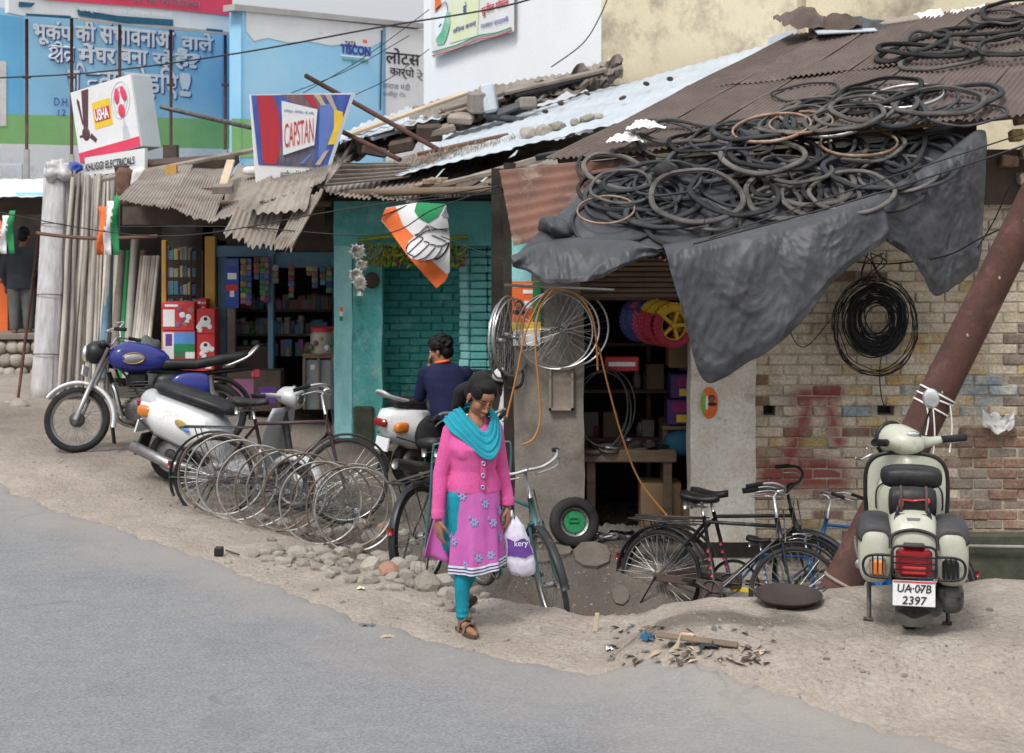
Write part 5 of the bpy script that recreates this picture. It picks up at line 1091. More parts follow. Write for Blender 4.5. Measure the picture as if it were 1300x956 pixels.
plank(P(130, 228, 18.6), P(325, 190, 18.4), .1, .04, 'wood_grey', 'long weathered board along the top of the store awning'); plank(P(150, 214, 19), P(300, 204, 18.8), .25, .12, 'brown_dark', 'dark beam behind the tilted electrical sign', cat='beam')
mb = MB(); mb.ell(P(322, 217, 17.2), (.12, .08, .05), e=.7); tag(mb.build('plastic_can', 'cloth_white'), 'small white plastic can lying under the cigarette hoarding', 'can')
mb = MB(); mb.box(P(218, 218, 17.9), (.12, .1, .16)); tag(mb.build('post_stub', 'yellow_paint'), 'yellow post stub above the store awning', 'post')

# ================================================================== plastic pipes
random.seed(71)
wp = thing('wrapped_pipe_bundle', 'thick bundle of white pipes wrapped in clear plastic sheet', 'pipe bundle')
b0, t0 = gp(57, 511), P(73, 212, 19.0); b0.y = 18.6; b0 = P(57, 511, 18.6)
mb = MB()
pts = [b0.lerp(t0, k / 14) for k in range(15)]
rings = []
for k, p in enumerate(pts):
    r0 = lerp(.165, .15, k / 14); rings.append([p + V((r0 * (.9 + .16 * abs(sin(a * 4.5 + .15 * k)) + .10 * NZ.noise(V((cos(a) * 2, sin(a) * 2, k * .5)))) * cos(a), r0 * .8 * sin(a), .05 * NZ.noise(V((cos(a) * 3, sin(a) * 3, 9))) if k in (0, 14) else 0)) for a in [2 * pi * i / 56 for i in range(56)]])
mb.loft(rings); mb.build('plastic_wrap', 'plastic_sheet', wp)
mb = lump(P(73, 217, 18.9), (.155, .12, .13), 3, .5, 9); mb.build('plastic_knot', 'plastic_sheet', wp)
for i, k in enumerate((.2, .45, .75)):
    c_ = b0.lerp(t0, k); mb = MB(); mb.ring(c_, lerp(.17, .155, k), .006, t0 - b0, 24, 5, 1); mb.build('tie', 'rope', wp)
for i in range(44):
    f = i / 43; px0 = lerp(75, 142, f) + rnd(-3, 3); px1 = lerp(92, 152, f) + rnd(-3, 3); Y0 = 18.6 + rnd(-.12, .2); r_ = rnd(.015, .027)
    a = P(px0, lerp(508, 492, f), Y0); e = P(px1, lerp(221, 226, f) + rnd(-6, 6), Y0 + .35); mb = MB()
    mb.tube([a, a.lerp(e, .33) + V((rnd(-.02, .02), 0, 0)), a.lerp(e, .66) + V((rnd(-.025, .025), 0, 0)), e], r_, 9, caps=False); mb.tube([a, e], r_ * .82, 9, caps=True)
    tag(mb.build('plastic_pipe', random.choice(('pipe_white', 'pipe_white', 'pipe_white', 'pipe_grey'))), 'long off-white plastic pipe leaning upright in the stack', 'pipe', 'off-white pipes leaning in the stack')
for i in range(7):
    f = i / 6; px0 = lerp(168, 186, f); a = P(px0 + rnd(-1, 1), 455, 18.0); e = P(lerp(181, 201, f), 325, 18.3); mb = MB(); mb.tube([a, e], rnd(.02, .03), 8)
    tag(mb.build('plastic_pipe', random.choice(('pipe_white', 'pipe_grey'))), 'shorter white pipe leaning beside the goods bay', 'pipe', 'short pipes beside the goods bay')
for i, (px0, px1, m) in enumerate(((143, 155, 'wood_grey'), (152, 163, 'green'), (160, 172, 'pipe_grey'), (128, 142, 'blue_paint'), (172, 183, 'rope'))):
    a = P(px0, 480, 18.5); e = P(px1, 318 if i != 2 else 300, 18.8); mb = MB(); mb.tube([a, e], .05 if i != 1 else .03, 9); tag(mb.build('roll', m), ('grey wrapped roll standing beside the pipe stack', 'slim green roll standing beside the pipe stack', 'pale pipe roll standing beside the pipe stack', 'blue slatted roll standing behind the pipes', 'brown roll standing behind the short pipes')[i], 'roll')
for px, m, lb, w_ in ((158, 'rope', 'brown sackcloth wrapped end above the pipe stack', .13), (178, 'cloth_white', 'white plastic wrapped end above the pipe stack', .13)):
    mb = lump(P(px, 232, 18.5), (w_ * .7, .1, .17), px, .3, 9, e=.6); tag(mb.build('wrapped_end', m), lb, 'bundle')
mb = MB(); mb.tube(spl([P(46, 296, 18.2), P(80, 300, 18.15), P(128, 303, 18.1), P(200, 300, 18.0)], 6), .022, 7); tag(mb.build('pipe_rail', 'rope'), 'brown iron rail holding back the leaning pipes', 'rail')
mb = MB(); mb.tube([P(23, 505, 18.2), P(50, 292, 18.3)], .018, 6); tag(mb.build('leaning_rod', 'pole_rust'), 'rusty rod propped beside the wrapped pipe bundle', 'rod')
# far shop with stone plinth
fs = thing('far_shop', 'dim open shop on a stone plinth at the row end', 'shop')
FYY = 21.5
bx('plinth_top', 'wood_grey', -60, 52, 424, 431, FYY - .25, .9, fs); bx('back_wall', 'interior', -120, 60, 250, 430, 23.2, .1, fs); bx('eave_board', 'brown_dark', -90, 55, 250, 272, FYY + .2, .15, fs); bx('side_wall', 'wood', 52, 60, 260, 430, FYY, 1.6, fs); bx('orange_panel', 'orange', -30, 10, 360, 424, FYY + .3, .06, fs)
bx('plinth_core', 'mortar', -60, 52, 431, 500, FYY - .1, .6, fs)
for k in range(26):
    px = -50 + (k % 7) * 16 + rnd(-3, 3) + (8 if (k // 7) % 2 else 0); py = 440 + (k // 7) * 17; p = P(px, py, FYY - .15); mb = MB(); mb.ell((0, 0, 0), (.095, .08, .085), 10, 7, .75); mb.build('plinth_stone', 'stone', fs, p, (rnd(-.2, .2), rnd(-.2, .2), rnd(-.2, .2)))
sheet(P(-70, 252, 20.5), P(60, 250, 20.5), P(-70, 226, 22.5), P(60, 224, 22.5), 9, .004, 'cloth_white', fs, 'roof_sheet', sag=.05)
bx('fascia', 'wall_skyblue', 20, 58, 244, 250, 20.6, .05, fs); bx('blue_board', 'tin_white', -60, 28, 208, 232, 23, .05, fs); bx('blue_crate', 'blue', -30, 16, 163, 181, 26, .3, fs); bx('yellow_crate', 'yellow_paint', -30, 14, 181, 194, 26, .3, fs)
for i, (px, py, m) in enumerate(((3, 345, 'magenta'), (8, 352, 'pack5'), (2, 358, 'pack0'))):
    mb = MB(); mb.ell(P(px, py, FYY + .5), (.05, .05, .06), 8, 6); tag(mb.build('hanging_bag', m), ('magenta', 'pink', 'red')[i] + ' small bag hanging in the far shop', 'bag')
# ================================================================== buildings behind
random.seed(81)
CAMP = V((0, 0, CH))
class PL:                              # a vertical or tilted plane addressed by photo pixel
    def __init__(s, a, b_, n=None):
        s.p = V(a); s.x = (V(b_) - V(a)); s.n = V(n) if n else s.x.cross(V((0, 0, 1))); s.n.normalize()
        if s.n.y > 0: s.n = -s.n
    def at(s, px, py, off=0):
        d = V(((px - 650) / F, 1, (HZ - py) / F)); t_ = (s.p + s.n * off - CAMP).dot(s.n) / d.dot(s.n); return CAMP + d * t_
    def poly(s, name, mat, parent, pts, off=.004, thick=0):
        vsx = [s.at(x, y, off) for x, y in pts]; mb = MB(); n = len(vsx)
        mb.add(vsx, [tuple(range(n))], False)
        if thick: mb.add(vsx + [v - s.n * thick for v in vsx], [(i, i + n, (i + 1) % n + n, (i + 1) % n) for i in range(n)] + [tuple(range(2 * n - 1, n - 1, -1))], False)
        return mb.build(name, mat, parent)
    def text(s, body, mat, parent, a, b_, hpx, off=.006, bold=.02, shear=0):
        A = s.at(*a, off); B = s.at(*b_, off); T = s.at(a[0], a[1] - hpx, off); X = (B - A).normalized()
        return text(body, mat, parent, A, (B - A).length, (T - A).length, X, (T - A).normalized(), bold, shear)
    def line(s, mat, parent, pts, wpx=2, off=.007, name='stroke'):
        k = wpx * s.at(*pts[0]).y / F / 2; mb = MB(); mb.tube([s.at(x, y, off) for x, y, _ in [tuple(v) for v in spl([(a, c, 0) for a, c in pts], 5)]], k, 5, flat=1); o = mb.build(name, mat, parent); return o
def wallbox(name, pl, x0, x1, ytop0, ytop1, mat, parent, zb=-.5, thick=.3):
    a, b_ = pl.at(x0, ytop0), pl.at(x1, ytop1); mb = MB(); a0, b0_ = V((a.x, a.y, zb)), V((b_.x, b_.y, zb)); q = -pl.n * thick
    mb.add([a0, b0_, b_, a, a0 + q, b0_ + q, b_ + q, a + q], [(0, 1, 2, 3), (5, 4, 7, 6), (4, 0, 3, 7), (1, 5, 6, 2), (3, 2, 6, 7)], False); return mb.build(name, mat, parent)
# --- sky-blue painted wall with the lettering
W1 = PL(P(0, 100, 24), P(295, 100, 26.9))
pw = thing('painted_wall_building', 'sky blue building wall with big white Hindi lettering', 'building')
wallbox('wall', W1, -260, 318, -15, 40, 'wall_skyblue', pw)
W1.poly('green_dado', 'wall_green', pw, [(-260, 139), (320, 152), (320, 191), (-260, 178)], .01)
W1.poly('bare_base', 'wall_dirtywhite', pw, [(-260, 176), (320, 190), (320, 240), (-260, 240)], .016)
W1.poly('corner_strip', 'wall_blue', pw, [(-260, -8), (30, 22), (30, 150), (-260, 141)], .006); W1.poly('corner_strip', 'wall_blue', pw, [(282, 40), (318, 42), (318, 152), (282, 150)], .006)
W1.poly('poster_remnant', 'cloth_white', pw, [(-20, 75), (8, 78), (8, 160), (-20, 160)], .02)
# line 1 to 3 of the slogan with a dark offset shadow line painted under it
for dx, dy, m, off in ((1.6, 1.4, 'ink_blue', .012), (0, 0, 'ink_white', .02)):
    for bd, a, b_, h, bold in (('भूकंप', (42, 55), (91, 59), 30, .028), ('की', (96, 51), (121, 53), 26, .03), ('संभावनाओं', (127, 54), (221, 62), 30, .028), ('वाले', (231, 62), (270, 65), 22, .03),
                               ('में', (100, 79), (120, 80), 24, .03), ('घर', (121, 79), (146, 81), 18, .03), ('बना', (153, 79), (187, 82), 17, .03), ('रहे', (194, 84), (219, 86), 22, .03), ('हैं', (222, 87), (240, 88), 26, .03), ('?', (241, 86), (252, 87), 18, .03), ('चि', (86, 113), (108, 114), 34, .02), ('ता', (125, 113), (150, 114), 22, .02), ('छोड़िए', (158, 122), (226, 126), 40, .018), ('!', (230, 121), (240, 122), 28, .03)):
        W1.text(bd, m, pw, (a[0] + dx, a[1] + dy), (b_[0] + dx, b_[1] + dy), h, off, bold)
    # the joined letters kshe, tra and half n, brushed as strokes
    for pts in ([(62, 58), (94, 61)], [(66, 66), (64, 62), (70, 61), (72, 66), (66, 69), (63, 73), (69, 74), (74, 70), (78, 66)], [(69, 74), (74, 79)], [(78, 60), (78, 79)], [(78, 60), (76, 55), (70, 54)], [(92, 61), (92, 78)], [(92, 68), (84, 67), (82, 72), (86, 75)], [(92, 70), (84, 78)], [(108, 93), (126, 94)], [(122, 103), (114, 103), (112, 108), (116, 110)]):
        W1.line(m, pw, [(x + dx, y + dy) for x, y in pts], 3.2, off)
W1.text('D.H.', 'ink_blue', pw, (69, 134), (88, 135), 10, .02, .0); W1.text('12', 'ink_blue', pw, (74, 147), (84, 147), 8, .02, .0)
# rusty standards before the wall
for px, y0, y1 in ((34, 24, 190), (91, 22, 196), (152, 28, 110), (217, 36, 192), (286, 42, 190)):
    t_ = thing('scaffold_post', 'thin rusty steel post standing before the slogan wall', 'post', (0, 0, 0), (0, 0, 0), 'rusty posts before the slogan wall')
    mb = MB(); mb.tube([W1.at(px, y1, .35), W1.at(px, y0, .35)], .026, 7); mb.build('shaft', 'pole_rust', t_); mb = MB(); q = W1.at(px, 98 if px < 200 else 108, .35); mb.box(q, (.12, .06, .04)); mb.build('bracket', 'pole_rust', t_)
    b_ = W1.at(px, y1, .35); mb = MB(); mb.box((b_.x, b_.y, (b_.z - .4) / 2), (.07, .07, b_.z + .4)); mb.build('footing', 'wall_grey', t_)
mb = MB(); q = W1.at(217, 196, .4); mb.box(q, (.22, .2, .3)); tag(mb.build('masonry_block', 'brown_dark'), 'dark masonry block at the foot of a rusty post', 'block')
# hoarding above the slogan
H1 = PL(P(0, 100, 23.5), P(295, 100, 26.4)); ho = thing('hoarding', 'torn signboard with a red banner above the slogan wall', 'hoarding')
H1.poly('board', 'sign_white', ho, [(11, -14), (295, -2), (295, 44), (270, 40), (215, 34), (150, 29), (90, 22), (30, 20), (11, 16)], 0, .12)
H1.poly('board_edge', 'wall_grey', ho, [(100, 22), (295, 41), (295, 45), (100, 26)], .02, .03)
H1.poly('red_banner', 'pinkred', ho, [(14, -14), (295, -14), (295, 20), (200, 10), (60, 0)], .03)
H1.poly('torn_print', 'blue_dark', ho, [(24, 2), (45, 4), (40, 9), (24, 9)], .02); H1.poly('torn_print', 'blue_dark', ho, [(98, 12), (150, 20), (220, 25), (220, 33), (160, 30), (100, 20)], .02); H1.poly('torn_print', 'blue_dark', ho, [(33, 17), (90, 20), (90, 24), (33, 20)], .02); H1.poly('torn_print', 'blue_dark', ho, [(262, 36), (283, 38), (283, 41), (262, 39)], .02)
H1.text('01 / 68 / 69, Mb: 9412059041', 'ink_grey', ho, (128, -1), (253, 11), 9, .04, .01)
H1.text('संपर्क करें भवन निर्माण सामग्री', 'ink_white', ho, (100, 16), (219, 24), 9, .03, .01)
# --- second blue wall with steel advert, white panel with letters
W2 = PL(P(305, 100, 25.3), P(485, 100, 27.6)); b2 = thing('blue_wall_building', 'bright blue wall with flaking white top and steel bar advert', 'building')
wallbox('wall', W2, 306, 490, 14, 33, 'wall_skyblue', b2)
W2r = PL(P(296, 100, 26.6), P(307, 100, 25.3)); W2r.poly('return_face', 'wall_blue', b2, [(294, 12), (307, 13), (307, 260), (294, 260)], 0)
W2.poly('flaked_band', 'wall_dirtywhite', b2, [(312, 14), (486, 33), (486, 52), (470, 60), (440, 56), (420, 58), (390, 52), (365, 54), (340, 48), (322, 52), (313, 40)], .008)
W2.poly('coping', 'wall_grey', b2, [(298, 5), (540, 30), (540, 36), (298, 13)], .06, .3)
W2.poly('green_dado', 'wall_green', b2, [(294, 150), (325, 152), (325, 200), (294, 200)], .01)
W2.text('TATA', 'ink', b2, (438, 58), (452, 59), 6, .012, .02); W2.text('TISCON', 'ink_blue', b2, (433, 67), (470, 71), 11, .012, .04); W2.poly('white_rule', 'ink_white', b2, [(432, 69), (471, 73), (471, 75), (432, 71)], .012); W2.text('मजबूत जोड़', 'ink_green', b2, (434, 79), (468, 82), 6, .012, .01); W2.poly('orange_dot', 'orange', b2, [(461, 50), (466, 51), (466, 55), (461, 54)], .012)
wp2 = thing('lettered_panel_building', 'dirty white wall panel with black Hindi lettering', 'building')
wallbox('wall', W2, 486, 548, 33, 39, 'wall_dirtywhite', wp2, thick=.28)
W2.poly('dark_joint', 'blue_dark', wp2, [(484, 38), (486, 38), (484, 140), (482, 140)], .02)
W2.text('लोटस', 'ink', wp2, (490, 80), (533, 84), 20, .012, .012); W2.text('कार्पो', 'ink', wp2, (495, 98), (526, 102), 16, .012, .012); W2.text('रे', 'ink_grey', wp2, (529, 102), (538, 103), 14, .012, .0); W2.text('अनाज मंडी', 'ink_grey', wp2, (486, 112), (521, 115), 9, .012, .0); W2.text('काशीपुर रोड', 'ink_grey', wp2, (486, 123), (515, 125), 8, .012, -.005)
# --- white house with campaign banner
W3 = PL(P(540, 100, 26), P(762, 100, 21)); wh = thing('white_house', 'plain white rendered house wall', 'house')
wallbox('wall', W3, 538, 763, -120, -160, 'wall_white', wh)
bn = thing('campaign_banner', 'pale campaign banner with an open hand hung on the white house', 'banner')
W3.poly('sheet', 'paper_white', bn, [(547, -30), (652, -60), (652, 40), (608, 52), (548, 74)], .1, .01)
W3.poly('tint', 'green_light', bn, []) if 0 else None
mdef('banner_tint', (.66, .72, .42), (.7, .74, .6), 3, .8, bump=0); W3.poly('tint', 'banner_tint', bn, [(573, -30), (610, -40), (606, 45), (571, 55)], .11)
mdef('hand_green', (.03, .38, .2), (.4, .6, .5), 3, .8, bump=0)
W3.poly('hand_green', 'hand_green', bn, [(566, 18), (571, 14), (572, 30), (566, 50), (563, 56), (555, 57), (553, 50), (560, 40)], .115); W3.poly('hand_palm', 'ink_white', bn, [(552, 18), (568, 10), (566, 30), (560, 48), (554, 50), (552, 36)], .112); W3.poly('hand_orange', 'orange', bn, [(552, -10), (556, -12), (560, 6), (554, 14), (552, 16)], .115)
W3.line('ink', bn, [(553, 12), (560, 6), (566, 3), (568, 12)], 1, .12); W3.line('ink', bn, [(557, 34), (560, 30)], 1, .12)
W3.line('ink_green', bn, [(549, 66), (580, 57), (608, 45), (628, 42), (649, 35)], 1.6, .12); W3.line('ink_red', bn, [(549, 71), (580, 62), (608, 50), (628, 47), (650, 39)], 1.4, .12)
W3.text('विजय बनाएं', 'ink_blue', bn, (575, 44), (604, 33), 8, .12, .01); W3.text('को', 'ink_blue', bn, (588, 18), (592, 16), 14, .12, .02); W3.text('सुनील गोयल', 'ink_red', bn, (611, 22), (645, 10), 15, .12, .02); W3.text('गठबंधन प्रत्याशी', 'ink_blue', bn, (610, 38), (645, 28), 8, .12, .01)
W4 = PL(P(762, 100, 21), P(1010, 100, 18.8)); ch = thing('cream_house', 'weather-stained cream yellow house wall', 'house')
wallbox('wall', W4, 763, 1012, -150, -170, 'wall_cream', ch)
W5 = PL(P(1008, 20, 19), P(1300, 20, 17.5)); wallbox('grey_wall', W5, 1005, 1420, -30, -60, 'wall_cream', ch)
W4.poly('repair_patch', 'tin_white', ch, [(975, 48), (1012, 36), (1012, 70), (975, 78)], .02)
# --- jumble of roofs in the middle ground
mr_ = thing('back_roof', 'broken lower roof of grey corrugated sheets before the white house', 'roof')
Lr = [P(432, 186, 19.0), P(520, 158, 19.2), P(600, 128, 19.4), P(690, 110, 19.6), P(775, 92, 19.8)]; Ur = [P(436, 164, 20.6), P(525, 134, 21.0), P(610, 110, 21.3), P(690, 95, 21.0), P(770, 76, 20.8)]
for i in range(4): sheet(Lr[i], Lr[i + 1], Ur[i], Ur[i + 1], 9, .014, ('tin_white', 'tin_grey', 'tin_grey', 'tin_grey')[i], mr_, sag=.07, jag=.3, seed=60 + i * 3)
sheet(P(430, 178, 18.8), P(560, 150, 18.9), P(432, 168, 19.3), P(562, 140, 19.5), 8, .012, 'tin_white', mr_, sag=.05, jag=.4, seed=91)
mb = MB()
def rub(u, v):
    p = P(lerp(420, 790, u), lerp(214, 100, u) - 34 * v * (1 - .25 * u), 19.6 + .4 * v); return p + V((0, .35 * fbm(u * 14, v * 4, 3), .13 * fbm(u * 17, v * 5, 7)))
mb.grid(rub, 90, 10, False); mb.build('rubble_wall', 'rubble', mr_)
ws = thing('white_sheet_roof', 'pale blue-white sheet roof sloping behind the rusty roof', 'roof')
A, B, D_, E_ = P(480, 228, 16.6), P(1015, 100, 15.3), P(600, 156, 20.2), P(1012, 48, 19.2)
for i in range(3):
    q = [bil(A, B, D_, E_, *k) + V((0, 0, .006 * i)) for k in ((i / 3, 0), ((i + 1.02) / 3, 0), (i / 3, 1), ((i + 1.02) / 3, 1))]; sheet(*q, 10, .006, 'tin_white', ws, sag=.03)
for px, py, Y in ((712, 135, 18.6), (692, 145, 18), (770, 112, 18.8), (820, 110, 18), (790, 128, 17.4), (745, 122, 19), (850, 104, 17.6)):
    mb = MB(); mb.ell((0, 0, 0), (.05, .04, .02), 8, 5, rot=(0, .4, 0)); tag(mb.build('debris_chip', 'brown_dark', None, P(px, py, Y) + V((0, -.05, .03)), (0, 0, rnd(0, 3))), 'small dark chip of debris on the pale sheet roof', 'debris', 'debris chips on the pale roof')
for a, e, m, lb in (((440, 172), (592, 118), 'wood_pale', 'long pale wooden batten on the broken back roof'), ((470, 176), (560, 150), 'tin_white', 'white metal strip on the broken back roof'), ((560, 140), (680, 106), 'wood_grey', 'grey timber lying on the broken back roof'), ((640, 118), (770, 88), 'wood_grey', 'grey plank under the white house wall'), ((655, 122), (762, 93), 'cable', 'dark pipe lying under the white house wall'), ((500, 165), (640, 125), 'wood_grey', 'grey lath along the broken roof edge')):
    plank(P(*a, 18.9), P(*e, 19.3), .1 if m != 'cable' else .06, .04, m, lb)
for a, e, lb in (((530, 196), (640, 172), 'rusty angle bar on the straw by the pale roof'), ((560, 190), (645, 171), 'second rusty bar on the straw by the pale roof')): plank(P(*a, 17.2), P(*e, 17.6), .04, .04, 'rust_bright', lb, 'angle_bar', None, 'bar')
for i, (px, py, w_, h_, m) in enumerate(((605, 130, .2, .25, 'concrete'), (622, 126, .16, .35, 'tin_white'), (650, 140, .4, .1, 'tarp'), (668, 132, .22, .14, 'concrete'), (585, 150, .3, .1, 'wood_grey'), (640, 150, .5, .07, 'tarp'), (560, 165, .35, .1, 'wood_grey'), (475, 192, .3, .12, 'brown_dark'), (510, 185, .3, .14, 'brown_dark'), (545, 168, .3, .2, 'brown_dark'))):
    mb = MB(); mb.box((0, 0, 0), (w_, .2, h_), (rnd(-.4, .4), rnd(-.4, .2), rnd(-.4, .4)), bev=.02); tag(mb.build('roof_rubble', m, None, P(px, py, 18.9)), ('grey concrete lump', 'leaning pale tin scrap', 'crumpled dark sheet', 'pale concrete lump', 'grey board scrap', 'long dark sheet scrap', 'weathered wood scrap', 'dark block', 'dark broken block', 'dark timber end')[i] + ' among the rubble of the back roof, ' + ('upper', 'lower')[i % 2] + ' side', 'rubble')
random.seed(83)
mb = MB()
for i in range(1500):
    u = rnd(0, 1); px = lerp(515, 690, u); py = lerp(210, 178, u) + rnd(-9, 7); p = P(px, py, 16.9 + rnd(-.2, .3)); a = rnd(0, 6.3); l = rnd(.05, .16); d = V((cos(a) * l, sin(a) * l, rnd(0, .1))); s = V((-sin(a), cos(a), 0)) * .004
    mb.add([p - s, p + s, p + d], [(0, 1, 2)], False)
stuff(tag(mb.build('dry_grass', 'straw'), 'dry straw-coloured grass along the edge of the pale roof', 'grass'))
mb = MB(); mb.grid(lambda u, v: P(lerp(500, 700, u), lerp(214, 184, u) - 14 * v, 17.0 + .5 * v) + V((0, 0, .05 * fbm(u * 9, v * 3, 2))), 40, 6); tag(mb.build('earth_ledge', 'rubble'), 'earth ledge with dry grass under the pale roof', 'ledge')
# junk along the top of the rusty roof
random.seed(84)
for i, (px, py, w_, h_, m, lb) in enumerate(((1020, 25, .5, .3, 'rust', 'bent rusty sheet at the top left corner of the rusty roof'), (1060, 30, .5, .25, 'brown_dark', 'dark folded sheet on the roof ridge'), (1100, 32, .6, .2, 'tarp', 'black crumpled sheet on the roof ridge'), (1140, 28, .4, .12, 'wood_grey', 'grey plank end on the roof ridge'), (1185, 20, .3, .18, 'cloth_white', 'white plastic sacking on the roof ridge'), (1215, 22, .35, .2, 'cloth_white', 'crumpled white sacking beside the ridge block'), (1255, 12, .4, .14, 'cloth_white', 'pale sacking at the right of the ridge'), (1268, 8, .25, .1, 'wood', 'brown wooden block on the roof ridge'), (1235, 72, .25, .1, 'wood', 'brown wooden block between the roof tyres'), (1255, 75, .3, .08, 'wood', 'brown wooden bar beside the roof tyres'))):
    mb = MB(); mb.grid(lambda u, v: ((u - .5) * w_, (v - .5) * .3, h_ * .5 * sin(pi * u) * sin(pi * v) + .16 * h_ * fbm(u * 5, v * 5, i * 4)), 12, 10) if m in ('rust', 'brown_dark', 'tarp', 'cloth_white') else mb.box((0, 0, 0), (w_, .12, h_), bev=.01)
    o = mb.build('roof_junk', m, None, P(px, py + 4, 14.7 if py < 50 else 13.6), (R(25), rnd(-.2, .1), rnd(-.3, .3))); tag(o, lb, 'junk')
plank(P(1035, 40, 14.6), P(1110, 36, 14.6), .25, .02, 'tin_white', 'thin white strip under the junk on the roof ridge')
# iron pipes
for a, e, Y0, Y1, lb in (((388, 96), (562, 193), 18.2, 17.2, 'thin iron pipe slanting down from behind the cigarette hoarding'), ((432, 166), (508, 203), 17.8, 17, 'short iron pipe lying parallel on the back roof'), ((205, 136), (345, 168), 19.3, 17.2, 'iron pipe running from the electrical sign to the cigarette hoarding')):
    mb = MB(); mb.tube([P(*a, Y0), P(*e, Y1)], .028, 7); tag(mb.build('iron_pipe', 'pole_rust' if Y1 != 17.2 or Y0 < 19 else 'engine'), lb, 'pipe')
for k, (a, c) in enumerate((((370, 118), (520, 45)), ((385, 118), (545, 12)), ((452, 120), (545, 62)))): wire([P(*a, 19), P((a[0] + c[0]) / 2, (a[1] + c[1]) / 2 + 6, 20), P(*c, 21)], .006, ('wire rising from the cigarette hoarding, lowest of three', 'steep wire rising from the cigarette hoarding', 'short wire right of the cigarette hoarding')[k])
wire([P(700, 85, 18), P(740, 55, 18.5), P(762, 20, 19), P(778, -20, 19)], .008, 'cable climbing the corner of the white and cream houses')

# ================================================================== signs
# electrical shop light box
yaw = R(30); X = V((cos(yaw), sin(-yaw) * -1, 0)); X = V((cos(yaw), -sin(yaw), 0)); Nn = V((sin(yaw), cos(yaw), 0))
us = thing('electrical_sign', 'tilted white light-box sign with fan pictures and a red stripe', 'sign')
rl = R(11); Xr = X * cos(rl) + V((0, 0, 1)) * sin(rl); Zr = V((0, 0, 1)) * cos(rl) - X * sin(rl)
O = P(103, 208, 19.4); W_ = 1.02; Hh = .9; fr = frame(O, Xr, Nn, Zr)
mb = MB(); mb.box((W_ / 2, .17, Hh / 2), (W_, .34, Hh), bev=.008, M=fr); mb.build('box', 'sign_side', us)
mb = MB(); mb.box((W_ / 2, -.006, Hh / 2), (W_ - .01, .02, Hh - .01), M=fr); mb.build('face_panel', 'sign_white', us)
def sp_(name, mat, poly, off=.02): mb = MB(); mb.prism(poly, -off, -off + .008, M=fr); return mb.build(name, mat, us)
sp_('red_stripe', 'pinkred', [(.005, .01), (W_ - .005, .01), (W_ - .005, .13), (.005, .13)])
sp_('logo_field', 'yellow', [(.33, .36), (.63, .36), (.63, .69), (.33, .69)]); sp_('logo_box', 'red', [(.355, .44), (.605, .44), (.605, .6), (.355, .6)], .024)
text('USHA', 'ink_white', us, fr @ V((.37, -.03, .455)), .22, .13, Xr, Zr, .03)
sp_('fan_blade', 'fan_brown', [(.14, .4), (.215, .4), (.31, .875), (.19, .875)]); sp_('fan_blade', 'fan_brown', [(.13, .46), (.15, .46), (.13, .76), (.095, .8), (.09, .75)]); sp_('fan_blade', 'fan_brown', [(.22, .28), (.31, .2), (.34, .24), (.26, .33)]); sp_('fan_blade', 'fan_brown', [(.06, .31), (.13, .31), (.13, .34), (.06, .34)])
mb = MB(); mb.ell((.17, -.02, .34), (.065, .012, .085), 20, 8, M=fr); mb.build('fan_motor', 'fan_brown', us)
for c_, r_, a in (((.755, .68), (.042, .1), .12), ((.865, .69), (.042, .1), -.18), ((.80, .49), (.055, .085), 0)):
    mb = MB(); mb.ell((c_[0], -.022, c_[1]), (r_[0], .006, r_[1]), 16, 8, rot=(0, a, 0), M=fr); mb.build('fan_blade', 'pinkred', us)
mb = MB()
for k in range(3): mb.ring(fr @ V((.805, -.022, .62)), .15 - .04 * k, .003, Nn, 30, 4, 1, 1.5)
mb.build('fan_guard', 'tin_white', us)
sp_('fan_stem', 'sign_side', [(.79, .3), (.83, .3), (.82, .42), (.805, .42)]); sp_('fan_base', 'tin_white', [(.76, .15), (.87, .15), (.85, .3), (.78, .3)])
ub = thing('electrical_name_board', 'white name board with dark lettering under the tilted light box', 'sign')
fr2 = frame(P(108, 222, 19.2), X * cos(R(6)) + V((0, 0, sin(R(6)))), Nn, V((0, 0, 1))); mb = MB(); mb.box((.48, .03, .09), (.98, .05, .24), M=fr2); mb.build('board', 'sign_white', ub)
text('KHUGGI ELECTRICALS', 'ink', ub, fr2 @ V((.02, -.01, .04)), .8, .09, X * cos(R(6)) + V((0, 0, sin(R(6)))), V((0, 0, 1)), .02)
mb = MB(); mb.tube([P(120, 225, 19.6), P(120, 245, 19.6)], .03); mb.tube([P(195, 218, 19.9), P(195, 245, 19.9)], .03); mb.build('prop', 'wood', ub)
mb = lump(P(94, 213, 19.2), (.09, .08, .07), 4, .4, 12); tag(mb.build('blue_bundle', 'blue'), 'small blue plastic bundle beside the electrical sign', 'bundle')
# cigarette hoarding
CP = PL(P(318, 150, 17.0), P(450, 150, 17.5)); cg = thing('cigarette_hoarding', 'tapered blue and red cigarette hoarding standing on the tin roof', 'hoarding')
CP.poly('board', 'paper_white', cg, [(318, 120), (451, 118), (411, 236), (326, 232)], 0, .05)
mdef('ad_blue', (.045, .075, .30), (.07, .13, .40), 3, .5, bump=.02, st=(6, 6, 1)); mdef('ad_red', (.48, .035, .04), (.36, .03, .06), 3, .5, bump=.02, st=(9, 9, .6)); mdef('ad_light', (.13, .22, .52), (.10, .16, .44), 3, .5, bump=.02); mdef('ad_brown', (.26, .13, .09), (.11, .09, .13), 4, .5, bump=.02, st=(4, 4, 1)); mdef('ad_dark', (.07, .07, .12), (.16, .14, .17), 4, .5, bump=.02, st=(3, 3, 1))
CP.poly('print', 'ad_blue', cg, [(319, 121), (447, 120), (418, 213), (328, 209)], .008)
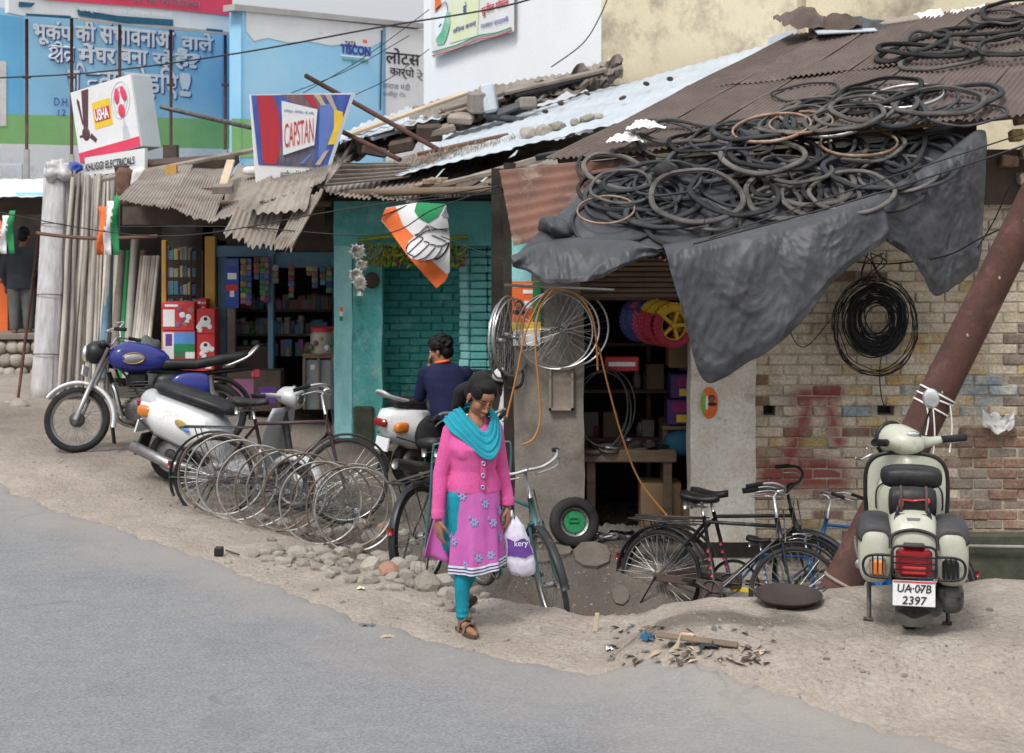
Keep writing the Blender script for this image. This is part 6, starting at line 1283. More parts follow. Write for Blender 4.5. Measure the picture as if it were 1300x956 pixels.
CP.poly('print', 'ad_red', cg, [(326, 121), (346, 121), (353, 138), (357, 165), (355, 190), (351, 209), (334, 208), (330, 160)], .012); CP.poly('print', 'ad_brown', cg, [(356, 120), (412, 120), (404, 140), (372, 130)], .010); CP.poly('print', 'ad_dark', cg, [(354, 186), (400, 184), (398, 212), (352, 210)], .010); CP.poly('print', 'ad_light', cg, [(406, 132), (425, 132), (425, 160), (410, 200), (404, 200)], .011)
CP.poly('chevron', 'yellow', cg, [(424, 139), (435, 142), (437, 162), (426, 183), (416, 184), (424, 162)], .016)
for pts, m in (([(398, 120), (406, 120), (414, 134), (408, 134)], 'wood_pale'), ([(412, 120), (420, 120), (428, 140), (424, 140)], 'wood_pale'), ([(400, 209), (406, 210), (418, 190), (412, 192)], 'wood_pale'), ([(385, 120), (396, 120), (404, 136), (398, 136)], 'ad_red'), ([(380, 208), (386, 208), (396, 196), (392, 196)], 'ad_light')): CP.poly('streak', m, cg, pts, .015)
CP.poly('card', 'paper_white', cg, [(358, 128), (403, 139), (399, 184), (360, 197)], .03, .02)
CP.text('CAPSTAN', 'red', cg, (361, 188), (398, 180), 31, .036, .0)
CP.text('फिल्टर सिगरेट के लिए', 'ink_blue', cg, (360, 143), (399, 147), 5, .036, .0); CP.text('छूटमैन सिगरेट स्टोर', 'ink', cg, (356, 229), (398, 230), 13, .014, .005)
CP.poly('side_edge', 'sign_side', cg, [(446, 119), (451, 118), (412, 236), (407, 236)], .02)
mb = MB(); mb.tube([CP.at(340, 236, -.1), CP.at(340, 200, -.1)], .03); mb.tube([CP.at(400, 240, -.1), CP.at(400, 200, -.1)], .03); mb.build('support', 'wood', cg)
# ================================================================== bicycles
def arcpts(c, Rr, a0, a1, n=18): return [V((c[0] + Rr * cos(R(lerp(a0, a1, i / n))), c[1], c[2] + Rr * sin(R(lerp(a0, a1, i / n))))) for i in range(n + 1)]
def place(o, M): o.matrix_local = M; return o
def bicycle(label, loc, yaw, lean, fm='bike_black', steer=0, carrier=True, mud=True, bar='chrome', s=1, saddle=True, chain='brown_dark', rear_only=False, tyremat='rubber', name='bicycle'):
    t_ = thing(name, label, 'bicycle', loc, (lean, 0, yaw)); t_.scale = (s, s, s); RW = .345
    mb = MB(); tb = lambda a, b_, r=.0145: mb.tube([a, b_], r, 9)
    tb((.46, 0, .29), (.335, 0, .83), .015); tb((.35, 0, .79), (.93, 0, .82)); tb((.46, 0, .29), (.965, 0, .74), .016); tb((.975, 0, .70), (.925, 0, .88), .019)
    for q in (-1, 1): tb((.46, q * .03, .29), (0, q * .062, RW), .009); tb((.345, q * .018, .78), (0, q * .062, RW), .008)
    mb.tube([(.46, -.045, .29), (.46, .045, .29)], .024, 10); fr_ = mb.build('frame', fm, t_)
    for z in (.40, .46, .52, .58): mb = MB(); x = lerp(.46, .335, (z - .29) / .54); mb.tube([(x, 0, z - .014), (x - .006, 0, z + .014)], .0165, 9); mb.build('decal_band', 'pinkred' if fm == 'bike_black' else 'paper_white', fr_)
    mb = MB(); mb.tube([(.335, 0, .82), (.312, 0, .93)], .012, 8); mb.build('seat_post', 'chrome', t_)
    if saddle:
        rings = []
        for k in range(9):
            f = k / 8; x = lerp(.16, .45, f); w_ = itp([(0, .085), (.25, .105), (.5, .07), (.75, .035), (1, .02)], f); zc = .965 + .012 * cos(f * 5)
            rings.append([(x, w_ * cos(a), zc + (.035 if sin(a) > 0 else (.045 if f < .4 else .02)) * sin(a)) for a in [2 * pi * i / 14 for i in range(14)]])
        mb = MB(); mb.loft(rings); sd = mb.build('saddle', 'vinyl', t_)
        mb = MB()
        for q in (-1, 1): mb.tube([(.2, q * .05, .87 + .002), (.2, q * .05, .93)], .02, 10)
        mb.tube([(.2, -.05, .9), (.36, 0, .9), (.2, .05, .9)], .006, 6); mb.build('spring', 'chrome', sd)
    h = wheel_parts(t_, .312, 'chrome', True, 36, .012, tyremat); h.location = (0, 0, RW)
    A = V((.975, 0, .70)); ax = (V((.925, 0, .88)) - A).normalized(); S = MX.Translation(A) @ MX.Rotation(steer, 4, ax) @ MX.Translation(-A)
    h2 = wheel_parts(t_, .312, 'chrome', True, 36, .012, tyremat); place(h2, S @ MX.Translation((1.1, 0, RW)))
    mb = MB()
    for q in (-1, 1): mb.tube(spl([(.97, q * .045, .72), (1.01, q * .05, .55), (1.05, q * .052, .42), (1.1, q * .055, RW)], 5), [.012, .011, .009, .007], 8, M=S)
    mb.tube([(.97, -.05, .725), (.97, .05, .725)], .013, 8, M=S); mb.build('fork', fm, t_)
    mb = MB(); mb.tube([(.93, 0, .86), (.895, 0, 1.03), (.92, 0, 1.075), (.97, 0, 1.085)], .013, 8, M=S)
    for q in (-1, 1): mb.tube(spl([(.97, 0, 1.085), (.965, q * .1, 1.08), (.94, q * .19, 1.10), (.86, q * .25, 1.115), (.74, q * .27, 1.09)], 5), .0115, 8, M=S)
    hb = mb.build('handlebar', bar, t_)
    for q in (-1, 1):
        mb = MB(); mb.tube([(.79, q * .266, 1.105), (.67, q * .275, 1.07)], .016, 9, M=S); mb.build('grip', 'black_matte', hb)
        mb = MB(); mb.tube(spl([(.97, q * .05, 1.045), (.94, q * .19, 1.05), (.85, q * .255, 1.06), (.74, q * .27, 1.035)], 4), .006, 6, M=S); mb.build('brake_lever', 'chrome', hb)
    mb = MB(); mb.tube([(.97, .02, .95), (1.0, .03, .74), (1.0, .03, .66)], .005, 5, M=S); mb.tube([(.95, -.02, .95), (.93, -.02, .72), (.47, -.02, .27)], .004, 5); mb.build('brake_rod', 'steel', t_)
    if mud:
        for c_, a0, a1, M_ in (((0, 0, RW), 20, 205, None), ((1.1, 0, RW), 15, 140, S)):
            mb = MB(); P_ = arcpts(c_, .375, a0, a1, 22); mb.tube(P_, .028, 8, flat=.35, M=M_); m_ = mb.build('mudguard', 'bike_black', t_)
            mb = MB()
            for q in (-1, 1): mb.tube([V(c_) + V((0, q * .06, 0)), P_[-4] + V((0, q * .02, 0))], .003, 5, M=M_)
            mb.build('stay', 'steel', m_)
    mb = MB(); mb.box((.23, -.075, .34), (.52, .012, .06), bev=.004); mb.box((.46, -.075, .31), (.19, .014, .12), bev=.02); mb.build('chain_guard', chain, t_)
    mb = MB(); mb.ring((.46, -.088, .29), .08, .006, (0, 1, 0), 28, 5)
    for k in range(5): mb.tube([(.46, -.088, .29), (.46 + .08 * cos(k * 1.257), -.088, .29 + .08 * sin(k * 1.257))], .005, 5)
    mb.build('chainwheel', 'engine', t_)
    cr = MB()
    for q in (-1, 1): cr.tube([(.46, 0, .29), (.46, q * .08, .29), (.46 + q * .15, q * .1, .29 - q * .07)], .009, 7)
    cr = cr.build('crank', 'steel', t_)
    for q in (-1, 1): mb = MB(); mb.box((.46 + q * .15, q * .15, .29 - q * .07), (.09, .07, .022), bev=.004); mb.build('pedal', 'rubber', cr)
    if carrier:
        mb = MB()
        for q in (-1, 1): mb.tube([(.3, q * .05, .76), (-.28, q * .065, .755)], .006, 6); mb.tube([(-.15, q * .065, .755), (0, q * .07, RW)], .005, 6)
        for k in range(4): mb.tube([(-.27 + k * .15, -.065, .757), (-.27 + k * .15, .065, .757)], .005, 6)
        mb.box((0, 0, .765), (.5, .03, .006)); mb.build('carrier', 'engine', t_)
        mb = MB(); mb.tube([(0, .09, RW), (-.16, .11, .04), (-.16, -.11, .04), (0, -.09, RW)], .007, 6); mb.build('rear_stand', 'engine', t_)
    mb = MB(); mb.tube([(-.385, 0, .42), (-.375, 0, .47)], .02, 8); mb.build('reflector', 'red_glass', t_)
    return t_
def ontoground(o, dz=0): o.location.z = H(o.location.x, o.location.y) + dz; return o
# black roadster before the plastered pier
p = P(836, 700, 12.1)
b1 = bicycle('upright black roadster bicycle with chrome bars parked before the plastered pier', (p.x, p.y, -.74), R(-32), R(-7), 'bike_black', R(27))
# older bicycle behind it, and the children's bicycles
b2_ = bicycle('dusty black bicycle standing behind the roadster at the plastered pier', (1.25, 12.35, -.74), R(-12), R(6), 'bike_black', R(-25), bar='black')
kb = bicycle('blue and yellow child bicycle behind the roadster wheels', (1.72, 12.2, -.72), R(-30), R(-4), 'bike_blue', R(10), carrier=False, mud=False, s=.62, saddle=True, chain='yellow', name='child_bicycle')
kb2 = bicycle('bright blue bicycle with swept chrome bars beside the leaning pole', (3.22, 12.05, -.74), R(168), R(5), 'bike_blue', R(-20), carrier=False, s=.86, saddle=False, chain='bike_blue')
# purple bicycle behind the rims, green one behind the woman
p = P(271, 600, 12.85); (bicycle('old purple bicycle with chrome bell bars behind the row of rims', (p.x, p.y, -.12), R(-8), R(-3), 'bike_purple', R(18), chain='bike_purple'))
p = P(610, 690, 10.6)
gbk = bicycle('green bicycle leaning at the ditch bank behind the walking woman', (-.23, 11.15, -.22), R(-62), R(9), 'bike_green', R(-12), chain='bike_green', tyremat='rubber_dusty')
gbk.rotation_euler = (R(9), R(5), R(-62))
bk4 = bicycle('black bicycle seen from behind with tall wire carrier beside the woman', (-.62, 11.0, -.2), R(62), R(-4), 'bike_black', R(8))
cf = thing('wire_carrier', 'tall grey wire carrier frame beside the pink sweater', 'carrier', P(546, 700, 10.7))
mb = MB(); mb.tube(spl([(-.04, 0, .0), (0, 0, .35), (.02, 0, .68), (.06, 0, .73), (.3, .03, .74), (.5, .03, .74), (.55, .03, .70), (.53, .03, .4), (.5, .03, .2)], 5), .009, 7); mb.build('hoop_frame', 'bike_green', cf)
mb = MB()
for z in (.25, .45, .6): mb.tube([(.0, 0, z), (.53, .03, z)], .006, 6)
mb.build('cross_wire', 'engine', cf)
# ================================================================== motor vehicles
def motor_wheel(t_, c, Rr, w_, rimmat, spokes=0, hubr=.06, M=None, name='wheel', rimw=.8):
    Q = MX.Rotation(R(90), 4, 'X'); k = w_ / 2; ri = Rr - w_ * .85
    mb = MB(); mb.lathe([(0, -k * .8), (hubr * .6, -k * .8), (hubr, -k * .6), (hubr, k * .6), (hubr * .6, k * .8), (0, k * .8)], 18, Q); h = mb.build('hub', 'engine', t_)
    mb = MB(); mb.lathe([(ri, -k * .75), (Rr - w_ * .35, -k), (Rr - w_ * .08, -k * .7), (Rr, -k * .25), (Rr, k * .25), (Rr - w_ * .08, k * .7), (Rr - w_ * .35, k), (ri, k * .75)], 36, Q, True); mb.build('tyre', 'rubber', h)
    mb = MB(); mb.lathe([(ri + .006, -k * .8), (ri + .004, -k * .72), (ri - .016, -k * .5), (ri - .016, k * .5), (ri + .004, k * .72), (ri + .006, k * .8)], 36, Q, True)
    mb.build('rim', rimmat, h)
    if spokes:
        mb = MB()
        for i in range(spokes):
            a = 2 * pi * i / spokes; s_ = 1 if i % 2 else -1; c2 = .5 if (i // 2) % 2 else -.5; mb.tube([(hubr * cos(a + c2), s_ * k * .5, hubr * sin(a + c2)), ((ri - .014) * cos(a), 0, (ri - .014) * sin(a))], .0022, 4, caps=False)
        stuff(mb.build('spoke_lacing', 'steel', h))
    else:
        mb = MB(); mb.lathe([(0, -k * .35), (ri * .96, -k * .5), (ri * .96, k * .5), (0, k * .35)], 24, Q); mb.build('disc', rimmat, h)
    place(h, (M or MX()) @ MX.Translation(c)); return h
# --- blue-tank motorcycle
p = gp(94, 577)
mc = thing('motorcycle', 'parked motorcycle with glossy blue tank and white front mudguard', 'motorcycle')
yw = R(180 + 16); hd = V((cos(yw), sin(yw), 0)); mc.rotation_euler = (R(7), 0, yw); q = V((p.x, p.y + .1, 0)) - hd * 1.27; mc.location = (q.x, q.y, H(p.x, p.y))
motor_wheel(mc, (0, 0, .305), .305, .085, 'steel', 36); SA = V((1.0, 0, .72)); sax = V((-.42, 0, .9)).normalized(); S = MX.Translation(SA) @ MX.Rotation(R(-14), 4, sax) @ MX.Translation(-SA)
motor_wheel(mc, (1.27, 0, .305), .305, .075, 'chrome', 36, .07, S)
for q in (-1, 1): mb = MB(); mb.tube([(1.27, q * .075, .3), (1.13, q * .075, .62), (.97, q * .075, .96)], [.024, .024, .018], 10, M=S); mb.build('fork_leg', 'steel', mc)
mb = MB(); mb.tube(arcpts((1.27, 0, .305), .345, 38, 195, 20), .06, 10, flat=.35, M=S); fm_ = mb.build('front_mudguard', 'scooter_white', mc)
mb = MB(); mb.box((.935, 0, .15), (.015, .11, .16), (0, .12, 0), M=S); mb.build('mud_flap', 'black_matte', fm_)
mb = MB()
for k in range(1): 
    rings = []
    for f in [i / 12 for i in range(13)]:
        x = lerp(.42, .98, f); hh = itp([(0, .04), (.1, .1), (.35, .15), (.7, .17), (.92, .12), (1, .05)], f); ww = itp([(0, .05), (.15, .09), (.5, .13), (.85, .145), (1, .09)], f); zc = .83 + .04 * f
        rings.append([(x, ww * math.copysign(abs(cos(a)) ** .8, cos(a)), zc + hh * math.copysign(abs(sin(a)) ** .8, sin(a)) * (1 if sin(a) > 0 else .8)) for a in [2 * pi * i / 18 for i in range(18)]])
    mb.loft(rings)
tk = mb.build('fuel_tank', 'tank_blue', mc); 
for q in (-1, 1):
    mb = MB(); mb.ell((.76, q * .128, .86), (.11, .02, .045), 16, 8); mb.build('tank_badge', 'steel', tk); mb = MB(); mb.ring((.76, q * .135, .86), .1, .006, (0, 1, 0), 24, 5, 1, .5); mb.build('badge_line', 'gold', tk)
mb = MB(); mb.ell((.74, 0, .955), (.05, .05, .02)); mb.build('filler_cap', 'chrome', tk)
rings = []
for f in [i / 10 for i in range(11)]:
    x = lerp(-.32, .5, f); ww = itp([(0, .09), (.3, .125), (.7, .11), (1, .07)], f); z = itp([(0, .86), (.3, .83), (.6, .79), (1, .80)], f); rings.append([(x, ww * math.copysign(abs(cos(a)) ** .6, cos(a)), z + .05 * math.copysign(abs(sin(a)) ** .7, sin(a))) for a in [2 * pi * i / 16 for i in range(16)]])
mb = MB(); mb.loft(rings); mb.build('seat', 'vinyl', mc)
mb = MB(); mb.tube([(.98, 0, .8), (.6, 0, .74), (.1, .0, .70), (-.35, 0, .74)], .025, 8); mb.tube([(.98, 0, .74), (.86, 0, .35), (.5, 0, .22)], .022, 8); mb.tube([(.5, 0, .22), (.3, 0, .4), (.25, 0, .72)], .022, 8)
for q in (-1, 1): mb.tube([(.3, q * .1, .36), (0, q * .1, .305)], .022, 8)
mb.build('frame', 'black', mc)
mb = MB(); mb.ell((.6, 0, .36), (.24, .15, .16), 16, 10, .7); en = mb.build('engine', 'engine', mc)
for k in range(7): mb = MB(); mb.box((.74 - k * .006, 0, .47 + k * .028), (.18, .17, .012), bev=.004); mb.build('cooling_fin', 'engine', en)
for q in (-1, 1): mb = MB(); mb.ell((.56, q * .13, .33), (.13, .05, .085), 16, 10, .8); mb.build('crankcase_cover', 'steel', en)
for q in (-1, 1): mb = MB(); mb.ell((.22, q * .12, .60), (.2, .035, .11), 16, 10, .8); mb.build('side_panel', 'tank_blue' if q else 'black', mc)
for q in (-1, 1):
    mb = MB(); mb.tube(spl([(.9, q * .05, .62), (.95, q * .2, .62), (.93, q * .26, .55), (.88, q * .26, .34), (.83, q * .2, .28), (.72, q * .06, .26)], 5), .014, 8); mb.build('crash_guard', 'chrome', mc)
mb = MB(); mb.ell((.42, 0, .6), (.16, .1, .12), 14, 9, .7); mb.box((.72, 0, .66), (.2, .14, .14), bev=.03); mb.tube(spl([(.98, .05, .95), (.9, .1, .8), (.8, .08, .66), (.7, .1, .5)], 4), .012, 6); mb.tube(spl([(1.0, -.05, .95), (.92, -.1, .78), (.85, -.09, .6)], 4), .012, 6); mb.build('airbox', 'black', mc)
mb = MB(); mb.tube(spl([(.82, -.06, .45), (.9, -.1, .3), (.7, -.14, .22), (.3, -.15, .26), (-.3, -.16, .34)], 6), [.022, .022, .025, .04, .045], 10); mb.build('exhaust', 'chrome', mc)
mb = MB(); mb.ell((1.1, 0, .93), (.11, .1, .11), 18, 12, M=S); hl = mb.build('headlamp', 'black', mc); mb = MB(); mb.ell((1.19, 0, .92), (.035, .085, .085), 16, 10, M=S); mb.build('lens', 'glass_mirror', hl)
for q in (-1, 1): mb = MB(); mb.ell((1.02, q * .06, 1.0), (.05, .05, .04), M=S); mb.build('instrument', 'black', hl)
mb = MB(); mb.box((1.2, 0, .76), (.012, .24, .09), (0, -.15, 0), M=S); npl = mb.build('number_plate', 'paper_white', mc)
text('UA06 C 2197', 'ink', npl, S @ V((1.212, -.1, .735)), .2, .05, S.to_3x3() @ V((0, 1, 0)), (0, 0, 1), .01)
mb = MB()
for q in (-1, 1): mb.tube(spl([(.98, 0, 1.0), (.98, q * .12, 1.01), (.95, q * .2, 1.08), (.9, q * .3, 1.1), (.8, q * .36, 1.09)], 5), .012, 8, M=S)
hb = mb.build('handlebar', 'chrome', mc)
for q in (-1, 1):
    mb = MB(); mb.tube([(.86, q * .33, 1.1), (.75, q * .39, 1.08)], .018, 8, M=S); mb.build('grip', 'black_matte', hb); mb = MB(); mb.tube([(.92, q * .28, 1.1), (.96, q * .3, 1.08), (.88, q * .4, 1.07)], .007, 6, M=S); mb.build('lever', 'chrome', hb)
mb = MB(); mb.tube(spl([(.92, -.26, 1.1), (.93, -.28, 1.2), (.9, -.34, 1.26), (.98, -.42, 1.27)], 5), .008, 6, M=S); mb.build('mirror_stalk', 'chrome', mc)
mb = MB(); mb.tube(spl([(-.1, .13, .76), (-.3, .13, .84), (-.4, .1, .93), (-.42, 0, .95), (-.4, -.1, .93), (-.3, -.13, .84), (-.1, -.13, .76)], 5), .013, 8); mb.build('grab_rail', 'chrome', mc)
mb = MB(); mb.tube(arcpts((0, 0, .305), .35, 40, 190, 16), .07, 10, flat=.35); rm = mb.build('rear_mudguard', 'black', mc); mb = MB(); mb.box((-.4, 0, .68), (.07, .14, .09), bev=.015); mb.build('tail_lamp', 'red_glass', rm)
for q in (-1, 1):
    mb = MB(); mb.tube([(.05, q * .13, .68), (0, q * .12, .32)], .026, 10); mb.build('shock_absorber', 'chrome', mc)
mb = MB(); mb.tube([(.5, -.1, .24), (.42, -.28, .0)], .012, 7); mb.tube([(.42, -.1, .24), (.36, -.2, .0)], .012, 7); mb.build('stand', 'black', mc)
# --- scooters
def sring(x, w_, z0, z1, n=18, e=.65): return [(x, w_ * math.copysign(abs(cos(a)) ** e, cos(a)), (z0 + z1) / 2 + (z1 - z0) / 2 * math.copysign(abs(sin(a)) ** e, sin(a))) for a in [2 * pi * i / n for i in range(n)]]
def scooter(label, loc, rot, body, side, modern=False):
    t_ = thing('motor_scooter', label, 'scooter', loc, rot); RW = .215
    motor_wheel(t_, (0, 0, RW), RW, .09, 'steel', 0, .06); motor_wheel(t_, (1.22, 0, RW), RW, .09, 'steel', 0, .06)
    mb = MB(); mb.loft([sring(*a) for a in ((-.36, .05, .60, .68), (-.3, .12, .48, .74), (-.1, .19, .36, .74), (.15, .2, .32, .72), (.4, .17, .3, .68), (.5, .12, .28, .6), (.56, .1, .24, .4))]); bd = mb.build('rear_body', body, t_)
    for q in (-1, 1):
        mb = MB(); mb.loft([[(x, q * (w0 + .012) if 0 else q * (w0 + d_ * max(0, sin(a))) , z) for a, z in [(pi * i / 8, lerp(z0, z1, i / 8)) for i in range(9)]] for x, w0, d_, z0, z1 in ((-.3, .08, .05, .5, .7), (-.1, .15, .07, .4, .71), (.15, .16, .075, .36, .69), (.38, .14, .06, .34, .64), (.45, .12, .03, .36, .58))], closed=False, caps=False); mb.build('side_cowl', side, bd)
    mb = MB(); mb.loft([sring(*a) for a in ((-.22, .08, .76, .82), (-.15, .12, .74, .84), (.1, .14, .72, .82), (.4, .13, .7, .79), (.52, .09, .68, .76), (.56, .05, .69, .73))]); mb.build('seat', 'vinyl', t_)
    mb = MB(); mb.box((.75, 0, .27), (.5, .36, .04), bev=.015); mb.build('floorboard', body, t_)
    mb = MB()
    for k in range(1):
        mb.grid(lambda u, v: (lerp(.98, 1.06, v) - .09 * abs(u - .5) ** 1.5, (u - .5) * lerp(.36, .46, min(1, v * 2)) * (1 - .3 * max(0, v - .75) * 4 * .8), lerp(.27, .86, v)), 12, 12)
    ls = mb.build('leg_shield', side if modern else 'scooter_silver', t_); ls.modifiers.new('t', 'SOLIDIFY').thickness = .02
    mb = MB(); mb.tube([(1.02, 0, .85), (1.22, .0, .22)], .03, 8); mb.build('steering_column', 'engine', t_)
    mb = MB(); mb.loft([[(x, w_ * cos(a), z + h_ * sin(a)) for a in [2 * pi * i / 14 for i in range(14)]] for x, w_, h_, z in ((.96, .06, .04, .95), (1.0, .11, .065, .96), (1.08, .115, .085, .955), (1.15, .1, .085, .945), (1.17, .08, .07, .945))]); hs_ = mb.build('headset', 'scooter_silver' if not modern else body, t_)
    mb = MB(); mb.ell((1.165, 0, .945), (.02, .075, .065)); mb.build('lens', 'glass_mirror', hs_)
    for q in (-1, 1):
        mb = MB(); mb.tube([(1.03, q * .08, .96), (1.0, q * .2, .975), (.94, q * .27, .97)], .018, 8); hb_ = mb.build('handlebar', 'scooter_silver' if not modern else 'black', t_); mb = MB(); mb.tube([(.97, q * .25, .97), (.9, q * .35, .965)], .019, 8); mb.build('grip', 'black_matte', hb_)
    mb = MB(); mb.tube(arcpts((1.22, 0, RW), .25, 0, 165, 14), .075, 10, flat=.45); mb.build('front_mudguard', side, t_)
    mb = MB(); mb.tube([(.3, -.12, .2), (.1, -.16, .18), (-.3, -.17, .26)], [.02, .045, .05], 10); mb.build('exhaust', 'steel', t_); mb = MB(); mb.ell((.12, .1, .24), (.2, .07, .1), e=.7); mb.build('engine', 'engine', t_)
    mb = MB(); mb.box((-.35, 0, .62), (.06, .18, .07), bev=.02); mb.build('tail_lamp', 'red_glass', t_)
    for q in (-1, 1):
        mb = MB(); mb.tube([(-.28, q * .15, .5), (-.05, q * .235, .42), (.2, q * .24, .38), (.42, q * .2, .36)], .006, 5); mb.build('panel_seam', 'black', t_)
        mb = MB(); mb.ell((.2, q * .236, .56), (.07, .008, .035), rot=(0, .3, 0)); mb.build('decal', 'pack2', t_); mb = MB(); mb.ell((.25, q * .236, .53), (.04, .01, .018), rot=(0, .3, 0)); mb.build('decal', 'blue_light', t_)
    for q in (-1, 1): mb = MB(); mb.ell((-.22, q * .155, .58), (.08, .04, .05), e=.7); mb.build('indicator', 'orange_glass', t_)
    mb = MB(); mb.box((-.33, 0, .42), (.015, .2, .12), (0, .2, 0)); mb.build('number_plate', 'paper_white', t_); mb = MB(); mb.box((-.3, 0, .26), (.02, .16, .2), (0, .25, 0)); mb.build('mud_flap', 'black_matte', t_)
    mb = MB(); mb.tube([(.4, .12, .2), (.3, .2, .0)], .012, 6); mb.tube([(.4, -.12, .2), (.3, -.2, .0)], .012, 6); mb.build('stand', 'engine', t_)
    return t_
p = gp(214, 612)
ss = scooter('old white and silver scooter with long black seat behind the rims', (p.x, p.y, H(p.x, p.y) + .02), (0, R(9), R(-22)), 'scooter_silver', 'scooter_white')
p = gp(522, 616)
ws_ = scooter('modern white scooter with a round black spare-wheel cover', (p.x, p.y, H(p.x, p.y)), (R(2), 0, R(38)), 'scooter_white', 'scooter_white', True)
mb = MB(); mb.tube(spl([(-.1, .1, .8), (-.3, .1, .86), (-.36, .05, .9), (-.36, -.05, .9), (-.3, -.1, .86), (-.1, -.1, .8)], 5), .018, 8); mb.build('grab_rail', 'scooter_silver', ws_)
sp = MB(); sp.lathe([(0, -.07), (.16, -.065), (.19, -.04), (.2, 0), (.19, .05), (.0, .06)], 30, MX.Translation((.06, -.27, .5)) @ MX.Rotation(R(90), 4, 'X')); sp.build('spare_wheel_cover', 'black_matte', ws_)
mb = MB(); mb.tube([(.06, -.24, .5), (.06, -.1, .5)], .03, 8); mb.build('spare_bracket', 'engine', ws_)
# --- cream scooter seen from behind
mdef('cowl_vinyl', (.055, .055, .057), (.035, .035, .036), 6, .6, bump=.3, bsc=20, spec=.3)
cs = thing('cream_scooter', 'cream classic scooter seen from behind on the raised slab by the leaning pole', 'scooter', (0, 0, 0), (0, 0, R(-12)))
cs.scale = (1, .78, .94); p = P(1160, 812, 8.25); cs.location = (p.x, p.y, H(p.x, p.y + .2) + .0)
def yring(y, hw, z0, z1, n=20, e=.6, xc=0): return [(xc + hw * math.copysign(abs(cos(a)) ** e, cos(a)), y, (z0 + z1) / 2 + (z1 - z0) / 2 * math.copysign(abs(sin(a)) ** e, sin(a))) for a in [2 * pi * i / n for i in range(n)]]
Qz = MX.Rotation(R(90), 4, 'Z')
motor_wheel(cs, (0, .16, .2), .2, .085, 'steel', 0, .06, Qz @ MX.Rotation(R(-90), 4, 'Z') @ MX()) 
for h in [k for k in cs.children if k.name.startswith('hub')]: h.matrix_local = MX.Translation((-.015, .2, .2)) @ MX.Rotation(R(90), 4, 'Z')
motor_wheel(cs, (0, 0, 0), .2, .085, 'steel', 0, .06); [k for k in cs.children if k.name.startswith('hub')][-1].matrix_local = MX.Translation((0, 1.4, .2)) @ MX.Rotation(R(100), 4, 'Z')
# spine body
mb = MB(); mb.loft([yring(*a) for a in ((-.02, .085, .38, .55), (.0, .115, .34, .60), (.06, .125, .33, .66), (.18, .13, .33, .70), (.35, .13, .32, .70), (.55, .12, .32, .68), (.68, .1, .28, .6), (.74, .08, .26, .42))]); sb_ = mb.build('spine_body', 'scooter_cream', cs)
for q in (-1, 1):
    mb = MB(); mb.loft([yring(*a, xc=q * .195) for a in ((.0, .04, .36, .52, 20, .6), (.015, .075, .31, .58, 20, .6), (.06, .086, .28, .615, 20, .6), (.2, .09, .27, .63, 20, .6), (.4, .088, .28, .625, 20, .6), (.55, .07, .3, .58, 20, .55), (.62, .04, .34, .5, 20, .6))]); cw = mb.build('side_cowl', 'scooter_cream', cs)
    mb = MB(); mb.loft([[(q * .195 + r_ * math.copysign(abs(cos(a)) ** .62, cos(a)), y, zc + hh * abs(sin(a)) ** .62) for a in [pi * (.02 + .96 * i / 14) for i in range(15)]] for y, r_, zc, hh in ((.012, .070, .505, .072), (.05, .086, .505, .108), (.2, .093, .505, .128), (.4, .091, .505, .122), (.5, .08, .5, .09))], closed=False, caps=False); o = mb.build('cowl_cover', 'cowl_vinyl', cw); o.modifiers.new('t', 'SOLIDIFY').thickness = .006
# leg shield
def shield(e): 
    pts = []
    for i in range(41):
        a = -.25 + (pi + .5) * i / 40; pts.append((.228 * math.copysign(abs(cos(a)) ** .55, cos(a)) + 0, .68 + .215 * math.copysign(abs(sin(a)) ** .6, sin(a))))
    return pts
sh_ = shield(0); pts = [(.215, .3)] + sh_ + [(-.215, .3)]
mb = MB(); mb.prism(pts, .98, 1.0, M=MX.Translation((-.01, 0, 0))); lg = mb.build('leg_shield', 'scooter_cream', cs)
mb = MB(); mb.tube([(x - .01, .985, z) for x, z in pts], .013, 8); mb.build('shield_trim', 'black', lg)
mb = MB(); mb.box((0, .8, .24), (.42, .5, .04), bev=.015); mb.build('floorboard', 'scooter_cream', cs)
mb = MB(); mb.loft([yring(*a) for a in ((.8, .16, .46, .76, 20, .55), (.84, .175, .44, .78, 20, .55), (.97, .18, .43, .79, 20, .55))]); gbx = mb.build('glove_box', 'scooter_cream', cs)
mb = MB(); mb.tube([(x * .8, .795, .645 + (z - .7) * .55) for x, z in sh_], .005, 6); mb.build('glove_box_seam', 'black_matte', gbx)
# seat pad, rolled bag, carrier
mb = MB(); mb.loft([yring(*a) for a in ((.30, .12, .80, .87, 20, .6), (.33, .16, .775, .895, 20, .6), (.45, .165, .77, .90, 20, .6), (.62, .14, .77, .88, 20, .6), (.68, .08, .79, .85, 20, .6))]); st_ = mb.build('seat', 'vinyl', cs)
mb = MB(); mb.tube([(-.1, .325, .885), (-.1, .322, .87), (-.11, .318, .83)], .004, 5); mb.tube(spl([(-.1, .33, .882), (0, .325, .89), (.1, .33, .882), (.11, .32, .83)], 4), .004, 5); mb.build('seat_piping', 'black', st_)
mb = MB(); mb.loft([[(x, .2 + r_ * .75 * cos(a), .72 + r_ * sin(a)) for a in [2 * pi * i / 20 for i in range(20)]] for x, r_ in ((-.125, .03), (-.12, .07), (-.10, .086), (0, .09), (.1, .086), (.12, .07), (.125, .03))]); bg_ = mb.build('rear_bag', 'vinyl', cs)
for x in (-.06, .07): mb = MB(); mb.ring((x, .2, .72), .084, .011, (1, 0, 0), 24, 6, .8); mb.build('strap', 'brown_dark', bg_)
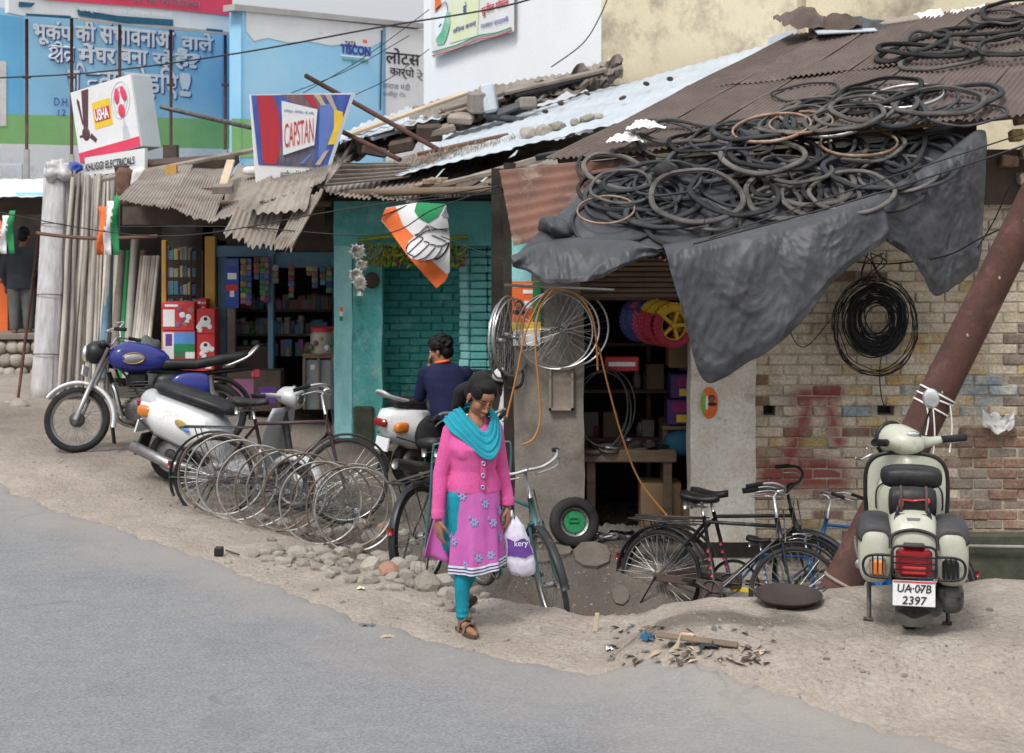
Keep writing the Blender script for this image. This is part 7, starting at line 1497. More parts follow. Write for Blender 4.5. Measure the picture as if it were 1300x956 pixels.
mb = MB(); mb.tube([(-.065, .125, .745), (0, .118, .74), (.075, .125, .75)], .005, 6); mb.ell((-.06, .122, .725), (.014, .008, .03)); mb.ell((.075, .122, .74), (.014, .008, .018)); mb.build('red_cord', 'red_bright', bg_)
mb = MB(); mb.tube(spl([(-.085, .10, .66), (-.095, .06, .60), (-.085, .02, .555), (-.04, .0, .53), (.03, .0, .53), (.075, .02, .555), (.088, .06, .60), (.085, .1, .66)], 5), .011, 8); mb.tube([(-.085, .1, .66), (.085, .1, .66)], .01, 8); mb.tube([(-.085, .1, .66), (-.07, .14, .73)], .01, 8); mb.tube([(.085, .1, .66), (.07, .14, .73)], .01, 8); mb.build('carrier', 'black', cs)
mb = MB(); mb.prism([(-.035, .655), (.035, .655), (.012, .6), (-.012, .6)], .04, .07); mb.build('carrier_plate', 'steel', cs)
# tail lamp and guards
mb = MB(); mb.box((0, -.045, .425), (.185, .06, .165), bev=.025); tl_ = mb.build('tail_lamp', 'red_glass', cs)
mb = MB(); mb.box((0, -.078, .385), (.12, .012, .045), bev=.006); mb.build('lamp_lens', 'red_bright', tl_)
mb = MB(); mb.box((0, -.05, .52), (.11, .06, .02), bev=.008); mb.build('lamp_hood', 'black', tl_)
mb = MB(); mb.tube(spl([(-.1, -.085, .51), (-.11, -.09, .43), (-.1, -.085, .352), (0, -.09, .345), (.1, -.085, .352), (.11, -.09, .43), (.1, -.085, .51), (0, -.09, .52)], 5, True), .0075, 7, closed=True)
for z in (.39, .425, .46): mb.tube([(-.105, -.09, z), (.105, -.09, z)], .0045, 6)
mb.tube(spl([(-.12, -.06, .5), (-.105, -.03, .57), (0, -.02, .6), (.105, -.03, .57), (.12, -.06, .5)], 5), .010, 8); mb.build('lamp_guard', 'black', cs)
for q in (-1, 1):
    mb = MB(); mb.tube(spl([(q * .12, -.06, .46), (q * .2, -.06, .46), (q * .245, -.05, .44), (q * .26, -.04, .395), (q * .245, -.05, .35), (q * .2, -.06, .335), (q * .12, -.06, .335)], 5), .0075, 7)
    for x in (.16, .185, .21): mb.tube([(q * x, -.068, .46), (q * x, -.068, .34)], .004, 6)
    mb.build('indicator_guard', 'black', cs); mb = MB(); mb.box((q * .185, -.02, .385), (.085, .05, .115), bev=.015); ib = mb.build('indicator', 'steel' if q < 0 else 'black', cs)
    if q < 0: mb = MB(); mb.box((q * .185, -.05, .385), (.07, .03, .085), bev=.01); mb.build('lens', 'orange_glass', ib)
# number plate, flap
mb = MB(); mb.box((-.002, -.10, .262), (.215, .012, .14), bev=.003); npl = mb.build('number_plate', 'paper_white', cs)
mb = MB(); mb.box((-.002, -.109, .328), (.21, .006, .007)); mb.build('plate_edge', 'red', npl)
text('UA·07B', 'ink', npl, (-.085, -.109, .269), .17, .045, bold=.012, shear=.15); text('2397', 'ink', npl, (-.062, -.109, .203), .125, .045, bold=.012, shear=.15)
for x in (-.02, .03): mb = MB(); mb.ell((x, -.108, .29), (.008, .006, .008), 8, 5); mb.build('plate_bolt', 'rust', npl)
mb = MB(); mb.prism([(-.095, .185), (.095, .185), (.095, .12), (.08, .085), (.04, .068), (-.04, .068), (-.08, .085), (-.095, .12)], -.055, -.045); fl_ = mb.build('mud_flap', 'rubber_dusty', cs)
for k in range(13): a = lerp(-1.0, 1.0, k / 12); mb = MB(); mb.tube([(.01 * a, -.058, .12), (.098 * sin(a), -.058, .12 + .065 * cos(a))], .003, 4); mb.build('flap_rib', 'black_matte', fl_)
# engine, stand, cables
mb = MB(); mb.ell((.19, .2, .2), (.075, .14, .09), e=.7); mb.box((.2, .12, .235), (.11, .12, .07), bev=.02); mb.build('engine', 'engine', cs); mb = MB(); mb.tube([(.1, .02, .16), (.1, .4, .17)], .05, 12); mb.build('silencer', 'engine', cs)
for x in (-.225, .19): mb = MB(); mb.tube([(x, .42, .3), (x, .35, .02)], .013, 7); mb.tube([(x - .03, .35, .012), (x + .02, .35, .012)], .012, 6); mb.build('stand_leg', 'engine', cs)
mb = MB(); mb.tube(spl([(-.2, .5, .2), (-.28, .5, .34), (-.3, .5, .46)], 4), .008, 6); mb.ell((-.27, .5, .3), (.03, .02, .03)); mb.build('kick_lever', 'chrome', cs)
mb = MB(); mb.tube(spl([(-.1, .3, .3), (-.09, .2, .18), (-.06, .2, .14)], 4), .012, 6); mb.build('cable_run', 'black', cs)
# headset turned to the left
Sh = MX.Translation((0, 1.02, -.10)) @ MX.Rotation(R(38), 4, 'Z')
mb = MB(); mb.tube([(0, 0, .92), (0, .03, 1.02)], [.05, .06], 14, M=Sh); mb.loft([[(w_ * cos(a), y, z + h_ * sin(a)) for a in [2 * pi * i / 18 for i in range(18)]] for y, w_, h_, z in ((-.09, .03, .03, 1.04), (-.06, .08, .055, 1.05), (0, .115, .085, 1.055), (.08, .115, .1, 1.06), (.14, .1, .095, 1.06), (.155, .095, .09, 1.06))], M=Sh); hs_ = mb.build('headset', 'scooter_cream', cs)
mb = MB(); mb.ring(Sh @ V((0, .155, 1.06)), .098, .016, Sh.to_3x3() @ V((0, 1, 0)), 26, 7); mb.build('lamp_ring', 'black', hs_)
mb = MB(); mb.ell((.0, -.045, 1.115), (.045, .03, .014), M=Sh); mb.build('speedometer', 'glass_mirror', hs_)
for q in (-1, 1):
    mb = MB(); mb.tube(spl([(q * .06, .0, 1.05), (q * .14, -.02, 1.055), (q * .2, -.05, 1.07)], 4), [.05, .032, .024], 12, M=Sh); arm = mb.build('handlebar', 'scooter_cream', cs)
    mb = MB(); mb.tube([(q * .19, -.045, 1.068), (q * .33, -.11, 1.085)], .022, 10, M=Sh); mb.build('grip', 'black_matte', arm); mb = MB(); mb.tube(spl([(q * .2, -.02, 1.06), (q * .26, -.02, 1.045), (q * .34, -.06, 1.05)], 4), .007, 6, M=Sh); mb.build('lever', 'chrome', arm)
mb = MB(); mb.tube([(.06, 1.0, .98), (.12, .97, 1.16), (.125, .95, 1.18)], .006, 6); ms = mb.build('mirror_stalk', 'black', cs)
mb = MB(); mb.ell((.125, .94, 1.235), (.048, .016, .062), 20, 12); mb.build('mirror_back', 'steel', ms); mb = MB(); mb.ell((.125, .93, 1.235), (.043, .012, .056), 20, 12); mb.build('mirror_glass', 'glass_mirror', ms)
mb = MB(); mb.tube([(-.2, 1.0, .88), (-.26, .96, .85), (-.29, .94, .865)], .008, 6); mb.build('shield_lever', 'chrome', cs)
# ================================================================== people
def head_into(mb, M, female=True):
    e = lambda c, r, n=16, m=12: mb.ell(c, r, n, m, M=M)
    e((0, .012, .03), (.072, .090, .088)); e((0, -.03, -.045), (.055, .058, .078)); e((0, -.062, -.1), (.024, .022, .02)); e((0, -.052, .035), (.058, .042, .045))
    for q in (-1, 1): e((q * .034, -.055, -.03), (.028, .03, .034)); e((q * .031, -.075, .018), (.022, .012, .008)); e((q * .074, .012, -.018), (.011, .019, .031)); e((q * .013, -.093, -.040), (.010, .012, .009))
    e((0, -.092, -.008), (.0095, .016, .034)); e((0, -.105, -.034), (.0125, .014, .013)); e((0, -.086, -.071), (.019, .014, .008)); e((0, -.083, -.082), (.016, .013, .009))
    return mb
def face_bits(par, M, down=True):
    for q in (-1, 1):
        mb = MB(); mb.ell((q * .031, -.0845, -.001), (.0145, .0065, .0026), 12, 7, M=M); mb.build('eyelid_line', 'lid', par)
        if not down: mb = MB(); mb.ell((q * .031, -.084, .002), (.013, .008, .006), 12, 7, M=M); mb.build('eye', 'paper_white', par)
        mb = MB(); mb.tube([M @ V((q * .012, -.0905, .024)), M @ V((q * .032, -.0885, .030)), M @ V((q * .052, -.073, .024))], [.002, .0032, .0015], 6); mb.build('eyebrow', 'hair', par)
    mb = MB(); mb.ell((0, -.0975, -.0715), (.016, .005, .004), 12, 7, M=M); mb.ell((0, -.0935, -.0805), (.0135, .005, .0048), 12, 7, M=M); mb.build('lips', 'lip', par)
def hand_into(mb, wrist, d, side, n, curl=.6, sc=1.0, spread=1.0):
    """hand from the wrist along d; n is the back of the hand, side points to the thumb"""
    d = V(d).normalized(); n = V(n).normalized(); sd = V(side).normalized(); w_ = V(wrist)
    pc = w_ + d * .045 * sc; mb.ell((0, 0, 0), (.036 * sc, .016 * sc, .05 * sc), 12, 8, M=frame(pc, sd, n, d))
    for k, (o_, l) in enumerate(((.026, .072), (.009, .08), (-.008, .075), (-.024, .06))):
        a = w_ + d * .082 * sc + sd * o_ * sc; c1 = curl * (.55 + .1 * k); d1 = (d * cos(c1) - n * sin(c1)).normalized(); d2 = (d * cos(2.2 * c1) - n * sin(2.2 * c1)).normalized(); d3 = (d * cos(3.2 * c1) - n * sin(3.2 * c1)).normalized()
        b_ = a + d1 * l * .45 * sc; c_ = b_ + d2 * l * .32 * sc; e_ = c_ + d3 * l * .26 * sc
        mb.cap(a - d * .02 * sc, a, .0095 * sc, .009 * sc, 8); mb.cap(a, b_, .009 * sc, .0082 * sc, 8); mb.cap(b_, c_, .0082 * sc, .0075 * sc, 8); mb.cap(c_, e_, .0075 * sc, .0065 * sc, 8)
    a = w_ + d * .025 * sc + sd * .028 * sc; b_ = a + (d * .6 + sd * .6 - n * .3).normalized() * .036 * sc; c_ = b_ + (d * .85 + sd * .1 - n * .5).normalized() * .032 * sc
    mb.cap(w_ + d * .012 * sc + sd * .012 * sc, a, .013 * sc, .012 * sc, 8); mb.cap(a, b_, .0115 * sc, .0095 * sc, 8); mb.cap(b_, c_, .0095 * sc, .0075 * sc, 8)

# ------------------------------------------------------------------ the walking woman
wo = thing('person', 'woman in pink cardigan and printed tunic walking with a plastic bag', 'person')
p = P(598, 803, 9.15); wo.location = (p.x, p.y, H(p.x, p.y)); wo.rotation_euler = (0, 0, R(13)); wo.scale = (.93, .95, 1); 
# local axes: x to the right of the picture, y away, z up; she faces the camera turned a little to its right
HM_ = MX.Translation((.05, -.06, 1.362)) @ Euler((R(33), R(3), R(20)), 'XYZ').to_matrix().to_4x4() @ MX.Scale(1.0, 4)
mb = MB(); head_into(mb, HM_)
mb.cap((.025, .0, 1.20), (.04, -.02, 1.31), .052, .047); mb.cap((.0, -.01, 1.0), (.02, -.02, 1.2), .09, .07); mb.ell((.02, 0, 1.18), (.09, .05, .045))
for a, b_, c_ in (((-.11, .01, 1.13), (-.188, .012, .90), (-.213, -.03, .685)), ((.14, .03, 1.13), (.203, .06, .91), (.233, .0, .735))):
    mb.cap(a, b_, .035, .03); mb.cap(b_, c_, .03, .022); mb.cap(c_, V(c_) + V((0, -.003, -.03)), .022, .02)
hand_into(mb, (-.217, -.035, .655), (.05, -.12, -1), (.5, -.85, 0), (-.8, -.5, 0), .5)
hand_into(mb, (.237, -.005, .705), (.05, -.15, -1), (-.6, -.75, 0), (.8, -.55, 0), .85)
# legs under the cloth, bare ankles and feet
mb.cap((0, 0, 1.0), (-.02, 0, .8), .09, .09)
mb.cap((-.07, -.02, .8), (-.065, -.05, .45), .06, .045); mb.cap((-.065, -.05, .45), (-.062, -.03, .07), .042, .03); mb.cap((-.062, -.02, .05), (-.04, -.14, .025), .03, .022); mb.cap((-.03, -.14, .022), (-.015, -.19, .018), .026, .018)
mb.cap((.06, .03, .8), (.06, .06, .45), .06, .045); mb.cap((.06, .06, .45), (.0, .30, .14), .042, .03); mb.cap((.0, .30, .13), (.02, .24, .04), .028, .024); mb.cap((.02, .24, .04), (.03, .19, .025), .025, .018)
bd = link('body', remesh(mb, .0045, 5), 'skin', wo)
face_bits(wo, HM_)
# hair: parted crown cap and a loose tied bunch behind
mb = MB(); e = lambda c, r: mb.ell(c, r, 18, 12, M=HM_)
e((0, .035, .046), (.081, .085, .086)); e((0, -.022, .082), (.066, .058, .042)); e((.052, -.01, .045), (.03, .066, .05)); e((-.052, -.01, .045), (.03, .066, .05)); e((0, .08, -.02), (.06, .045, .06)); e((-.062, .045, -.005), (.022, .05, .055)); e((.062, .045, -.005), (.022, .05, .055))
mb.cap((.0, .05, 1.40), (-.045, .085, 1.365), .04, .05); mb.cap((-.045, .085, 1.365), (-.07, .085, 1.29), .05, .042); mb.cap((-.07, .085, 1.29), (-.075, .08, 1.21), .04, .016)
link('hair', remesh(mb, .005, 4), 'hair', wo)
mb = MB(); mb.ell((-.076, .008, -.052), (.005, .006, .009), 8, 6, M=HM_); mb.ell((.076, .008, -.052), (.005, .006, .009), 8, 6, M=HM_); mb.build('earring', 'gold', wo)
# cardigan
mb = MB()
rings = []
for z, cx, cy, rx, ry in ((.80, .018, .0, .165, .125), (.86, .015, 0, .16, .125), (.93, .012, -.005, .14, .116), (1.0, .012, -.012, .145, .125), (1.06, .014, -.02, .165, .138), (1.11, .016, -.012, .162, .125), (1.16, .018, .0, .152, .1), (1.2, .02, .008, .125, .075), (1.235, .022, .012, .09, .06)):
    rings.append([(cx + rx * math.copysign(abs(cos(a)) ** .85, cos(a)), cy + ry * sin(a), z) for a in [2 * pi * i / 28 for i in range(28)]])
mb.loft(rings)
for q in (-1, 1): mb.ell((.02 + q * .075 - .0, -.085, 1.045), (.062, .058, .06))
for a, b_, c_ in (((-.118, .01, 1.155), (-.19, .012, .905), (-.214, -.03, .70)), ((.15, .03, 1.155), (.205, .06, .915), (.234, .0, .755))):
    mb.cap(a, V(a).lerp(V(b_), .5), .062, .056); mb.cap(V(a).lerp(V(b_), .5), b_, .056, .050); mb.cap(b_, c_, .05, .040); mb.tube([c_, V(c_) + V((0, -.004, -.045))], [.044, .042], 14)
sw = link('cardigan', remesh(mb, .007, 4), 'pink_knit', wo)
for z in (.985, .915, .845): mb = MB(); yy = -.128 if z > 1 else -.117; mb.ell((.045, -.156 + .04 * abs((z - .8) / .29 - .8) ** 1.6, z), (.015, .007, .015), 14, 7); bt = mb.build('button', 'purple', sw); mb = MB(); mb.ring((.045, -.161 + .04 * abs((z - .8) / .29 - .8) ** 1.6, z), .011, .003, (0, 1, 0), 16, 5); mb.build('button_rim', 'foil', bt)
# tunic
mb = MB(); mb.grid(lambda u, v: (.045 + (u - .5) * .034, -.150 + .04 * abs(v - .8) ** 1.6, lerp(.80, 1.09, v)), 3, 20); mb.build('placket', 'pink_knit', sw)
mdef('flower_print', (.16, .34, .52), (.34, .22, .45), 22, .88, bump=0)
random.seed(5)
def skirt(a, v, k=1.0, lift=0):        # a round the body, v 0 top .. 1 hem
    rx = lerp(.158, .172, v); ry = lerp(.118, .135, v); f = 1 + .085 * v * sin(a * 7 + 2.2 * v) + .04 * v * sin(a * 13 + 1)
    sw_ = .03 * v; z = lerp(.83, .345 + .035 * max(0, cos(a)) , v)
    return V((.02 + sw_ * .2 + rx * f * k * cos(a), -.005 + (ry * f * k + lift) * sin(a) - .02 * v, z))
mb = MB(); mb.grid(lambda u, v: skirt(lerp(-pi * 1.02, .02 * pi, u) , 1 - v), 60, 26); tn = mb.build('tunic', 'kurti', wo); tn.modifiers.new('t', 'SOLIDIFY').thickness = .004
mb = MB(); mb.grid(lambda u, v: (lerp(-.16, -.03, u) - .05 * (1 - v) * (1 - u) - .07 * (1 - v), .10 + .05 * sin(u * 6 + v * 2) * (1 - v), lerp(.40, .80, v) - .02 * u), 14, 16); o = mb.build('tunic_back_panel', 'kurti', wo); o.modifiers.new('t', 'SOLIDIFY').thickness = .004
for v0, v1, m in ((.9, .998, 'silver_band'), (.925, .94, 'purple_dark'), (.962, .977, 'purple_dark')):
    mb = MB(); mb.grid(lambda u, v: skirt(lerp(-pi * 1.02, .02 * pi, u), lerp(v1, v0, v), 1.02 if m == 'silver_band' else 1.032), 60, 3); mb.build('hem_band' if m == 'silver_band' else 'hem_stripe', m, tn)
for a, v in ((-2.2, .08), (-1.75, .38), (-1.3, .18), (-1.0, .42), (-2.6, .62), (-1.62, .80), (-1.15, .80), (-.55, .3), (-.5, .65), (-2.15, .88)):
    mb = MB(); c = skirt(a, v, 1.035); t1 = (skirt(a + .05, v, 1.035) - c).normalized(); t2 = (skirt(a, v - .05, 1.035) - c).normalized()
    for k in range(6):
        g = 2 * pi * k / 6; d = t1 * cos(g) + t2 * sin(g); mb.ell((0, 0, 0), (.012, .0008, .007), 8, 5, M=frame(c + d * .015, d, t1.cross(t2), (t2 * cos(g) - t1 * sin(g))))
    for k in range(3): d = t1 * (-.6 - .1 * k) + t2 * (.5 + .35 * k); mb.ell((0, 0, 0), (.012, .0008, .004), 8, 5, M=frame(c + d.normalized() * .042, d.normalized(), t1.cross(t2), t2))
    mb.build('printed_flower', 'flower_print', tn)
# leggings
mb = MB(); mb.cap((-.075, -.015, .78), (-.07, -.05, .45), .085, .062); mb.cap((-.07, -.05, .45), (-.066, -.045, .3), .06, .052); mb.cap((-.066, -.045, .3), (-.063, -.03, .085), .052, .037)
for k in range(6): mb.ell((-.063 + rnd(-.003, .003), -.034, .09 + k * .033), (.043 + .0015 * k, .043, .011), 14, 8)
mb.cap((.075, .03, .78), (.065, .05, .45), .085, .062); mb.cap((.065, .05, .45), (.012, .26, .19), .058, .04)
mb.cap((-.09, .02, .8), (-.125, .03, .5), .05, .06)
link('leggings', remesh(mb, .006, 3), 'leggings', wo)
# sandals
for M_ in (MX.Translation((-.062, -.02, 0)) @ MX.Rotation(R(14), 4, 'Z'), MX.Translation((.005, .27, .035)) @ MX.Rotation(R(14), 4, 'Z') @ MX.Rotation(R(-35), 4, 'X')):
    mb = MB(); mb.loft([[(x * w_, y, z) for x, z in ((-1, 0), (1, 0), (1, .016), (-1, .016))] for y, w_ in ((.055, .022), (.03, .034), (-.05, .033), (-.12, .042), (-.175, .034), (-.2, .016))], M=M_, smooth=False); sd_ = mb.build('sandal', 'brown_dark', wo)
    mb = MB(); mb.tube([M_ @ V(q) for q in ((-.042, -.1, .01), (-.03, -.1, .05), (0, -.1, .062), (.03, -.1, .05), (.042, -.1, .01))], .022, 8, flat=.35); mb.tube([M_ @ V(q) for q in ((-.036, -.02, .01), (-.03, -.03, .06), (0, -.05, .08), (.03, -.03, .06), (.036, -.02, .01))], .02, 8, flat=.35); mb.build('strap', 'leather_brown', sd_)
# scarf: a gathered cloth band round the neck falling in a U on the chest
inn = spl([(-.055, .05, 1.285), (-.062, -.01, 1.285), (-.036, -.06, 1.248), (.012, -.098, 1.195), (.062, -.118, 1.16), (.098, -.10, 1.205), (.108, -.04, 1.265), (.095, .025, 1.295), (.03, .07, 1.305), (-.02, .068, 1.30)], 8, True)
out = spl([(-.165, .055, 1.21), (-.16, -.02, 1.195), (-.115, -.095, 1.14), (-.02, -.15, 1.065), (.088, -.172, 1.005), (.148, -.145, 1.06), (.172, -.06, 1.165), (.155, .035, 1.225), (.05, .105, 1.235), (-.06, .1, 1.225)], 8, True)
def scf(u, v):
    k = int(round(u * len(inn))) % len(inn); a, c = inn[k], out[k]; d = c - a; p = a + d * v; n = V((p.x - .02, p.y, .07)).normalized(); g = u * 2 * pi
    return p + n * (.010 * sin(pi * v) + .0042 * sin(v * 24 + 2.2 * sin(g + .6) + 1.3 * sin(2 * g)) + .003 * sin(v * 43 + 3 * sin(g * 2))) + V((0, 0, .006 * sin(g * 5) * v))
mb = MB(); mb.grid(scf, len(inn), 26); o = mb.build('scarf', 'scarf', wo); o.modifiers.new('t', 'SOLIDIFY').thickness = .004
mb = MB(); mb.grid(lambda u, v: scf(u, lerp(.0, .12, v)) + V((0, .004, -.02 * (1 - v))), len(inn), 4); mb.build('scarf_lining', 'scarf', wo)
# carrier bag in her left hand
bgt = thing('shopping_bag', 'white and purple plastic shopping bag held by the woman', 'bag', wo.location, (0, 0, R(13)))
def bag(u, v):
    a = 2 * pi * u; w_ = itp([(0, .02), (.12, .05), (.35, .075), (.75, .09), (.95, .075), (1, .03)], v); z = lerp(.635, .295, v)
    return V((.25 + .06 * v + w_ * cos(a) * (1 + .12 * fbm(cos(a) * 2, v * 5, 3)), .0 + w_ * .65 * sin(a) * (1 + .15 * fbm(sin(a) * 2, v * 5, 7)), z + .02 * fbm(u * 6, v * 4, 1)))
mb = MB(); mb.grid(lambda u, v: bag(u, 1 - v), 36, 24); mb.build('bag_body', 'bag_white', bgt)
mb = MB(); mb.grid(lambda u, v: bag(lerp(.58, .92, u), lerp(.62, .36, v)) + V((0, -.005, 0)), 16, 8); mb.build('bag_print', 'purple', bgt)
text('kery', 'ink_white', bgt, (.245, -.062, .47), .08, .045, bold=.0)
mb = MB(); mb.tube(spl([(.24, -.01, .64), (.235, -.03, .655), (.238, -.02, .68), (.25, .0, .64)], 4), .007, 6); mb.build('bag_handle', 'bag_white', bgt)
# ------------------------------------------------------------------ man seated on the white scooter, back to the street
mn = thing('person', 'man in navy sweater seated on the white scooter with hand at his mouth', 'person')
p = P(566, 512, 14.25); mn.location = (p.x, p.y, p.z)            # origin on the seat
HM2 = MX.Translation((-.055, .06, .475)) @ Euler((R(12), 0, R(-115)), 'XYZ').to_matrix().to_4x4()
mb = MB(); head_into(mb, HM2, False); mb.cap((-.02, .04, .30), (-.045, .05, .42), .058, .052); mb.cap((0, .02, 0), (-.01, .03, .28), .09, .08)
mb.cap((-.2, .04, .27), (-.24, .12, .05), .035, .032); mb.cap((-.24, .12, .05), (-.15, .12, .33), .03, .024); mb.cap((.19, .05, .27), (.24, .14, .03), .035, .03); mb.cap((.24, .14, .03), (.15, .3, -.02), .03, .024)
mb.cap((-.07, .05, .0), (-.1, .4, .03), .07, .055); mb.cap((-.1, .4, .03), (-.1, .42, -.42), .05, .035); mb.cap((.08, .05, .0), (.12, .4, .03), .07, .055); mb.cap((.12, .4, .03), (.12, .42, -.42), .05, .035)
for x in (-.1, .12): mb.cap((x, .42, -.44), (x, .55, -.47), .035, .025)
hand_into(mb, (-.148, .12, .345), (.1, .1, 1), (-.3, -.9, .1), (-.6, -.2, .3), .7); hand_into(mb, (.15, .3, -.02), (-.6, .6, 0), (0, 0, 1), (.5, .5, 0), .6)
link('body', remesh(mb, .006, 4), 'skin', mn)
mb = MB(); e = lambda c, r: mb.ell(c, r, 16, 12, M=HM2); e((0, .03, .04), (.085, .1, .095)); e((0, -.03, .09), (.075, .06, .04)); e((0, .07, -.02), (.07, .06, .07)); e((.06, 0, .05), (.035, .07, .055)); e((-.06, 0, .05), (.035, .07, .055)); e((0, -.075, .085), (.05, .03, .025))
for k in range(40): a = rnd(0, 6.3); b_ = rnd(-.2, 1.3); c = V((.08 * cos(a) * cos(b_), .03 + .1 * sin(a) * cos(b_), .04 + .1 * sin(b_))); c.y = max(c.y, -.05); mb.ell(c, (.022, .022, .016), 8, 6, M=HM2)
link('hair', remesh(mb, .007, 2), 'hair', mn); face_bits(mn, HM2, False)
mb = MB(); rings = []
for z, cx, cy, rx, ry in ((-.14, .04, .0, .17, .13), (-.05, .03, .0, .18, .135), (.05, .015, .01, .175, .13), (.15, 0, .02, .19, .13), (.24, -.01, .03, .205, .12), (.30, -.01, .035, .185, .10), (.345, -.02, .04, .12, .075), (.365, -.025, .045, .07, .06)): rings.append([(cx + rx * math.copysign(abs(cos(a)) ** .85, cos(a)), cy + ry * sin(a), z) for a in [2 * pi * i / 24 for i in range(24)]])
mb.loft(rings); mb.cap((-.185, .04, .27), (-.24, .12, .05), .07, .06); mb.cap((-.24, .12, .05), (-.158, .12, .29), .058, .042); mb.cap((.175, .05, .27), (.24, .14, .03), .07, .06); mb.cap((.24, .14, .03), (.165, .29, -.02), .056, .042)
link('sweater', remesh(mb, .008, 4), 'navy_knit', mn)
mb = MB(); mb.ring((-.03, .045, .372), .066, .014, (-.15, .1, 1), 24, 7); mb.build('collar', 'orange', mn)
mb = MB(); mb.cap((-.08, .03, -.02), (-.1, .4, .02), .1, .075); mb.cap((-.1, .4, .02), (-.1, .42, -.4), .07, .055); mb.cap((.1, .03, -.02), (.12, .4, .02), .1, .075); mb.cap((.12, .4, .02), (.12, .42, -.4), .07, .055); mb.ell((.01, .03, -.03), (.17, .13, .1)); link('trousers', remesh(mb, .009, 3), 'cloth_dark', mn)
# ------------------------------------------------------------------ far shopkeeper, back turned
fm_ = thing('person', 'man in dark jacket and grey trousers standing in the far shop', 'person'); p = P(27, 424, 21.45); fm_.location = p; fm_.rotation_euler = (0, 0, R(15))
HM3 = MX.Translation((.04, .02, 1.33)) @ Euler((R(10), 0, R(155)), 'XYZ').to_matrix().to_4x4()
mb = MB(); head_into(mb, HM3); mb.cap((0, 0, 1.1), (.03, .01, 1.24), .055, .05); mb.cap((0, 0, .7), (0, 0, 1.1), .1, .1)
for q in (-1, 1):
    mb.cap((q * .17, 0, 1.1), (q * .23, .02, .85), .04, .035); mb.cap((q * .23, .02, .85), (q * .2, .14, .66), .035, .026); hand_into(mb, (q * .2, .15, .65), (0, .5, -1), (-q, 0, 0), (0, -1, -.4), .5)
    mb.cap((q * .08, 0, .7), (q * .09, 0, .06), .07, .04); mb.cap((q * .09, -.02, .04), (q * .1, .15, .03), .04, .032)
link('body', remesh(mb, .009, 3), 'skin_dark', fm_); mb = MB(); mb.ell((0, .03, .045), (.08, .095, .09), 14, 10, M=HM3); mb.ell((0, .06, -.02), (.07, .06, .06), 14, 10, M=HM3); link('hair', remesh(mb, .009, 2), 'hair', fm_)
mb = MB(); mb.loft([[(rx * cos(a), ry * sin(a), z) for a in [2 * pi * i / 20 for i in range(20)]] for z, rx, ry in ((.62, .19, .14), (.8, .185, .14), (1.0, .2, .14), (1.12, .19, .11), (1.19, .1, .07))])
for q in (-1, 1): mb.cap((q * .165, 0, 1.1), (q * .235, .02, .85), .07, .06); mb.cap((q * .235, .02, .85), (q * .2, .14, .67), .058, .045)
link('jacket', remesh(mb, .012, 3), 'cloth_dark', fm_)
mb = MB()
for q in (-1, 1): mb.cap((q * .085, 0, .64), (q * .09, 0, .08), .1, .062)
link('trousers', remesh(mb, .012, 3), 'cloth_grey', fm_)

# ================================================================== leaning pole, pan, litter
pl_ = thing('leaning_pole', 'thick rusty steel pole leaning over the cream scooter', 'pole')
a, b_ = P(1064, 752, 9.75), P(1664, -448, 9.75); d = (b_ - a).normalized(); mb = MB()
mb.tube([a - d * .12, a.lerp(b_, .06), a.lerp(b_, .3), b_], [.12, .115, .108, .095], 22); sh = mb.build('shaft', 'pole_rust', pl_)
c = a + d * .07; mb = MB(); mb.ring(c, .119, .012, d, 28, 6); mb.build('base_collar', 'wood_grey', pl_)
for f, wig in ((.196, .02), (.205, -.03), (.21, .015)):
    c = a.lerp(b_, f); mb = MB(); mb.ring(c, .114, .007, (d + V((wig * 4, 0, wig * 3))).normalized(), 26, 6); mb.build('tied_strip', 'cloth_white', pl_)
mb = MB()
for x, l in ((1184, 75), (1206, 62), (1176, 40)): q = P(x, 512, 9.6); mb.tube(spl([q, q + V((.01, -.01, -l * .0024)), q + V((-.005, -.01, -l * .0048))], 4), .005, 5)
mb.build('loose_end', 'cloth_white', pl_)
for k in range(5): q = a.lerp(b_, .15 + .06 * k) + V((-.02 + .02 * (k % 2), -.108, .02)); mb = MB(); mb.ell(q, (.009, .004, .012), 8, 5); mb.build('paint_spot', 'wood_grey', pl_)
# rag on the wall at right
mb = MB(); mb.grid(lambda u, v: ((u - .5) * .26, -.03 - .05 * sin(pi * u) - .02 * fbm(u * 6, v * 6, 2), -v * .14 - .06 * sin(pi * u) + .05 * fbm(u * 4, v * 3, 4)), 14, 8); tag(mb.build('rag', 'cloth_white', None, P(1266, 517, 12.85)), 'crumpled white rag pegged on the painted brick wall', 'rag')
# iron pan
p = P(1000, 764, 9.02); pz = H(p.x, p.y)
mdef('pan_iron', (.045, .032, .026), (.025, .02, .018), 8, .7, bump=.4)
pn = thing('iron_pan', 'wide shallow black iron pan lying on the slab edge', 'pan', (p.x, p.y, pz + .005), (R(4), 0, 0))
mb = MB(); mb.lathe([(0, .0), (.1, .003), (.15, .02), (.19, .056), (.197, .059), (.193, .053), (.15, .026), (.1, .01), (0, .006)], 36); mb.build('bowl', 'pan_iron', pn)
for q in (-1, 1): mb = MB(); mb.tube(spl([(q * .19, -.03, .08), (q * .215, -.02, .095), (q * .215, .02, .095), (q * .19, .03, .08)], 4), .006, 6); mb.build('handle', 'engine', pn)
mdef('faded_orange', (.5, .24, .14), (.5, .4, .33), 20, .8)
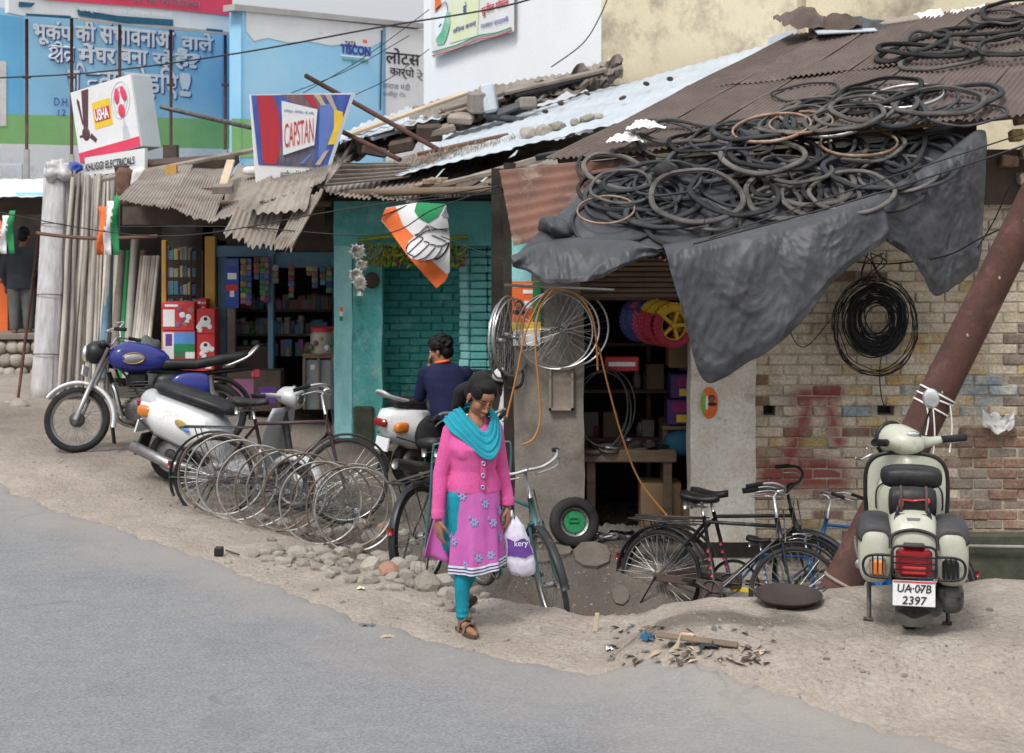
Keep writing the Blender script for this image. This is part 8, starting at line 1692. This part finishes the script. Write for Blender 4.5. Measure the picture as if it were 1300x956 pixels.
# litter
def litter(px, py, mk, mat, label, name='litter', rot=0):
    p = gp(px, py); mb = MB(); mk(mb); tag(mb.build(name, mat, None, (p.x, p.y, H(p.x, p.y) + .004), (0, 0, rot)), label, 'litter')
crumple = lambda w_, d_, h_, sd: (lambda mb: mb.grid(lambda u, v: ((u - .5) * w_, (v - .5) * d_, h_ * (.5 + fbm(u * 4, v * 4, sd)) * sin(pi * u) ** .5), 10, 8))
litter(822, 812, crumple(.06, .07, .04, 2), 'blue_dark', 'crumpled dark blue wrapper in the litter heap', rot=.5); litter(872, 808, crumple(.12, .05, .015, 3), 'faded_orange', 'faded orange packet in the litter heap')
litter(757, 802, lambda mb: mb.box((0, 0, .05), (.025, .008, .11), (0, .12, 0), bev=.003), 'wood_pale', 'pale wood splinter standing in the dust', 'splinter'); litter(856, 828, lambda mb: mb.prism([(-.03, 0), (.02, 0), (.035, .1), (.01, .04)], -.004, .004), 'wood_pale', 'pale pointed wood scrap standing by the litter heap', 'splinter')
litter(885, 818, lambda mb: mb.box((0, 0, .02), (.42, .06, .012), (.1, .06, -.25), bev=.003), 'wood', 'long brown bark strip in the litter heap', 'wood_strip'); litter(775, 825, crumple(.05, .05, .015, 5), 'paper_white', 'small white paper scrap by the litter heap'); litter(278, 706, lambda mb: mb.box((0, 0, .03), (.06, .06, .06), bev=.006), 'black', 'small black plastic box lying on the dust', 'plastic_box')
litter(458, 748, crumple(.05, .04, .012, 7), 'banner_tint', 'pale green wrapper on the dusty verge'); litter(296, 703, lambda mb: mb.tube([(-.06, .05, .01), (.06, -.1, .012)], .006, 5), 'brown_dark', 'thin dark stick lying on the dusty verge', 'stick')
litter(466, 795, crumple(.1, .05, .01, 9), 'cloth_grey', 'flat grey wrapper at the asphalt edge'); litter(492, 809, crumple(.08, .05, .008, 11), 'wood_pale', 'flat pale paper at the asphalt edge'); litter(900, 823, crumple(.1, .06, .03, 12), 'cloth_dark', 'dark rag scrap in the litter heap')
random.seed(93)
for i in range(90):
    px = rnd(775, 985); py = rnd(795, 845) if px < 950 else rnd(815, 845); p = gp(px, py); mb = MB(); l = rnd(.015, .05); mb.add([(-l, 0, .002), (0, -l * .4, .01), (l, 0, .003), (0, l * .4, .012)], [(0, 1, 2, 3)], False)
    tag(mb.build('litter_scrap', random.choice(('wood_grey', 'brown_dark', 'wood_pale', 'wood', 'cloth_grey', 'wood_grey')), None, (p.x, p.y, H(p.x, p.y) + .004), (rnd(-.4, .4), rnd(-.4, .4), rnd(0, 6))), 'tiny leaf or paper scrap strewn around the litter heap', 'scrap', 'scraps strewn round the litter heap')
# knit ribs on the two sweaters
for nm, s_ in (('pink_knit', 95),):
    t = MAT(nm).node_tree; N = t.nodes; L = t.links; b = N['Principled BSDF']; tc = N.new('ShaderNodeTexCoord'); wv = N.new('ShaderNodeTexWave'); wv.inputs['Scale'].default_value = s_; wv.inputs['Distortion'].default_value = 1.2; wv.inputs['Detail'].default_value = 2
    L.new(tc.outputs['Object'], wv.inputs['Vector']); bp = N.new('ShaderNodeBump'); bp.inputs['Strength'].default_value = .5; bp.inputs['Distance'].default_value = .004; L.new(wv.outputs['Fac'], bp.inputs['Height']); L.new(bp.outputs[0], b.inputs['Normal'])

# fine gravel and grit strewn over the verge
random.seed(97); mb = MB()
for i in range(7000):
    px = rnd(10, 1295); py = 555 + 310 * rnd(0, 1) ** .8; p = gp(px, py) if i % 3 == 0 else V((p.x + rnd(-.35, .35), p.y + rnd(-.35, .35), 0))
    e = p.y - itp(EDGE, p.x)
    if e < -.25 or p.y < 6.8 or p.y > 15 or (e < .1 and rnd(0, 1) < .7): continue
    r_ = rnd(.004, .009) * (1 + rnd(0, 1) ** 4); z = H(p.x, p.y); a = rnd(0, 6)
    mb.add([(p.x + r_ * cos(a), p.y + r_ * sin(a), z), (p.x + r_ * cos(a + 2.1), p.y + r_ * sin(a + 2.1), z), (p.x + r_ * cos(a + 4.2), p.y + r_ * sin(a + 4.2), z), (p.x, p.y, z + r_ * .9)], [(0, 1, 3), (1, 2, 3), (2, 0, 3)], False)
stuff(tag(mb.build('grit', 'grit'), 'fine grit and gravel strewn over the dusty verge', 'gravel'))
